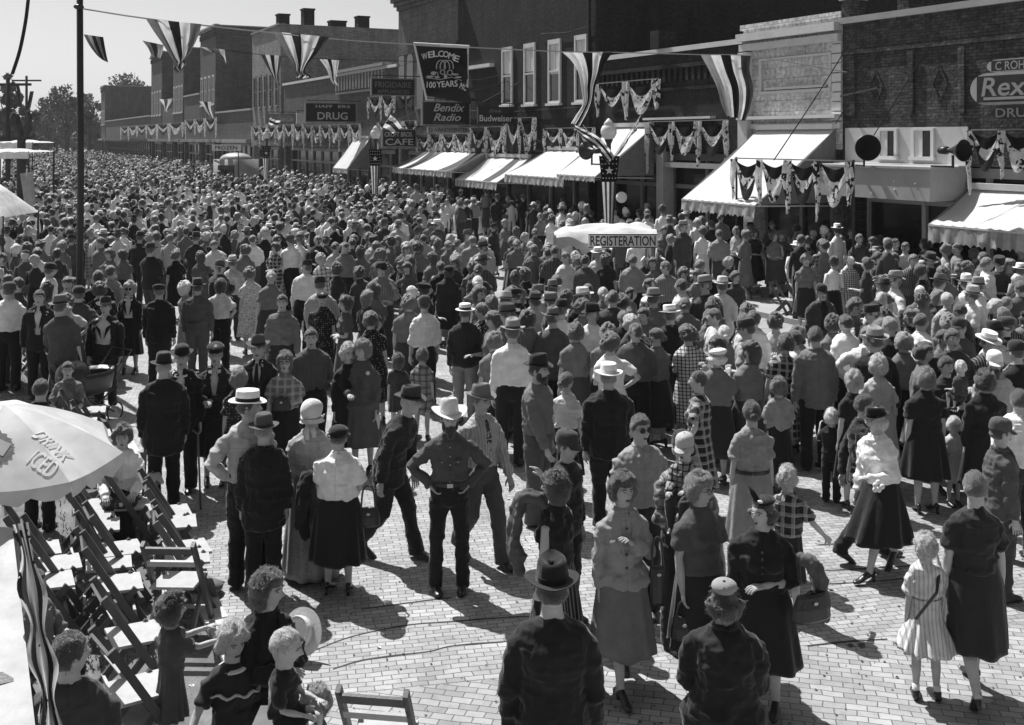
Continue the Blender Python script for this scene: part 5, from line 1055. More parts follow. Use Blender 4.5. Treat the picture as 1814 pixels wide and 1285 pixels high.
m = MB(); P = at(38, 262, 48); m.tube([(P[0], 48, 0), (P[0], 48, 4.0), (P[0]-.1, 48, 5.0)], [.22, .18, .12], 10); m.tube([(P[0], 48, 4.0), (P[0]+.35, 48, 4.6), (P[0]+.3, 48, 5.4)], [.14, .12, .09], 8); m.ell((P[0]-.3, 48, 5.0), (.2, .2, .4), 0, 12, 10, .6); m.ell((P[0]+.35, 48, 5.1), (.12, .14, .3), 0, 12, 10, .6); tag(m.build('stump_tree', BARK, None, True), 'pollarded dark trunk with dense clumps at left edge', 'tree')
# left hand stalls
def stall(label, px, py, Y, w, h, d=2.2, zr=.5):
    x, _, z = at(px, py, Y); root = empty('market_tent', (x, Y, 0), 0, label, 'tent'); m = MB(); n = 12; G = []
    for i in range(n+1):
        u = i/n*2-1; G.append([(u*w/2, v*d/2, z+zr*(1-max(abs(u), abs(v)))-.05*(1-abs(sin(u*6)))) for v in np.linspace(-1, 1, 9)])
    m.grid(G); G2 = [[(p[0], p[1]-.0, p[2]) for p in (g[0],)]+[(g[0][0], g[0][1]-.03, g[0][2]-.28-.03*sin(i*1.9))] for i, g in enumerate(G)]; m.grid(G2); m.build('canopy', sheer(9), root, True)
    m = MB(); 
    for a in (-1, 1):
        for b in (-1, 1): m.tube([(a*w/2*.97, b*d/2*.97, 0), (a*w/2*.97, b*d/2*.97, z)], .03, 6)
    m.build('pole', STEEL, root)
stall('white tent at the left edge beside the leaning paper sign', -2, 378, 27, 1.15, 2.2, 2.0, .8)
stall('low light canopy above another at far left', 45, 252, 52, 1.8, 3, 2.5, .15); stall('second low light canopy under the first at far left', 25, 268, 46, 2.4, 3, 2.5, .15)
m = MB(); P0_, P1_ = np.array(at(35, 308, 29)), np.array(at(59, 304, 29)); P2_, P3_ = np.array(at(44, 375, 28.6)), np.array(at(62, 362, 28.6)); G = np.array([[P0_*(1-u)*(1-v)+P1_*u*(1-v)+P2_*(1-u)*v+P3_*u*v+np.array((0, .03*sin(u*5+v*3), 0)) for v in np.linspace(0, 1, 6)] for u in np.linspace(0, 1, 5)]); m.grid(G); m.grid(G+np.array((0, .02, 0))); m.tube([P2_+np.array((0, 0, -1.7)), (P0_+P1_)/2+np.array((0, .02, .1))], [.02, .02], 6); tag(m.build('paper_sign', surf('grey_paper', .33, .8, .25, 6), None, True), 'tall grey paper sign on a stick above the crowd at left', 'sign')
# frozen food kiosk
def kiosk():
    Y = 74; x, _, z = at(418, 262, Y); root = empty('food_kiosk', (x, Y, 0), TH*.4, 'pale kiosk with a board reading FROZEN below the far brick block', 'kiosk'); m = MB(); m.box((0, 0, 1.45), (2.3, 2, 2.6)); m.ell((0, 0, 2.75), (1.15, 1.0, .45), 0, 20, 10); m.build('body', surf('pale_enamel', .35, .4, .1), root, True)
    m = MB(); m.box((0, -1.02, 1.9), (1.4, .04, .9)); m.build('hatch', GLASS_D, root); m = MB(); m.box((0.1, -1.1, 3.55), (2.5, .06, .42)); m.build('board', WHITEP, root); text(root, 'FROZEN', 1.9, .26, (.1, -1.14, 3.55), (pi/2, 0, 0), DARKP)
    m = MB(); m.tube([(-1.1, -1.07, 0), (-1.1, -1.07, 3.4)], .03, 6); m.build('post', STEEL, root); m = MB(); m.tube([(1.1, -1.07, 0), (1.1, -1.07, 3.4)], .03, 6); m.build('post', STEEL, root)
kiosk()
# registration booth
def booth():
    Y = 25.2; x0, _, z0 = at(1037, 408, Y); x1, _, z1 = at(1155, 432, Y-.0); cx = (x0+x1)/2; root = empty('registration_booth', (cx, Y, 0), 0, 'canvas covered booth whose signboard reads REGISTERATION', 'booth'); w = x1-x0
    m = MB(); m.box((0, -.95, (z0+z1)/2), (w, .05, z0-z1)); bd = m.build('signboard', surf('pale_board', .8, .6, .08, 4), root); text(bd, 'REGISTERATION', w*.94, (z0-z1)*.7, (0, -.98, (z0+z1)/2), (pi/2, 0, 0), DARKP)
    m = MB(); [m.box((0, -.98, (z0+z1)/2+a*((z0-z1)/2-.012)), (w, .012, .02)) for a in (-1, 1)]; m.build('border_line', DARKP, bd)
    n = 24; G = []
    for i in range(n+1):
        u = i/n*2-1; col = []
        for j in range(11):
            v = j/10*2-1; X = u*1.15-.35; Yy = v*.8; z = 2.02+.13*(1-u*u)*(1-v*v)+.22*(vnoise(np.array([[u*2.6, v*2.2, 1.]]), 4)[0]-.5)+.06*u-.10*(abs(v) > .85); col.append((X, Yy, z))
        G.append(col)
    m = MB(); m.grid(G); G2 = [[g[0], (g[0][0], g[0][1]-.06, g[0][2]-.22-.05*sin(i*1.3))] for i, g in enumerate(G)]; m.grid(G2); G2 = [[g[-1], (g[-1][0], g[-1][1]+.05, g[-1][2]-.25)] for i, g in enumerate(G)]; m.grid(G2); m.build('canvas', surf('worn_canvas', .5, .85, .25, 2.5, .5, 6), root, True)
    m = MB()
    for a, b in ((-1.4, -.6), (-1.4, .6), (.72, -.6), (.72, .6)): m = MB(); m.tube([(a, b, 0), (a, b, 2.0)], .03, 6); m.build('post', WOODG, root)
    m = MB(); m.box((-.3, 0, .76), (1.9, .8, .05)); [m.box((-.3+a*.85, b*.33, .37), (.06, .06, .73)) for a in (-1, 1) for b in (-1, 1)]; m.build('table', WOODG, root)
booth()
# ------------------------------------------------------------------ folding chairs
def make_chair():
    root = empty('folding_chair', (0, 0, 0), 0, '', 'folding chair', 'wooden folding chairs')
    for a in (-1, 1):
        m = MB(); m.bar((a*.21, .24, .86), (a*.21, -.26, .02), .032, .055, ref=(0, 1, 0)); m.build('rail', WOOD, root); m = MB(); m.bar((a*.18, -.16, .46), (a*.18, .24, .02), .028, .05, ref=(0, 1, 0)); m.build('leg', WOOD, root)
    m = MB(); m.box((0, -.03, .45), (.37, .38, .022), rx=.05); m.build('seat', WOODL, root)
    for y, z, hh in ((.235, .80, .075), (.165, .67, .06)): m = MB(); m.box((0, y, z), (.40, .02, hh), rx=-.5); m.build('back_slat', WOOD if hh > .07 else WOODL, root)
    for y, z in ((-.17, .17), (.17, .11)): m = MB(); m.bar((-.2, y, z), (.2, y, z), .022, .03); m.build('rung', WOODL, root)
    return root
ch0 = make_chair(); used = [0]; CH = 117
def chair(X, Y, rz, label, z=0):
    o = ch0 if not used[0] else copy_tree(ch0); used[0] = 1; o.location = (X, Y, z); o.rotation_euler = (0, 0, R_(rz)); o['label'] = label; return o
def cpx(px, py, rz, label, zs=.45): Y = F*(EYE-zs)/(py-HY); return chair((px-CX)/F*Y, Y, rz, label)
cpx(315, 1031, 178, 'large open wooden chair seen from behind beside the grey dress girl'); cpx(233, 1126, 122, 'nearest side-on chair with a wide bright seat at lower left')
lst = [(202, 1035), (186, 997), (205, 974), (169, 932), (161, 915), (159, 896)]
ordn = ['first', 'second', 'third', 'fourth', 'fifth', 'sixth', 'seventh', 'eighth', 'ninth', 'tenth', 'eleventh', 'twelfth']
for k, (a, b) in enumerate(lst): cpx(a, b, CH+random.uniform(-8, 8), '%s empty chair up the front row from the nearest wide seat' % ordn[k])
for k, (a, b) in enumerate([(325, 987), (325, 972), (306, 926), (296, 908), (232, 893)]): cpx(a, b, CH+random.uniform(-9, 9), '%s chair of the row by the kerb behind the large open chair' % ordn[k])
for k, (a, b) in enumerate([(80, 1031), (95, 1000), (60, 975)]): cpx(a, b, CH, '%s chair in the back row by the seated man at left edge' % ordn[k])
for k, (a, b) in enumerate([(157, 727), (164, 770), (170, 800), (140, 748), (125, 690), (112, 665), (200, 842), (212, 868), (250, 850), (100, 630), (80, 640), (60, 610)]): cpx(a, b, CH+random.uniform(-10, 10), '%s chair of the rows behind the umbrella, counting away from it' % ordn[k])
Yc = 6.72; chair((677-CX)/F*Yc, Yc, 172, 'chair at the bottom edge of the picture, only its back showing')
Yc = F*(EYE-.86)/(1055-HY); chair(-2.55, 7.3, 128, 'chair behind the dark haired woman, its slats seen from above'); chair(-2.15, 5.9, 121, 'chair whose back the curly haired girl leans on')
for k, (a, b) in enumerate([(1385, 530), (1412, 533), (1330, 505)]): cpx(a, b, (60, 75, 40)[k], ('left of the two empty chairs standing in front of the white awning', 'right of the two empty chairs standing in front of the white awning', 'empty chair among the seated people left of the awning pair')[k])
# ------------------------------------------------------------------ umbrella, buggy, hat on the ground, corner stand
def umbrella():
    Y = 6.9; x = -3.54; root = empty('parasol', (x, Y, 0), 0, 'large pale advertising umbrella with a bottle cap mark at left edge', 'umbrella'); n = 8; zt, zr, R0 = 2.54, 2.28, .75; tl = rot(.05, .13, 0)
    m = MB(); pan = []
    for k in range(n):
        a0, a1 = (k+.25)/n*2*pi, (k+1.25)/n*2*pi; G = []
        for i in range(9):
            u = i/8; col = []
            for j in range(10):
                v = j/9; a = a0+(a1-a0)*u; sg = sin(pi*u); rr = R0*v*(1-.055*sg*v)/1; ch = cos((a1-a0)/2)/cos((u-.5)*(a1-a0)); rr *= (1-v*.0)+(ch-1)*v*.6; z = zt-(zt-zr)*(v**1.55)-.03*sg*v; col.append((cos(a)*rr, sin(a)*rr, z))
            G.append(col)
        G = np.array(G)@tl.T; mm = MB(); mm.grid(G); mm.build('panel', sheer(.84 if k % 2 else .74), root, True)
        e = G[:, -1]; mm = MB(); fr = np.stack([e, e+np.array((0, 0, -.07))*(1+.35*np.sin(np.arange(9)*2.2+k))[:, None]+nrm_rows(e*np.array((1, 1, 0)))*.03], 1); mm.grid(fr); mm.build('fringe', sheer(.62), root, True)
    m = MB()
    for k in range(n): a = (k+.25)/n*2*pi; P = [np.array((cos(a)*R0*v, sin(a)*R0*v, zt-(zt-zr)*v**1.55-.02)) for v in np.linspace(0, 1, 8)]; m.tube(np.array(P)@tl.T, [.007]*8, 5)
    m.build('rib', STEEL, root); m = MB(); m.tube([(0, 0, 0), (0.03, 0, 2.5)], [.022, .022], 10); m.build('pole', WHITEP, root, True)
    # faded markings printed on the cloth
    def cz(P):
        P = np.asarray(P, float); a = np.arctan2(P[:, 1], P[:, 0])/(2*pi/n)-.25; u = a-np.floor(a); r_ = np.hypot(P[:, 0], P[:, 1]); ch = cos(pi/n)/np.cos((u-.5)*2*pi/n); v = r_/R0
        for _ in range(6): v = r_/(R0*(1-.055*np.sin(pi*u)*v)*(1+(ch-1)*v*.6))
        return np.stack([P[:, 0], P[:, 1], zt-(zt-zr)*v**1.55-.03*np.sin(pi*u)*v+P[:, 2]], -1)@tl.T
    pr = surf('faded_print', .12, .8, .4, 14); cx, cy = .10, -.40; MK = []
    th = np.linspace(0, 2*pi, 85)[:-1]; rr = .155+.010*np.cos(th*21); m = MB(); G = [cz(np.stack([cx+rr*f_*np.cos(th), cy+rr*f_*.85*np.sin(th), th*0+.008], -1)) for f_ in (.05, .2, .4, .6, .8, 1)]; m.grid(G, 0, True); m.build('cap_mark', pr, root)
    m = MB(); G = [cz([(cx-.12+.24*i/10, cy-.03+.10*j/5, .012) for j in range(6)]) for i in range(11)]; m.grid(G); m.build('cap_band', sheer(.55), root)
    for s_, w_, h_, x_, y_, an, mt in (('COLA', .19, .06, cx, cy+.02, 0, pr), ('COLD', .15, .045, cx, cy-.08, 0, WHITEP), ('DRINK', .24, .12, .42, -.20, -14, WHITEP), ('ICED', .17, .11, .44, -.37, -14, WHITEP)):
        o = text(root, s_, w_, h_, (0, 0, 0), (0, 0, 0), mt, ext=.002); MK.append((o, x_, y_, an))
    flush_text()
    for o, x_, y_, an in MK:
        V = np.empty(len(o.data.vertices)*3); o.data.vertices.foreach_get('co', V); V = V.reshape(-1, 3)@rot(0, 0, R_(an)).T+np.array((x_, y_, .007)); o.data.vertices.foreach_set('co', cz(V).ravel()); o.data.update()
umbrella()
def buggy():
    Y = F*EYE/(742-HY)-.3; root = empty('baby_buggy', ((152-CX)/F*Y, Y, 0), R_(150), 'black baby buggy with folded hood at the feet of the man in the dark jacket', 'baby buggy'); m = MB(); G = []
    th = np.arange(20)/20*2*pi
    for z, a, b in ((.45, .20, .34), (.5, .26, .42), (.7, .29, .46), (.78, .29, .46), (.72, .25, .42)): G.append(np.stack([np.cos(th)*a, np.sin(th)*b, np.full(20, z)], -1))
    m.grid(G, 0, True); m.box((0, 0, .47), (.4, .65, .03)); m.build('body', LEATHER, root, True); m = MB(); m.ell((0, .22, .74), (.26, .24, .24), 0, 18, 12); m.build('hood', LEATHER, root, True); m = MB()
    for a in (-1, 1):
        for b in (-.3, .3): m.tube([(a*.27, b+.14*cos(t_), .15+.14*sin(t_)) for t_ in np.linspace(0, 2*pi, 17)], [.012]*17, 6)
    m.build('wheel', STEEL, root, True); m = MB(); [m.bar((a*.25, -.3, .15), (a*.25, .3, .5), .02, .02) for a in (-1, 1)]; [m.bar((a*.25, .3, .15), (a*.25, -.3, .5), .02, .02) for a in (-1, 1)]; m.tube([(-.22, -.4, .7), (-.22, -.65, 1.0), (.22, -.65, 1.0), (.22, -.4, .7)], .012, 6); m.build('frame', STEEL, root)
buggy()
m = hat('panama', 1); m.V = [v*1.15@rot(R_(58), R_(-28), 0).T for v in m.V]; Yh = 8.75; o = m.build('sun_hat', [surf('white_straw', .7, .7, .15, 30, .3, 80), surf('straw_band', .45, .7, .2)], None, True, at(541, 1112, Yh)); tag(o, 'white sun hat lying tilted on the bricks behind the bald baby', 'hat'); o.location.z = .17
m = MB(); m.ell((0, 0, .07), (.20, .13, .075), 0, 16, 10, .5); o = m.build('cloth_bundle', cloth(5), None, True, (-2.86, 9.9, 0)); tag(o, 'small grey bundle lying on the kerb beside the large open chair', 'bundle')
def corner():
    pts = [at(-60, 930, 6.4), at(22, 935, 6.2), at(64, 1300, 4.5), at(-60, 1300, 4.5)]; root = empty('white_table', (0, 0, 0), 0, 'white slanted table top with dark squares at the lower left corner', 'table'); p = np.array(pts); m = MB(); m.add(np.concatenate([p, p-np.array((0, 0, .05))]), [[[0, 1, 2, 3][::-1], [4, 5, 6, 7], [0, 1, 5, 4], [1, 2, 6, 5], [2, 3, 7, 6], [3, 0, 4, 7]]]); m.build('table_top', surf('chalky_white_board', .36, .6, .4, 2.5, .3, 20), root)
    for i in range(4): c = p.mean(0)+(p[i]-p.mean(0))*.92; m = MB(); m.bar((c[0], c[1], 0), (c[0], c[1], c[2]-.06), .07, .07, ref=(0, 1, 0)); m.build('leg', WOODG, root)
    for v in (.42, .62, .80): c = (p[0]*(1-v)+p[3]*v)*.45+(p[1]*(1-v)+p[2]*v)*.55; e = nrm(p[3]-p[0]); m = MB(); m.bar(c-e*.05+np.array((0, 0, .004)), c+e*.05+np.array((0, 0, .004)), .10, .012); m.build('dark_square', STEEL, root)
    drape('bunting_strip', 'striped bunting hanging along the edge of the white table', [(22, 930, 50, 925), (38, 985, 62, 995), (30, 1045, 84, 1052), (54, 1105, 80, 1118), (46, 1165, 104, 1178), (72, 1225, 96, 1238), (62, 1290, 116, 1296)], 5.2, [(9, 'blotch'), 4, (9, 'blotch'), 7, 2, (8, 'blotch')], fold=.07, nf=2, cat='bunting')
corner()
flush_text()

# ------------------------------------------------------------------ haze over the whole scene
def haze(dens):
    m = MB(); m.span((-260, -25, -1.1), (160, 330, 23)); mt = bpy.data.materials.new('haze'); mt.use_nodes = True; t = mt.node_tree; t.nodes.remove(t.nodes['Principled BSDF']); v = N(t, 'VolumePrincipled'); v.inputs['Color'].default_value = g3(.9); v.inputs['Density'].default_value = dens; t.links.new(v.outputs[0], t.nodes['Material Output'].inputs['Volume'])
    o = m.build('haze', mt); tag(o, 'thin dusty haze over the street', 'haze', kind='stuff')
haze(.0003)
# ------------------------------------------------------------------ the people one can tell apart
def hero(px, yt=None, h=1.7, yf=None, f=0, label='', sp=None, X=None, z=0, cat='person', vox=None, **k):
    sp = dict(sp or {}); sp.update(k); hh = {'fedora': .06, 'western': .085, 'flat': .07, 'panama': .05, 'boater': .045, 'bowler': .05, 'short': .04}.get((sp.get('hat') or ('',))[0], .02 if sp.get('hat') or sp.get('sex') == 'f' else 0)
    hr_ = (sp.get('hair') or ('',))[0]; hh += .022 if hr_ in ('curly', 'bob', 'long') else .01; hh += .05 if sp.get('sex') == 'k' else 0; body = h/(1+hh*.7); sp['h'] = body; root = empty('person', (0, 0, 0), 0, label, cat); Y = place(root, px, yt, h, yf, f); root.location.z = z
    if sp.get('sex') == 'k' and cat == 'person': root['category'] = 'child'
    sp['seed'] = len(HEROES)*3+1; person(sp, root, vox or (.0105 if Y < 11 else .0135 if Y < 14.5 else .017)*(body/1.7)**.5); HEROES.append((root, sp)); return root, sp
HEROES = []
def bag(label, loc, w=.28, hh=.2, th=.09, rz=0, strap=.2, mat=LEATHER):
    w *= .86; hh *= .86
    root = empty('handbag', loc, R_(rz), label, 'handbag'); m = MB(); m.tube([(0, 0, -strap-hh), (0, 0, -strap-hh*.9), (0, 0, -strap-hh*.5), (0, 0, -strap-.02), (0, 0, -strap)], [(w*.48, th*.5), (w*.52, th*.62), (w*.5, th*.6), (w*.42, th*.35), (w*.40, th*.2)], 14); m.build('body', mat, root)
    m = MB(); m.tube(cr([(-w*.3, 0, -strap), (-w*.22, 0, -.04), (0, 0, .0), (w*.22, 0, -.04), (w*.3, 0, -strap)], 3), [.009]*13, 6); m.build('strap', mat, root); m = MB(); m.ell((0, -th/2-.005, -strap-.05), (.018, .008, .012)); m.build('clasp', METAL, root); return root
def wrist(rs, side, d=(0, 0, 0)):
    root, sp = rs; w, f = sp['_w'][side]; a = root.rotation_euler.z; p = w+f*.07+np.array(d); return (root.location.x+p[0]*cos(a)-p[1]*sin(a), root.location.y+p[0]*sin(a)+p[1]*cos(a), root.location.z+p[2])
def coatmesh(pts, r_, mat, loc):        # a limp coat with folds and a drooping sleeve
    m = MB(); P = cr(np.array(pts, float), 3); m.tube(P, [(r_*1.5, r_*.7)]*len(P), 12, (0, 1, 0)); m.tube([P[-1]+np.array((.02, -.04, .1)), P[-1]+np.array((.03, -.05, -.10))], [(r_*.8, r_*.5), (r_*.7, r_*.4)], 10); o = job('folded_coat', m, [mat], None, .012, .03, (12, 12, 7), None, None, 2, int(r_*1000)); o.location = loc; return o
def adopt(o, root):                   # something worn becomes a part of its wearer, staying where it is
    o.parent = root; o.matrix_parent_inverse = (mathutils.Matrix.Translation(root.location)@root.rotation_euler.to_matrix().to_4x4()).inverted(); return o
M_, F_, K_ = 'm', 'f', 'k'
# nearest figures along the bottom
hero(978, 982, 1.87, f=180, label='man in black suit and dark felt hat, seen from behind, bottom centre', top=('jacket', 1), bot=('trousers', 1), sleeve='long', hat=('fedora', 1, 0, 2), hair=('short', 1), ar='down2', al='down2', w=1.06, collar=0, shirt=(9,), fold=.012)
hero(1283, 1020, 1.64, f=168, label='woman in black coat and pale pillbox hat, seen from behind, bottom right', sex=F_, top=('coat', 1), bot=('skirt', 1), sleeve='long', hat=('pillbox', 6, 1, 4), hair=('curly', 1), ar='bent', al='bent', w=1.22)
a = hero(1350, 878, 1.61, 1262, -12, 'woman in black dress and horned black hat looking left, at the right of the walkers', sex=F_, top=('dress', 1), bot=('same',), buttons=1.2, sleeve='roll', hat=('horn', 0, 8, 4), hair=('curly', 0), ar='down2', al='fold', w=1.24, yaw=-35, hem=.42, flare=1.2)
bag('black clutch bag tucked under the arm of the horned hat woman', (a[0].location.x+.30, a[0].location.y-.22, .98), .36, .22, .10, 20, .02); tag(coatmesh([(-.05, -.05, .16), (.06, -.06, .10), (.12, 0, -.08), (.10, .02, -.22)], .052, cloth(4), (a[0].location.x+.28, a[0].location.y-.10, 1.02)), 'grey coat folded over the arm of the horned hat woman', 'coat')
a = hero(1103, 833, 1.66, 1216, 8, 'woman in pale buttoned jacket and skirt with one hand at her collar, walking forward', sex=F_, top=('suit', 6), bot=('skirt', 5), sleeve='long', hair=('curly', 1), ar='down', al='chest', buttons=1.04, hem=.36, pl=.3, w=1.04, yaw=12, legs='walk', lead=-1)
bag('tall dark bag hanging from the arm of the pale jacket woman', (a[0].location.x+.26, a[0].location.y-.05, 1.16), .17, .34, .08, 10, .22)
a = hero(1240, 836, 1.65, 1213, 25, 'woman in plain grey short sleeved sweater and dark skirt between the two walkers', sex=F_, top=('tee', 4), bot=('skirt', 2), sleeve='short', hair=('curly', 4), ar='down2', al='down', w=1.14, yaw=25, hem=.36, glasses=1, flare=.8)
bag('small black bag held low by the grey sweater woman', wrist(a, -1, (0, 0, .0)), .22, .2, .08, 0, .12)
hero(1395, 824, 1.33, f=150, h_=0, label='blond girl in dark plaid blouse seen from behind, right of the horned hat', sex=K_, top=('blouse', 2, 'plaid'), bot=('skirt', 2), sleeve='short', hair=('child', 7), al='down', ar='out', hem=.45, w=.95)
hero(1332, 707, 1.66, f=182, label='woman in plain light dress with dark belt, seen from behind', sex=F_, top=('dress', 6), bot=('skirt', 6), sleeve='short', hair=('bun', 1), ar='down', al='down', belt=1, hem=.30, pl=.25, w=1.06, shoes=1)
a = hero(1562, 700, 1.68, 1020, -62, 'old woman in white blouse, black hat and black skirt striding left', sex=F_, top=('blouse', 9), bot=('skirt', 1), sleeve='long', hat=('short', 1, 0, 10), hair=('curly', 8), legs='walk', ar='down2', al='bent', lean=7, hem=.40, flare=1.35, w=1.12, blouse=1.6, seed_=1)
m = MB(); [m.ell((.035*cos(k*1.3), .02*sin(k*2.1), .035*sin(k*1.3)), (.03, .025, .03), 0, 8, 6, .4) for k in range(6)]; o = m.build('white_flower', surf('white_petals', .75, .8, .1), None, True, (a[0].location.x-.16, a[0].location.y-.36, .97)); adopt(o, a[0])
hero(1530, 800, 1.65, 992, 95, 'man in dark clothes walking behind the old woman in white blouse', top=('jacket', 2), bot=('trousers', 1), sleeve='long', hair=('short', 1), legs='walk', ar='walkf', al='walkb')
hero(1640, 942, 1.24, 1238, 172, 'little blond girl in striped sundress with a dark shoulder strap', sex=K_, top=('dress', 8, 'stripe'), bot=('same',), sleeve='short', hair=('child', 7), ar='holdup', al='down', hem=.57, pleats=13, pl=1.1, flare=4.2, socks=1, w=.92)
gl = HEROES[-1][0].location; m = MB(); m.tube([(gl.x-.13, gl.y-.145, .66), (gl.x+.02, gl.y-.155, .86), (gl.x+.08, gl.y-.05, .965)], [(.012, .004)]*3, 6); adopt(m.build('shoulder_strap', LEATHER), HEROES[-1][0])
hero(1728, 821, 1.73, 1240, 176, 'woman in dark dress holding the hand of the little blond girl', sex=F_, top=('dress', 2), bot=('same',), sleeve='short', hair=('short', 3), ar='down', al='down2', hem=.42, w=1.04, legs='walk', lead=-1, flare=.5)
hero(1772, 741, 1.64, f=95, label='boy in cloth cap and grey jacket facing right at the right edge', top=('jacket', 4), bot=('trousers', 3), sleeve='long', hat=('cap', 4, 4), hair=('short', 2), w=.95)
hero(796, 697, 1.82, 1047, 6, 'bearded man in grey shirt and pale tall hat with hands on hips', top=('shirt', 4), bot=('trousers', 1), sleeve='long', hat=('western', 8, 8, 3), hair=('short', 1), beard=1, ar='hip', al='hip', belt=2, pockets=1, baggy=.86, stance=.12, blouse=.5, yaw=8)
hero(852, 676, 1.78, 994, 38, 'man in striped shirt, patterned tie and grey hat walking behind the bearded man', top=('shirt', 7, 'stripe'), bot=('trousers', 4), sleeve='long', hat=('fedora', 5, 5, 4), hair=('short', 4), tie=(3, 'floral'), ar='walkb', al='walkf', legs='walk', lead=1, yaw=10)
hero(690, 668, 1.80, 988, 72, 'stooping old man in long dark suit and hat, walking to the right', top=('jacket', 2), bot=('trousers', 2), sleeve='long', hat=('fedora', 3, 1, 12), hair=('thin', 7), lean=19, legs='walk', ar='walkb', al='down', zb=.76, pitch=-4)
a = hero(600, 755, 1.56, 1050, 176, 'stout woman in white blouse, black skirt and black cloche from behind', sex=F_, top=('blouse', 9), bot=('skirt', 1), sleeve='short', hat=('cloche', 1, 1, 2), hair=('short', 3), ar='bent', al='bent', w=1.22, hem=.35, flare=.75, blouse=1.4)
bag('black handbag hanging from the right arm of the stout woman in white', (a[0].location.x+.27, a[0].location.y+.02, .98), .25, .2, .09, 8, .2); tag(coatmesh([(.06, .10, .14), (-.02, .0, .12), (-.05, -.03, -.05), (-.06, -.03, -.30)], .07, cloth(1), (a[0].location.x-.28, a[0].location.y+.06, .92)), 'black coat carried on the left arm of the stout woman', 'coat')
hero(553, 709, 1.70, 1024, 180, 'woman in white sunbonnet and long pale pioneer dress from behind', sex=F_, top=('blouse', 7), bot=('skirt', 6, 'dots'), sleeve='short', hat=('bonnet', 8, 8, 2), hair=('short', 5), ar='bent', al='bent', w=1.14, hem=.05, flare=.55, pl=.9, collar=0)
hero(467, 736, 1.69, 1052, 186, 'man in long black coat and flat topped hat beside the panama man', top=('coat', 1), bot=('trousers', 1), sleeve='long', hat=('flat', 4, 3, 0), hair=('thin', 5), w=1.03, zb=.70)
hero(440, 684, 1.86, 1037, 205, 'man in light shirt and white panama with a hand on his hip', top=('shirt', 7), bot=('trousers', 1), sleeve='long', hat=('panama', 9, 1, 2), hair=('short', 2), ar='down', al='hip', yaw=-105, w=1.04, belt=1)
hero(474, 1004, 1.58, f=38, label='woman with dark wavy hair and dark jacket in profile at bottom left', sex=F_, top=('jacket', 1), bot=('skirt', 1), sleeve='long', hair=('bob', 1), ar='cradle', al='cradle', yaw=38, hem=.4)
def mini(px, yt, Y, h, f, label, z=None, **k):
    root = empty('person', (0, 0, 0), R_(f), label, 'child'); zt = EYE-(yt-HY)/F*Y; sp = dict(k); sp['h'] = h; sp['sex'] = 'k'; sp['seed'] = int(px) % 97; root.location = ((px-CX)/F*Y, Y, (zt-h*(1.0 if k.get('legs') != 'sit' else .75)) if z is None else z); person(sp, root, .009); HEROES.append((root, sp)); return root, sp
mini(504, 1146, 5.75, .80, 75, 'bald baby in dark romper sitting low beside the dark haired woman', top=('shirt', 1), bot=('shorts', 1), sleeve='short', hair=('thin', 7), legs='sit', ar='lap', al='lap', yaw=15, pitch=12, w=1.15, hs=1.15, lowshoe=1, socks=0)
b_ = HEROES[-1][0].location; m = MB(); m.box((b_.x-.02, b_.y+.04, b_.z+.165), (.30, .28, .05)); [m.box((b_.x-.02+a*.12, b_.y+.04+c*.11, (b_.z+.14)/2), (.05, .05, b_.z+.14)) for a in (-1, 1) for c in (-1, 1)]; tag(m.build('high_stool', WOOD), 'tall dark wooden stool the bald baby sits on', 'stool')
hero(412, 1098, 1.33, f=24, label='girl with bright curly hair and dark dress with a pale trimmed yoke', sex=K_, top=('dress', 2), bot=('skirt', 2), sleeve='short', hair=('curly', 7), ar='out', al='down', yaw=14, pitch=8, hem=.6, w=.98)
g_ = HEROES[-1][0].location; m = MB(); th = np.linspace(0, 2*pi, 41); m.tube([(g_.x+.155*cos(t_), g_.y+.118*sin(t_), .925+.012*sin(t_*9)) for t_ in th], [(.006, .014)]*41, 6, (0, 0, 1)); m.tube([(g_.x+.07*cos(t_), g_.y-.01+.07*sin(t_), 1.052) for t_ in th], [(.012, .02)]*41, 6, (0, 0, 1)); adopt(m.build('lace_trim', cloth(8)), HEROES[-1][0])
hero(303, 1060, 1.08, f=128, label='small girl with short dark curls in grey dress reaching for a chair', sex=K_, top=('dress', 4), bot=('same',), sleeve='short', hair=('curly', 1), ar='reach', al='reach', hem=.5, pleats=14, pl=1.2, hs=1.05)
hero(122, 1122, 1.66, f=200, label='man with short dark hair and grey shirt in the lower left corner', top=('shirt', 3), bot=('trousers', 2), sleeve='long', hair=('short', 1), ar='down', al='bent', yaw=-60, w=1.1)
mini(560, 1247, 6.3, .9, 160, 'small curly haired child just showing at the bottom edge', 0, top=('shirt', 5), bot=('shorts', 3), sleeve='short', hair=('curly', 5))
a = hero(45, 800, 1.35, f=75, label='man seated at the left edge in dark trousers, hands on his lap', top=('shirt', 5), bot=('trousers', 1), sleeve='roll', hair=('short', 2), legs='sit', ar='lap', al='lap', h_=1)
a[0].location.y = 7.9; a[0].location.x = (62-CX)/F*7.9; a[0].location.z = 0; 
o = copy_tree(ch0); o.location = (a[0].location.x, a[0].location.y, 0); o.rotation_euler = (0, 0, R_(75)); o['label'] = 'chair under the man seated at the left edge'
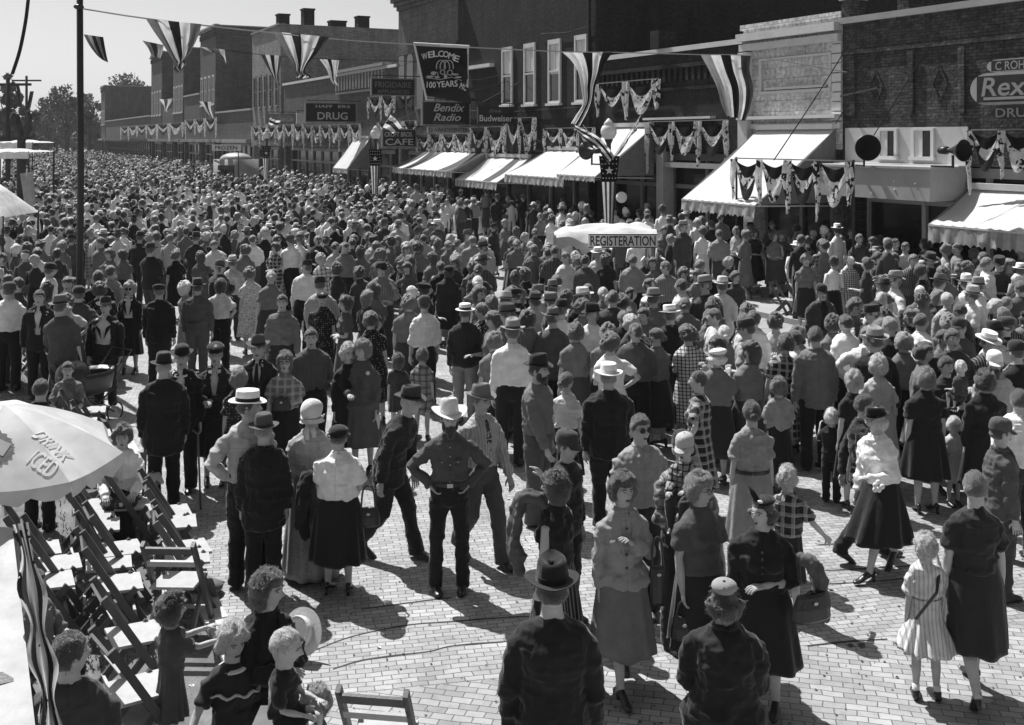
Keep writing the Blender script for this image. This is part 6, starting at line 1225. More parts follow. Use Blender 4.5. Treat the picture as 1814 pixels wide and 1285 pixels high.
# middle distance, left of centre
hero(290, 620, 1.79, 898, 198, 'tall man in long black coat and dark hat, cane at his side', top=('coat', 1), bot=('trousers', 1), sleeve='long', hat=('flat', 2, 1, 0), hair=('thin', 6), w=1.12, zb=.66)
m = MB(); c_ = HEROES[-1][0].location; m.tube([(c_.x+.45, c_.y-.1, 0), (c_.x+.42, c_.y-.1, .85), (c_.x+.36, c_.y-.1, .9)], [.012, .012, .012], 8); tag(m.build('walking_cane', LEATHER_B), 'thin cane beside the tall man in long black coat', 'cane')
hero(322, 607, 1.77, f=10, label='man with dark moustache and round black hat behind the long black coat', top=('jacket', 1), bot=('trousers', 1), sleeve='long', hat=('bowler', 1, 1), hair=('short', 1), open=(.05, .04, 1.2), shirt=(9,))
hero(382, 602, 1.72, 858, 8, 'woman in glasses, black beret and dark suit with clasped hands', sex=F_, top=('suit', 2), bot=('skirt', 2), sleeve='long', hat=('beret', 1, 1), hair=('short', 5), ar='bent', al='fold', glasses=1, open=(.045, .03, 1.15), shirt=(8,), hem=.4)
hero(423, 651, 1.52, f=195, label='woman with curly hair and dark dotted dress behind the panama man', sex=F_, top=('dress', 2, 'dots'), bot=('same',), sleeve='short', hair=('curly', 4))
hero(457, 590, 1.80, f=5, label='man in dark jacket, necktie and creased grey hat facing the camera', top=('jacket', 2), bot=('trousers', 2), sleeve='long', hat=('fedora', 4, 2, 3), hair=('short', 2), open=(.075, .03, 1.12), shirt=(8,), tie=(1,))
hero(505, 620, 1.62, f=5, label='woman in glasses and plaid shirt holding a dark purse', sex=F_, top=('blouse', 5, 'plaid'), bot=('skirt', 1), sleeve='short', hair=('bob', 3), glasses=1, ar='down2', al='fold', w=1.08)
bag('dark purse under the arm of the plaid shirt woman', wrist(HEROES[-1], 1, (.05, -.02, .12)), .26, .18, .07, 10, .02)
hero(551, 582, 1.76, f=12, label='dark haired man in open necked grey shirt facing the camera', top=('shirt', 4), bot=('trousers', 1), sleeve='roll', hair=('short', 1), ar='down2', al='back', w=1.12, pockets=0)
a = hero(642, 600, 1.68, f=-8, label='woman in grey suit with a round badge and a folded paper', sex=F_, top=('suit', 4), bot=('skirt', 4), sleeve='long', hair=('curly', 4), ar='bent', al='down2', yaw=-30, w=1.05, buttons=1.1)
l_ = a[0].location; m = MB(); m.ell((l_.x+.09, l_.y-.16, 1.28), (.026, .01, .026), 0, 12, 8); adopt(m.build('badge', WHITEP), HEROES[-1][0]); m = MB(); m.box((0, 0, -.06), (.11, .012, .18), ry=.12); tag(m.build('folded_paper', WHITEP, None, False, wrist(a, 1)), 'white folded paper in the hand of the grey suit woman', 'paper')
hero(617, 606, 1.63, f=20, label='grey haired woman in black just behind the grey suit woman', sex=F_, top=('dress', 1), bot=('same',), sleeve='long', hair=('curly', 7), yaw=10)
hero(748, 614, 1.28, 779, 172, 'girl in plaid dress with a full pleated skirt, seen from behind', sex=K_, top=('dress', 6, 'plaid'), bot=('same',), sleeve='short', hair=('child', 3), hem=.6, pl=1.1, flare=3.2, socks=1)
hero(705, 627, 1.18, f=185, label='small dark bobbed girl left of the plaid dress girl', sex=K_, top=('dress', 3), bot=('same',), sleeve='short', hair=('bob', 2), hem=.6)
hero(752, 524, 1.76, f=200, label='man in flat cap and crisp white shirt seen from behind', top=('shirt', 9), bot=('trousers', 1), sleeve='roll', hat=('cap', 4, 4), hair=('short', 2), yaw=-30)
hero(824, 534, 1.79, f=175, label='man in white straw boater, dark jacket and pale trousers from behind', top=('suit', 2), bot=('trousers', 6), sleeve='long', hat=('boater', 9, 2, 0), hair=('short', 3), w=1.06)
hero(953, 625, 1.87, 928, 62, 'tall bearded man in khaki shirt and dark hat gazing right', top=('shirt', 5), bot=('trousers', 4), sleeve='long', hat=('fedora', 2, 1, 3), hair=('short', 1), beard=1, w=1.10, yaw=5, belt=0, ar='walkf', al='down')
hero(1003, 658, 1.50, f=168, label='girl in white short sleeved blouse and dark skirt with rolled hair', sex=F_, top=('blouse', 8), bot=('skirt', 1), sleeve='short', hair=('bun', 3), yaw=-40, w=.92, belt=1)
hero(1078, 639, 1.80, 935, 185, 'heavy man in black suit and white straw hat from behind', top=('jacket', 1), bot=('trousers', 1), sleeve='long', hat=('panama', 9, 8, 0), hair=('short', 5), w=1.2, ar='bent', al='down')
hero(1134, 734, 1.77, f=8, label='young man in sunglasses and light short sleeved shirt facing the camera', top=('shirt', 6), bot=('trousers', 2), sleeve='short', hair=('short', 2), glasses=2, w=1.04, blouse=.8, yaw=14)
hero(1004, 763, 1.67, f=58, label='young man in flat cap and dark shirt looking to the right', top=('shirt', 2), bot=('trousers', 2), sleeve='long', hat=('cap', 3, 3), hair=('short', 3), w=.96)
hero(985, 829, 1.66, f=-128, label='woman with dark hair in black sleeveless dress shading her eyes', sex=F_, top=('dress', 1), bot=('skirt', 1, 'stripe'), sleeve='none', hair=('bob', 1), ar='face', al='down', yaw=20, glasses=1, hem=.2, pleats=14, pl=1)
l_ = HEROES[-1][0].location; tag(coatmesh([(.10, .02, .10), (-.02, .0, .16), (-.10, .0, .04), (-.12, .0, -.18), (-.10, .0, -.32)], .055, cloth(4), (l_.x-.20, l_.y+.02, 1.28)), 'grey coat draped over the raised arm of the woman in black', 'coat')
a = hero(1210, 765, 1.78, f=10, label='man in dark baseball cap carrying a toddler', top=('shirt', 6, 'plaid'), bot=('trousers', 2), sleeve='long', hat=('cap', 1, 1), hair=('short', 2), ar='cradle', al='bentup')
mini(1213, 793, 8.62, .84, -28, 'toddler in pale peaked cap carried by the man in dark cap', top=('shirt', 6, 'check'), bot=('trousers', 3), sleeve='long', hair=('short', 6), hat=('ballcap', 7, 7, 8), legs='sit', ar='lap', al='bent', hs=1.1)
hero(1238, 654, 1.64, f=-118, label='woman in dark windowpane dress with a hand on her hip looking left', sex=F_, top=('dress', 1, 'plaid'), bot=('same',), sleeve='short', hair=('short', 2), ar='down', al='hip', yaw=20, w=1.05)
hero(1380, 667, 1.38, f=180, label='girl in light blouse and long dark skirt seen from behind', sex=K_, top=('blouse', 6), bot=('skirt', 1), sleeve='short', hair=('curly', 3), hem=.3, ar='bent', al='bent')
hero(1444, 579, 1.81, 832, 184, 'tall man in light grey suit jacket and dark trousers from behind', top=('jacket', 5), bot=('trousers', 1), sleeve='long', hair=('short', 2), w=1.1)
hero(1473, 726, 1.05, 889, 165, 'small blond boy in dark clothes holding a hand', sex=K_, top=('shirt', 1), bot=('trousers', 1), sleeve='short', hair=('child', 8), al='holdup')
hero(1513, 654, 1.58, f=190, label='woman in black dress with grey curls holding the blond boy', sex=F_, top=('dress', 1), bot=('same',), sleeve='short', hair=('curly', 6), ar='down', yaw=-20)
hero(1556, 627, 1.64, f=176, label='woman with light curly hair and cream dress seen from behind', sex=F_, top=('dress', 7), bot=('same',), sleeve='short', hair=('curly', 7), w=1.08)
hero(1640, 645, 1.64, 908, 184, 'broad woman in plain black dress and curled hair from behind', sex=F_, top=('dress', 1), bot=('same',), sleeve='short', hair=('curly', 4), w=1.2, hem=.45)
hero(1690, 744, .98, 896, 12, 'toddler girl in bonnet and pale dress facing the camera', sex=K_, top=('dress', 7), bot=('same',), sleeve='short', hair=('child', 8), hem=.55, pl=1, flare=2.5)
hero(1676, 629, 1.63, f=12, label='young woman with swept up hair and white collar carrying a baby', sex=F_, top=('dress', 2), bot=('same',), sleeve='short', hair=('bun', 1), ar='down', al='cradle')
mini(1702, 652, 11.6, .66, -160, 'fair haired baby on the arm of the young woman with white collar', top=('shirt', 3), bot=('shorts', 2), sleeve='short', hair=('thin', 8), legs='sit', ar='lap', al='lap')
hero(1745, 653, 1.65, f=178, label='woman in black jacket with black hair from behind, near right edge', sex=F_, top=('jacket', 1), bot=('skirt', 1), sleeve='long', hair=('curly', 0), w=1.15)
hero(1762, 622, 1.74, f=-10, label='bearded man in white peaked cap and light shirt near right edge', top=('shirt', 7), bot=('trousers', 3), sleeve='long', hat=('ballcap', 9, 9), hair=('short', 2), beard=2)
hero(1806, 690, 1.7, f=175, label='figure in a white shirt half cut by the right edge', top=('shirt', 9), bot=('trousers', 3), hair=('short', 2), w=1.15)
hero(70, 514, 1.74, f=12, label='man in black suit with open white shirt at far left', top=('jacket', 1), bot=('trousers', 1), sleeve='long', hair=('short', 1), open=(.06, .035, 1.05), shirt=(8,), w=1.1)
hero(187, 523, 1.75, f=4, label='man in dark open jacket, white shirt and dark hat right of the pole', top=('jacket', 1), bot=('trousers', 2), sleeve='long', hat=('fedora', 2, 6, 4), hair=('short', 3), open=(.115, .125, .86), shirt=(8,), w=1.15, ar='down2', al='down2')
a = mini(215, 704, 11.6, 1.55, 15, 'curly haired woman in white blouse seated beside the black coat man', 0, top=('blouse', 9), bot=('skirt', 2), sleeve='long', hair=('curly', 2), legs='sit', ar='lap', al='lap'); a[0]['category'] = 'person'
a[0].location.y = 11.2; a[0].location.x = (217-CX)/F*11.2; o = copy_tree(ch0); o.location = a[0].location; o.rotation_euler = a[0].rotation_euler; o['label'] = 'chair under the curly haired woman in white blouse'
a = mini(122, 600, 15.2, 1.5, 20, 'smiling dark haired boy seated left of the dark buggy', 0, top=('shirt', 5), bot=('trousers', 3), sleeve='short', hair=('short', 1), legs='sit', ar='lap', al='lap')
a[0].location.y = 14.6; a[0].location.x = (120-CX)/F*14.6; o = copy_tree(ch0); o.location = a[0].location; o.rotation_euler = a[0].rotation_euler; o['label'] = 'chair under the smiling boy left of the buggy'
hero(72, 672, 1.62, f=175, label='dark haired person in black seen from behind above the umbrella', top=('jacket', 1), bot=('trousers', 1), sleeve='long', hair=('short', 1))
hero(230, 497, 1.66, f=5, label='woman in sunglasses, black jacket and white blouse near the pole', sex=F_, top=('jacket', 1), bot=('skirt', 1), sleeve='long', hair=('curly', 6), glasses=2, open=(.07, .09, .95), shirt=(9,))
hero(282, 502, 1.75, f=178, label='man in black jacket and black cap from behind, left of the khaki man', top=('jacket', 0), bot=('trousers', 1), sleeve='long', hair=('short', 4), hat=('beret', 1, 1), w=1.15)
hero(350, 503, 1.79, 672, 182, 'man in plain khaki shirt, khaki trousers and brimmed hat from behind', top=('shirt', 4), bot=('trousers', 4), sleeve='long', hat=('flat', 3, 2, 0), hair=('short', 2), w=1.15, belt=1)
hero(391, 492, 1.68, f=170, label='woman in white short sleeved top and black slacks, hands on hips', sex=F_, top=('blouse', 8), bot=('trousers', 0), sleeve='short', hair=('bob', 0), ar='hip', al='hip')
hero(412, 451, 1.78, f=178, label='man in white shirt and light hat from behind, legs in the open', top=('shirt', 7), bot=('trousers', 2), sleeve='long', hat=('fedora', 7, 4, 0), hair=('short', 3), w=1.1)
hero(500, 522, 1.76, f=4, label='young man in pale khaki shirt facing the camera with arms down', top=('shirt', 5), bot=('trousers', 2), sleeve='long', hair=('short', 1), w=1.08)
hero(571, 516, 1.63, f=0, label='old woman in black dotted dress and black hat facing the camera', sex=F_, top=('dress', 1, 'dots'), bot=('same',), sleeve='short', hat=('beret', 1, 1), hair=('short', 7), w=1.15)
hero(612, 523, 1.66, f=-70, label='woman in grey short sleeved dress in profile with a big bag', sex=F_, top=('dress', 4), bot=('same',), sleeve='short', hair=('curly', 1), ar='fold', al='fold')
hero(1455, 503, 1.74, f=3, label='man in dark jacket and peaked cap facing the camera by the chairs', top=('jacket', 3), bot=('trousers', 2), sleeve='long', hat=('ballcap', 2, 2), hair=('short', 2), open=(.06, .05, 1.0), shirt=(1,), w=1.1)
hero(1507, 453, 1.66, f=195, label='white haired woman in checked dress from behind by the store front', sex=F_, top=('dress', 8, 'check'), bot=('same',), sleeve='long', hair=('short', 9), w=1.05)
# ------------------------------------------------------------------ patterns for the crowd: one of each kind, copied with its parts
TPL = {}; HOLD = []
def template(key, **sp):
    root = empty('person', (0, 0, 0), 0); sp['h'] = 1.75 if sp.get('sex', 'm') == 'm' else 1.62 if sp['sex'] == 'f' else 1.2; sp['hair'] = None; sp['seed'] = len(TPL)*5+3; person(sp, root, .022, False); TPL[key] = (root, sp); HOLD.append(root)
for i, (a, b) in enumerate((('down', 'down'), ('bent', 'down2'), ('hip', 'bent'), ('fold', 'bentup'))):
    template(('m', 'shirt', i), top=('shirt', 5), bot=('trousers', 3), sleeve=('long', 'roll', 'short', 'long')[i], ar=a, al=b, w=(1, 1.08, .96, 1.12)[i], blouse=.8)
    template(('m', 'jacket', i), top=('jacket', 5), bot=('trousers', 3), sleeve='long', ar=a, al=b, w=(1.04, 1.12, 1.0, 1.08)[i])
    template(('f', 'blouse', i), sex='f', top=('blouse', 5), bot=('skirt', 3), sleeve=('short', 'short', 'long', 'short')[i], ar=a, al=b, w=(1, 1.12, .95, 1.06)[i])
    template(('f', 'dress', i), sex='f', top=('dress', 5), bot=('same',), sleeve='short', ar=a, al=b, w=(1.02, 1.14, .96, 1.2)[i])
template(('f', 'coat', 0), sex='f', top=('coat', 5), bot=('skirt', 3), sleeve='long', ar='down', al='bent', w=1.1); template(('k', 'shirt', 0), sex='k', top=('shirt', 5), bot=('trousers', 3), sleeve='short', ar='down', al='bent'); template(('k', 'dress', 0), sex='k', top=('dress', 5), bot=('same',), sleeve='short', ar='down', al='down')
HM = {}
def headpart(kind, style, v=0, under=False):
    key = (kind, style, v, under)
    if key not in HM:
        m = hair(style, 11+v*7, 26, 20, under) if kind == 'hair' else hat(style, v+3); me = bpy.data.meshes.new(kind)
        if kind == 'hat': tl = rot(.1, 0, 0); m.V = [q@tl.T+np.array((0, .008, .012)) for q in m.V]; me.materials.append(None); me.materials.append(None)
        else: me.materials.append(None)
        V, f, mi = m.vf(); fill(me, V, f, mi); HM[key] = me
    return HM[key]
cnt = [0]; USED = set()
def member(tk, px, yt, tone, pat, btone, hairt, hatst, hatt, face, label, X=None, Y=None, hh=None, z=0):
    root0, sp0 = TPL[tk]; sex = tk[0]; h = hh or {'m': 1.76, 'f': 1.64, 'k': 1.25}[sex]*(1+random.uniform(-.03, .035)); H0 = sp0['h']
    first = tk not in USED; USED.add(tk); root = root0 if first else root0.copy()
    if not first: link(root)
    if first: HOLD.remove(root0)
    kids = list(root0.children) if first else []
    if not first:
        for ch in root0.children:
            if ch.name.split('.')[0] in ('hair', 'hat'): continue
            c = ch.copy(); link(c, root); kids.append(c)
    s = h/H0; wd = random.uniform(.98, 1.12); root.scale = (s*wd, s*wd, s); hat_add = .06 if hatst in ('fedora', 'flat', 'panama', 'boater', 'western') else .02
    if Y is None: Y = F*(EYE-h-hat_add-z)/(yt-HY); X = (px-CX)/F*Y
    root.location = (X, Y, z); root.rotation_euler = (R_(random.gauss(0, 2.2)), R_(random.gauss(0, 2.2)), R_(face)); root['label'] = label; root['category'] = 'child' if sex == 'k' else 'person'; root['group'] = 'people standing in the street crowd'
    for c in kids:
        nm = c.name.split('.')[0]
        if nm in ('shirt', 'jacket', 'coat', 'dress'):
            mt = cloth(tone, pat)
        elif nm in ('skirt', 'trousers'): mt = cloth(btone)
        else: continue
        c.material_slots[0].link = 'OBJECT'; c.material_slots[0].material = mt
    hc = sp0['_hc']; hs = ((.55+.45*H0/1.75)/(H0/1.75) if sex == 'k' else 1.06)*H0/1.75; yaw = R_(random.gauss(0, 30))
    def put(nm, me, mats):
        o = bpy.data.objects.new(nm, me); link(o, root); o.location = hc; o.scale = (hs,)*3; o.rotation_euler = (R_(random.uniform(-8, 10)), 0, yaw)
        for i, mt in enumerate(mats): o.material_slots[i].link = 'OBJECT'; o.material_slots[i].material = mt
    put('hair', headpart('hair', hairt[0], cnt[0] % 3, bool(hatst)), [hairmat(hairt[1])])
    if hatst: put('hat', headpart('hat', hatst), [cloth(hatt), cloth(max(0, hatt-3) if hatt > 4 else 1)])
    cnt[0] += 1; root['_Y'] = Y; root['_px'] = CX+X/Y*F; return root
# transcription: region | kind tone hair facing, at the head tops read off the photograph
REG = {'A': (440, 420, 4.319), 'B': (820, 480, 4.283), 'C': (1160, 540, 3.779), 'D': (1420, 440, 4.284), 'E': (40, 400, 4.017), 'F': (580, 230, 3.943), 'G': (900, 230, 3.472), 'H': (1360, 230, 3.474), 'P': (0, 0, 1.0)}
TR = """A 340 0 c 9 1 b|A 415 5 w 8 3 b|A 215 50 w 2 1 L|A 530 0 m 1 3 f|A 670 55 m 7 1 b|A 765 65 m 5 1 b|A 865 90 w 2 1 b|A 945 30 w 6 2 b|A 985 65 w 7 3 b|A 1085 20 w 1 1 b|A 1030 105 w 1 3 b|A 1200 70 w 3 4 f|A 1310 70 w 9 1 b|A 1440 10 w 8 3 b|A 1520 30 w 3 4 b|A 1610 25 w 7 3 b|A 1690 0 m 6 4 b|A 1790 40 h 7 3 b|A 400 185 c 9 1 b|A 475 210 w 8 4 b|A 680 225 d 2 1 b|A 890 210 d 3 1 b|A 1030 220 c 5 8 f|A 1240 195 l 4 1 f|A 1500 210 b 2 1 b|A 1575 165 w 3 3 f|A 1420 140 w 5 2 b|A 1725 220 w 3 2 b|A 1735 320 o 7 9 b|A 145 290 w 4 6 b|A 935 365 p 5 2 b|A 1245 395 o 6 9 b|A 1350 375 k 6 8 b|A 1235 475 w 2 3 b|A 975 580 d 1 1 b|A 1785 560 d 1 3 L|A 20 250 d 8 3 b|A 600 120 w 8 6 b|A 1130 30 w 6 4 f
B 385 0 w 8 1 b|B 525 0 w 1 1 b|B 670 45 h 7 4 b|B 295 130 h 5 6 b|B 510 130 h 8 3 b|B 825 170 l 7 1 b|B 1050 115 w 5 7 b|B 1110 180 j 3 2 b|B 905 250 w 7 1 b|B 680 260 H 4 4 b|B 370 275 h 4 3 b|B 180 285 w 2 3 b|B 1425 40 j 2 1 b|B 1440 145 h 5 5 b|B 1665 85 m 8 1 b|B 1740 0 w 5 3 f|B 1720 200 w 7 3 b|B 1620 270 s 1 7 b|B 360 400 h 9 5 b|B 205 395 w 1 2 L|B 260 490 w 9 3 b|B 510 400 w 9 1 b|B 845 435 w 3 2 b|B 1080 420 w 6 3 b|B 1150 505 w 9 2 b|B 1310 390 m 4 2 b|B 1465 470 p 3 2 b|B 1735 425 q 8 2 b
C 370 25 w 1 2 b|C 490 130 o 3 8 b|C 610 15 w 6 3 b|C 640 50 m 9 1 b|C 800 80 w 7 1 b|C 400 295 b 9 9 b|C 600 275 l 5 1 b|C 820 220 d 1 1 b|C 980 135 w 5 3 b|C 1205 75 w 3 1 b|C 1265 70 m 9 1 b
D 480 90 d 3 2 b|D 360 390 w 5 2 f|D 610 220 f 5 7 L|D 650 355 w 2 1 b|D 680 480 d 1 1 b|D 590 560 w 2 3 f|D 895 295 o 9 9 f|D 860 345 w 9 2 b|D 980 15 H 1 2 f|D 1350 40 w 2 2 b|D 1430 100 m 9 4 R|D 1470 105 c 3 3 f|D 1600 0 w 8 8 b|D 1600 110 w 8 4 f|D 1260 270 h 9 6 L|D 1330 285 h 9 5 R|D 1550 405 w 5 7 f|D 1430 540 w 8 9 b|D 940 500 m 9 2 R|D 570 660 H 1 5 b|D 765 670 w 1 5 b|D 890 720 w 1 1 R|D 1150 635 j 3 2 f|D 1385 645 s 2 9 f|D 1600 745 w 6 8 b|D 1150 150 w 7 3 b|D 1240 120 d 2 2 b|D 700 30 d 2 2 f|D 820 60 m 3 3 f|D 550 40 d 3 2 f|D 1060 330 w 3 4 f
E 150 110 w 8 1 b|E 350 60 c 4 7 b|E 155 275 c 9 1 R|E 310 375 w 3 1 R|E 560 330 m 1 1 b|E 645 305 m 6 2 b|E 735 165 w 2 1 b|E 610 180 w 5 2 f|E 800 45 H 2 2 b|E 905 55 w 6 5 b|E 930 130 H 1 2 b|E 1095 170 d 0 3 b|E 1290 180 l 4 1 b|E 1410 95 m 8 3 f|E 1395 265 c 2 1 R|E 1565 145 w 5 2 b|E 1620 70 m 9 3 b|E 1190 395 w 6 9 b|E 560 430 d 1 1 b|E 320 560 w 6 6 b|E 240 20 m 6 2 b|E 30 130 q 2 1 b|E 20 60 m 3 1 b|E 1150 20 w 4 4 b|E 1210 60 h 2 2 b|E 1480 40 w 6 5 b|E 1300 10 w 5 6 b|E 500 40 w 5 5 b|E 560 100 m 5 2 b|E 1340 50 w 2 7 b|E 1040 40 w 3 3 b
F 440 415 m 9 2 R|F 515 430 w 9 2 b|F 630 385 m 9 1 b|F 835 480 m 9 1 f|F 790 470 w 8 3 b|F 935 490 h 4 5 b|F 1020 475 s 6 9 b|F 1090 460 d 4 2 b|F 1180 455 H 1 3 b|F 1250 455 d 5 7 b|F 1370 415 H 0 4 b|F 1480 510 w 7 3 f|F 1555 600 w 9 1 b|F 645 530 m 7 5 b|F 770 565 h 6 3 f|F 570 530 d 2 2 b|F 110 500 m 8 3 b|F 200 540 w 3 3 f|F 290 575 d 2 4 b|F 205 640 w 7 2 b|F 380 620 h 3 4 b|F 470 625 h 7 5 b|F 600 670 H 6 3 b|F 700 630 w 7 2 b|F 240 635 o 7 8 b|F 60 800 m 7 1 b|F 150 805 m 3 1 b|F 300 735 w 5 3 b|F 430 765 d 2 1 b|F 370 850 d 1 3 b|F 330 780 c 7 4 f|F 645 810 w 9 2 b|F 690 725 m 7 1 b|F 760 755 w 8 3 b|F 550 815 w 5 6 f|F 850 780 w 6 6 b|F 915 775 w 8 3 b|F 990 725 h 6 4 b|F 1085 780 h 6 3 b|F 1120 740 m 8 1 b|F 880 895 w 7 5 b|F 1070 900 h 2 3 b|F 1240 620 w 5 5 b|F 780 645 s 4 8 b|F 1170 650 b 2 3 b|F 1320 780 w 8 4 b|F 1410 800 w 5 6 b|F 1570 830 m 1 1 b|F 1680 860 w 7 6 b|F 1760 840 w 3 3 b|F 1500 600 w 4 4 b|F 580 930 w 3 2 b|F 810 940 d 1 1 b|F 1010 950 w 4 3 b|F 1700 640 w 6 7 b|F 1340 690 w 3 2 b|F 1440 695 d 4 3 b
G 180 440 k 9 4 f|G 1080 575 H 3 5 b|G 950 600 w 9 3 f|G 875 510 m 8 1 b|G 500 785 j 4 1 b|G 780 785 m 6 3 b|G 355 765 m 8 4 b|G 270 740 m 1 1 b|G 440 810 w 5 3 b|G 150 710 j 4 3 b|G 850 805 k 2 9 f|G 910 800 w 5 2 f|G 985 830 m 5 3 b|G 1125 850 w 6 2 f|G 1215 840 j 1 4 b|G 1260 1010 w 1 2 b|G 1640 640 w 7 2 f|G 1400 600 m 7 3 L|G 1310 620 m 6 2 b|G 1260 570 m 2 2 b|G 1225 575 w 7 3 b|G 1500 620 d 2 2 f|G 1690 640 w 4 3 f|G 1330 780 d 2 6 R|G 1400 870 w 3 2 f|G 545 725 s 8 5 f|G 610 775 d 2 2 b|G 340 450 h 5 6 b|G 250 530 w 8 1 b|G 360 510 w 5 7 f|G 450 460 w 3 1 b|G 640 480 w 8 6 b|G 740 475 w 7 6 b|G 800 500 w 3 2 b|G 870 500 m 6 3 b|G 1190 490 w 8 3 b|G 1110 475 s 9 9 b|G 1320 490 m 5 2 b|G 430 520 w 6 6 b|G 520 490 w 7 3 b|G 90 640 w 6 6 b|G 40 690 d 3 3 b|G 235 710 w 7 6 b
H 390 600 w 6 3 f|H 450 650 d 3 3 f|H 510 610 m 2 2 f|H 690 620 d 1 1 b|H 560 650 m 3 3 f|H 800 680 m 2 2 f|H 850 700 m 8 3 f|H 950 690 d 1 1 b|H 1080 700 w 3 4 f|H 1180 710 m 6 3 L|H 230 780 w 2 4 f|H 320 690 w 3 3 f|H 740 760 w 3 2 f|H 1300 765 d 1 4 b|H 640 680 d 2 2 f|H 1000 640 m 2 1 f|H 100 640 w 4 3 f|H 30 560 m 4 2 f|H 180 640 d 2 2 f"""
TONEW = ['black', 'black', 'black', 'dark grey', 'grey', 'grey', 'light grey', 'pale', 'white', 'white']; HAIRW = ['black', 'black', 'dark', 'dark', 'brown', 'brown', 'fair', 'fair', 'white', 'white']
FACEW = {'b': 'seen from behind', 'f': 'facing the camera', 'L': 'facing left', 'R': 'facing right'}
LAND = [(1097, 420, 'the registration sign'), (141, 430, 'the steel pole'), (1068, 330, 'the nearest lamp post'), (658, 300, 'the middle lamp post'), (780, 290, 'the striped awnings'), (1290, 350, 'the large white awning'), (1400, 520, 'the two empty chairs'), (1540, 262, 'the black horn speaker'), (620, 275, 'the cafe sign'), (395, 430, 'the open patch of street'), (825, 540, 'the straw boater man'), (752, 530, 'the white shirt and cap man'), (350, 510, 'the khaki man'), (953, 630, 'the tall bearded khaki man'), (1444, 585, 'the light grey suit man'), (1556, 630, 'the cream dress woman'), (1640, 650, 'the broad woman in black'), (1735, 390, 'the right hand awning'), (1600, 320, 'the marquee'), (1078, 640, 'the white straw hat man'), (187, 523, 'the white shirted man by the pole'), (571, 520, 'the black dotted dress'), (1507, 455, 'the checked dress woman'), (500, 525, 'the pale khaki shirt man'), (20, 350, 'the white tent'), (1238, 655, 'the windowpane dress woman'), (890, 380, 'the steep striped awning')]
LABS = {}
def label_for(kind, tone, hairn, face, px, py, pat=None, hatn=None, age='person'):
    who = {'m': 'man', 'j': 'man', 'c': 'man', 'h': 'man', 'H': 'man', 's': 'person', 'k': 'child', 'o': 'old person'}.get(kind, 'woman'); gar = {'m': 'shirt', 'j': 'jacket', 'c': 'shirt', 'h': 'shirt', 'H': 'coat', 'd': 'dress', 'k': 'outfit', 's': 'top'}.get(kind, 'blouse'); pt = {'p': 'plaid ', 'q': 'checked '}.get(kind, '')
    head = {'c': 'in cap', 'h': 'in brimmed hat', 'H': 'in brimmed hat', 's': 'in straw hat', 'b': 'in small hat', 'f': 'in flowered hat'}.get(kind, 'with %s hair' % HAIRW[hairn])
    base = '%s %s and %s%s %s' % (who, head, pt, TONEW[tone], gar) if 'in' in head.split()[0] else '%s %s, %s%s %s' % (who, head, pt, TONEW[tone], gar)
    c = sorted(LAND, key=lambda l: abs(l[0]-px)+1.3*abs(l[1]-py))
    opts = []
    for l in c[:9]:
        dx, dy = px-l[0], py-l[1]; rel = ('right of' if dx > 0 else 'left of') if abs(dx) > abs(dy)*.9 else ('below' if dy > 0 else 'above'); near = 'just ' if abs(dx)+abs(dy) < 60 else ('well ' if abs(dx)+abs(dy) > 150 else '')
        opts.append('%s, %s%s %s' % (base, near, rel, l[2]))
    for o_ in opts[:2]+[x+', '+FACEW[face] for x in opts[:1]]+opts[2:]:
        if o_ not in LABS and len(o_.split()) <= 16: LABS[o_] = 1; return o_
    o_ = base+', between '+c[0][2][4:]+' and '+c[1][2][4:]
    while o_ in LABS or len(o_.split()) > 16: o_ = '%s %s, %s, at %s' % (who, head, FACEW[face], random.choice(opts).split(', ')[-1]); 
    LABS[o_] = 1; return o_
FA = {'b': 180, 'f': 0, 'L': -80, 'R': 80}; taken = [(r_.location.x, r_.location.y) for r_, _s in HEROES]
def add(kind, tone, hr, face, px, py, Y=None, X=None, z=0, jit=24):
    v = cnt[0] % 4; fa = FA[face]+random.gauss(0, jit)+(12 if face == 'b' else 0); btone = random.choice([0, 1, 1, 2, 2, 3, 4]) if tone > 3 else random.choice([1, 2, 3])
    lab = label_for(kind, tone, hr, face, px, py)
    if kind in ('m', 'c', 'h', 's'): tk = ('m', 'shirt', v)
    elif kind in ('j', 'H'): tk = ('m', 'jacket', v)
    elif kind == 'k': tk = ('k', 'shirt' if v % 2 else 'dress', 0)
    elif kind == 'd': tk = ('f', 'dress', v)
    elif kind == 'o': tk = ('f', 'blouse', v)
    elif kind == 'b' and tone < 4: tk = ('f', 'coat', 0)
    else: tk = ('f', 'blouse' if v != 2 else 'dress', v)
    pat = {'p': 'plaid', 'q': 'check'}.get(kind) or (random.choice([None, None, None, None, 'plaid', 'floral', 'dots']) if kind in ('w', 'd') else random.choice([None]*7+['stripe']))
    hs = {'m': 'short', 'j': 'short', 'c': 'short', 'h': 'short', 'H': 'short', 's': 'short', 'l': 'long', 'o': 'bun', 'k': 'child'}.get(kind) or random.choice(['curly', 'curly', 'curly', 'bun', 'bob'])
    ht = {'c': random.choice(['cap', 'workcap']), 'h': random.choice(['fedora', 'fedora', 'flat']), 'H': random.choice(['fedora', 'flat']), 's': 'panama', 'b': random.choice(['beret', 'cloche']), 'f': 'flower'}.get(kind); hatt = {'s': 9, 'c': random.choice([2, 3, 4]), 'f': 8}.get(kind, min(9, hr+1) if kind in 'hH' else (9 if tone == 9 and kind == 'b' else 1))
    r_ = member(tk, px, py, tone, pat, btone, (hs, 3 if kind in 'chHs' else hr), ht, hatt, fa, lab, X, Y, None, z)
    return r_
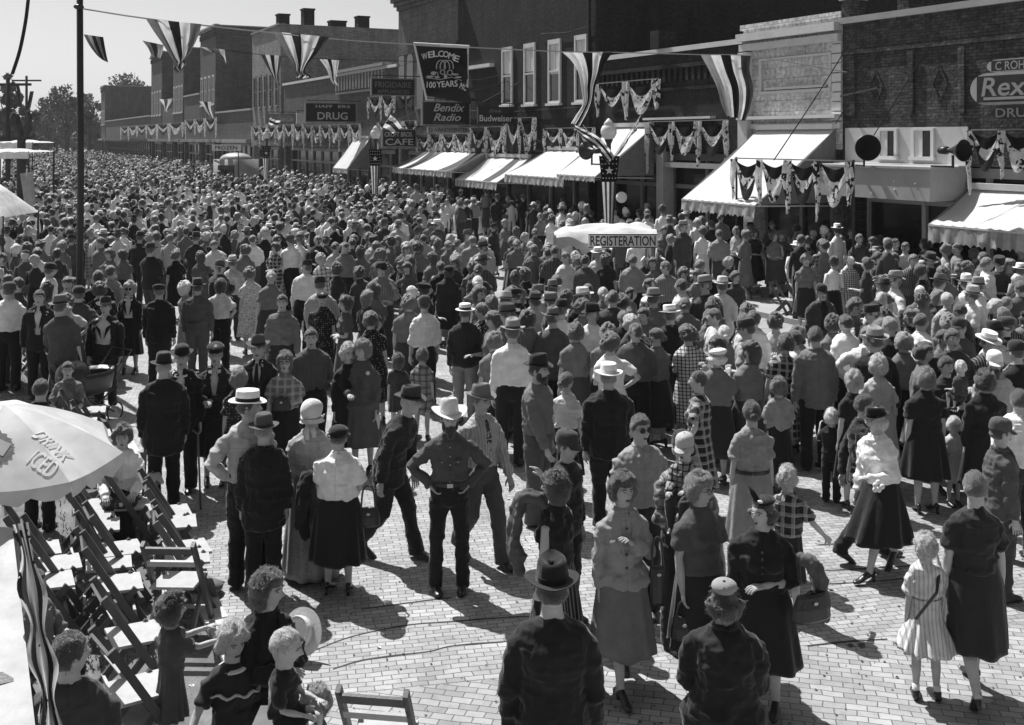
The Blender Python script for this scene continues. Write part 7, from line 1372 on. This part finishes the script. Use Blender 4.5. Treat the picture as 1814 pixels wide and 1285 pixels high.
def standing(px, py, hh):
    Y = F*(EYE-hh)/(py-HY); X = (px-CX)/F*Y; z = 0; t_ = .893*X+.450*Y
    if t_ > 20.2: Y = 20.0/(.893*(px-CX)/F+.45); X = (px-CX)/F*Y; t_ = 20.0
    if t_ > 16.5: z = .13; Y = min(Y, F*(EYE-hh-.13)/(py-HY)); X = (px-CX)/F*Y
    return X, Y, z
def gap(X, Y): return min([math.hypot(X-a, Y-b) for a, b in taken] or [9])
todo = []
for ln in TR.replace('\n', '|').split('|'):
    p_ = ln.split()
    if len(p_) != 7: continue
    ox, oy, sc = REG[p_[0]]; px, py = ox+float(p_[1])/sc, oy+float(p_[2])/sc
    hh = {'m': 1.76, 'j': 1.76, 'c': 1.78, 'h': 1.82, 'H': 1.82, 's': 1.78, 'k': 1.25}.get(p_[3], 1.64); X, Y, z = standing(px, py, hh); k = 0
    while gap(X, Y) < .40 and k < 8: Y += .15; X = (px-CX)/F*Y; k += 1
    if gap(X, Y) < .33: continue
    taken.append((X, Y)); todo.append((Y, p_[3], int(p_[4]), int(p_[5]), p_[6], px, py, X, z))
# ------------------------------------------------------------------ fill the rest of the street
def limit(px): return np.interp(px, [0, 60, 150, 430, 470, 600, 860, 930, 1000, 1160, 1250, 1400, 1420, 1560, 1620, 1814], [500, 455, 425, 415, 425, 425, 350, 350, 395, 430, 420, 400, 455, 465, 480, 478])
rc = np.random.default_rng(21); cells = {}
def cellkey(X, Y): return (int(X//1.0), int(Y//1.0))
for a, b in taken: cells.setdefault(cellkey(a, b), []).append((a, b))
def okgap(X, Y, g):
    i, j = cellkey(X, Y)
    return all((X-a)**2+(Y-b)**2 > g*g for di in (-1, 0, 1) for dj in (-1, 0, 1) for a, b in cells.get((i+di, j+dj), ()))
LAMPS = [(o.location.x, o.location.y) for o in (lp, l2, l3)]; extra = []
for _ in range(60000):
    q = -rc.random()**.62*215; t_ = rc.random()*20.2+.05
    if q > -8: continue
    X, Y = .450*q+.893*t_, -.893*q+.450*t_; px = CX+F*X/Y
    if px < -60 or px > 1900: continue
    hh = 1.7; z = .13 if t_ > 16.5 else 0; py = HY+F*(EYE-hh-z)/Y
    if py > limit(px): continue
    if t_ < 1.2+.028*max(0, Y-45) and Y > 45: continue
    if t_ > 17.5 and rc.random() < .25: continue
    if Y < 26 and t_ > 19.9: continue
    if any(math.hypot(X-a, Y-b) < .5 for a, b in LAMPS) or math.hypot(X-1.95, Y-25.2) < 1.25 or math.hypot(X-2.9, Y-25.2) < 1.0 or math.hypot(X+19, Y-74) < 2.2: continue
    g = .62 if Y < 45 else .72 if Y < 75 else .9 if Y < 120 else 1.25
    if 395 < px < 445 and 415 < py < 470: continue
    cl = vnoise(np.array([[X*.45, Y*.45, 0]]), 9)[0]
    if not okgap(X, Y, g*(.70+.75*cl*(.4+.9*rc.random()))): continue
    cells.setdefault(cellkey(X, Y), []).append((X, Y)); extra.append((Y, X, z, t_, px, py))
gapfill = []; HPX = [(CX+F*r_.location.x/r_.location.y, HY+F*(EYE-s_['h'])/r_.location.y) for r_, s_ in HEROES]
edge = lambda px: np.interp(px, [0, 60, 140, 240, 300, 400, 470, 540, 620, 700, 850, 1100, 1300, 1500, 1700, 1814], [520, 560, 540, 470, 470, 420, 430, 500, 520, 500, 510, 580, 610, 600, 640, 640])
for _ in range(9000):
    px = rc.uniform(5, 1812); py = rc.uniform(400, 640)
    if not (limit(px)-8 < py < edge(px)) or 1290 < px < 1450 and 455 < py < 548 or 150 < px < 250 and py > 470: continue
    X, Y, z = standing(px, py, 1.68)
    if any(abs(px-hx) < 42 and -14 < py-hy < 120 for hx, hy in HPX): continue
    if okgap(X, Y, .50): cells.setdefault(cellkey(X, Y), []).append((X, Y)); gapfill.append((Y, X, z, .893*X+.45*Y, px, py))
gapfill.sort(); gapfill = gapfill[:60]
extra.sort(); nh = len([1 for r_, _s in HEROES]); room = max(0, 300-nh-len(todo)-len(gapfill)); near_, far_ = extra[:room], extra[room:]
print('heroes', nh, 'transcribed', len(todo), 'filled', len(near_), 'stuff', len(far_))
for Y, X, z, t_, px, py in near_+gapfill:
    kind = rc.choice(list('mmwwwdjhHclob')); tone = int(rc.choice([1, 1, 2, 3, 4, 6, 7, 8, 9, 9, 9])); hr = int(rc.choice([1, 1, 2, 2, 3, 4, 5, 7])); face = rc.choice(list('bbbbbfLR')) if t_ < 16.5 else rc.choice(list('fffbLR'))
    todo.append((Y, str(kind), tone, hr, str(face), px, py, X, z))
todo.sort()
for Y, kind, tone, hr, face, px, py, X, z in todo: add(kind, tone, hr, face, px, py, Y, X, z)
for r_ in HOLD:
    for c in list(r_.children): bpy.data.objects.remove(c)
    bpy.data.objects.remove(r_)
for r_, sp in HEROES:
    pass
flush()
# ------------------------------------------------------------------ the far crowd, too many to count: one mesh
def lowfig(sex, hatst, seed):
    """materials: 0 skin, 1 top, 2 bottom, 3 hair, 4 hat"""
    r = np.random.default_rng(seed); m = MB(); w = 1.0 if sex == 'm' else .9; arm = seed % 3
    if sex == 'm': m.tube([(0, 0, .80), (0, 0, 1.0), (0, 0, 1.2), (0, 0, 1.36), (0, 0, 1.45), (0, 0, 1.50)], [(.17, .12), (.16, .12), (.175, .13), (.19, .12), (.12, .085), (.06, .06)], 10, m=1)
    else: m.tube([(0, 0, 1.02), (0, 0, 1.12), (0, 0, 1.26), (0, 0, 1.36), (0, 0, 1.44), (0, 0, 1.48)], [(.15, .11), (.14, .11), (.165, .13), (.17, .11), (.10, .08), (.055, .055)], 10, m=1)
    if sex == 'm': [m.tube([(a*.09, 0, .88), (a*.10, 0, .5), (a*.11, 0, .0)], [.10, .085, .08], 7, m=2) for a in (-1, 1)]
    else: m.tube([(0, 0, 1.05), (0, 0, .9), (0, 0, .6), (0, 0, .36)], [(.14, .11), (.19, .14), (.22, .18), (.25, .21)], 12, m=2); [m.tube([(a*.09, 0, .4), (a*.09, 0, .0)], [.05, .035], 6, m=0) for a in (-1, 1)]
    for a in (-1, 1):
        A = np.array((a*.17*w, 0, 1.37)); E = A+np.array((a*.07, .0, -.28)); H_ = E+(np.array((-a*.02, -.05, -.26)) if arm == 0 or (arm == 1 and a < 0) else np.array((-a*.14, -.2, .06)))
        m.tube([A, (A+E)/2, E], [.062, .055, .048], 7, m=1); m.tube([E, (E+H_)/2, H_], [.044, .04, .034] if sex == 'm' else [.036, .032, .026], 6, m=1 if sex == 'm' else 0); m.ell(H_+(H_-E)*.2, (.035, .03, .05), 0, 6, 4)
    m.tube([(0, .01, 1.44), (0, .0, 1.56)], [.055, .055], 7, m=0); m.ell((0, -.005, 1.635), (.074, .092, .113), 0, 10, 8)
    k = .012 if sex == 'm' else .034; V, f = ellipsoid((0, .018+k*.3, 1.655), (.08+k, .092+k, .095+k*.7), 12, 9); V = V+(V-np.array((0, .02, 1.65)))*(vnoise(V*22, seed)-.5)[:, None]*(.5 if sex == 'f' else .15); m.add(V, f, 3)
    if hatst:
        th = np.arange(14)/14*2*pi; c, s = np.cos(th), np.sin(th); pr = [(.145, 1.685), (.143, 1.69), (.088, 1.688), (.082, 1.76), (.072, 1.785), (.0005, 1.77)] if hatst == 1 else [(.09, 1.67), (.092, 1.71), (.07, 1.76), (.0005, 1.775)]
        m.grid([np.stack([c*a, s*a*1.1, np.full(14, z+.01*np.abs(c)*(a > .14))], -1) for a, z in pr], 4, True)
    return m.vf()
LOW = [lowfig('m' if k % 2 == 0 else 'f', (1 if k % 4 == 0 else 2 if k % 8 == 2 else 0), k) for k in range(16)]
TN = [0, 1, 2, 3, 4, 5, 6, 7, 8, 9]; mats = [SKIN]+[cloth(t_) for t_ in TN]+[hairmat(k) for k in range(0, 9)]
VV, F4, F3, M4, M3, nb = [], [], [], [], [], 0
for Y, X, z, t_, px, py in far_:
    V, Fs, Ms = LOW[int(rc.integers(16))]; a = (pi+.25 if rc.random() < .68 else rc.random()*6.28)+rc.normal()*.35; s = (.90+.14*rc.random())*(.75 if rc.random() < .05 else 1); c_, s_ = cos(a), sin(a)
    W = np.stack([V[:, 0]*c_-V[:, 1]*s_, V[:, 0]*s_+V[:, 1]*c_, V[:, 2]], -1)*s*np.array((1, 1, rc.normal()*.075+1))+np.array((X, Y, z)); VV.append(W)
    tp = int(rc.choice([0, 1, 1, 2, 2, 3, 4, 5, 7, 8, 9, 9, 9, 9])); bt2 = tp if rc.random() < .25 else int(rc.choice([0, 1, 2, 3, 4, 6])); hr = int(rc.choice([0, 0, 1, 1, 1, 2, 3, 4, 6, 8])); ht = int(rc.choice([1, 3, 4, 6, 8, 9])); mp = {0: 0, 1: 1+tp, 2: 1+bt2, 3: 11+hr, 4: 1+ht}
    for f, mi in zip(Fs, Ms):
        if f.shape[1] == 4: F4.append(f+nb); M4.append(np.full(len(f), mp[mi]))
        else: F3.append(f+nb); M3.append(np.full(len(f), mp[mi]))
    nb += len(V)
me = bpy.data.meshes.new('crowd'); [me.materials.append(x) for x in mats]; fill(me, np.concatenate(VV), [np.concatenate(F4), np.concatenate(F3)], [np.concatenate(M4), np.concatenate(M3)]); o = bpy.data.objects.new('crowd', me); link(o); tag(o, 'dense far crowd filling the street up to the trees', 'crowd', kind='stuff')
for o in S.objects:
    for k in ('_Y', '_px', '_k'):
        if k in o: del o[k]
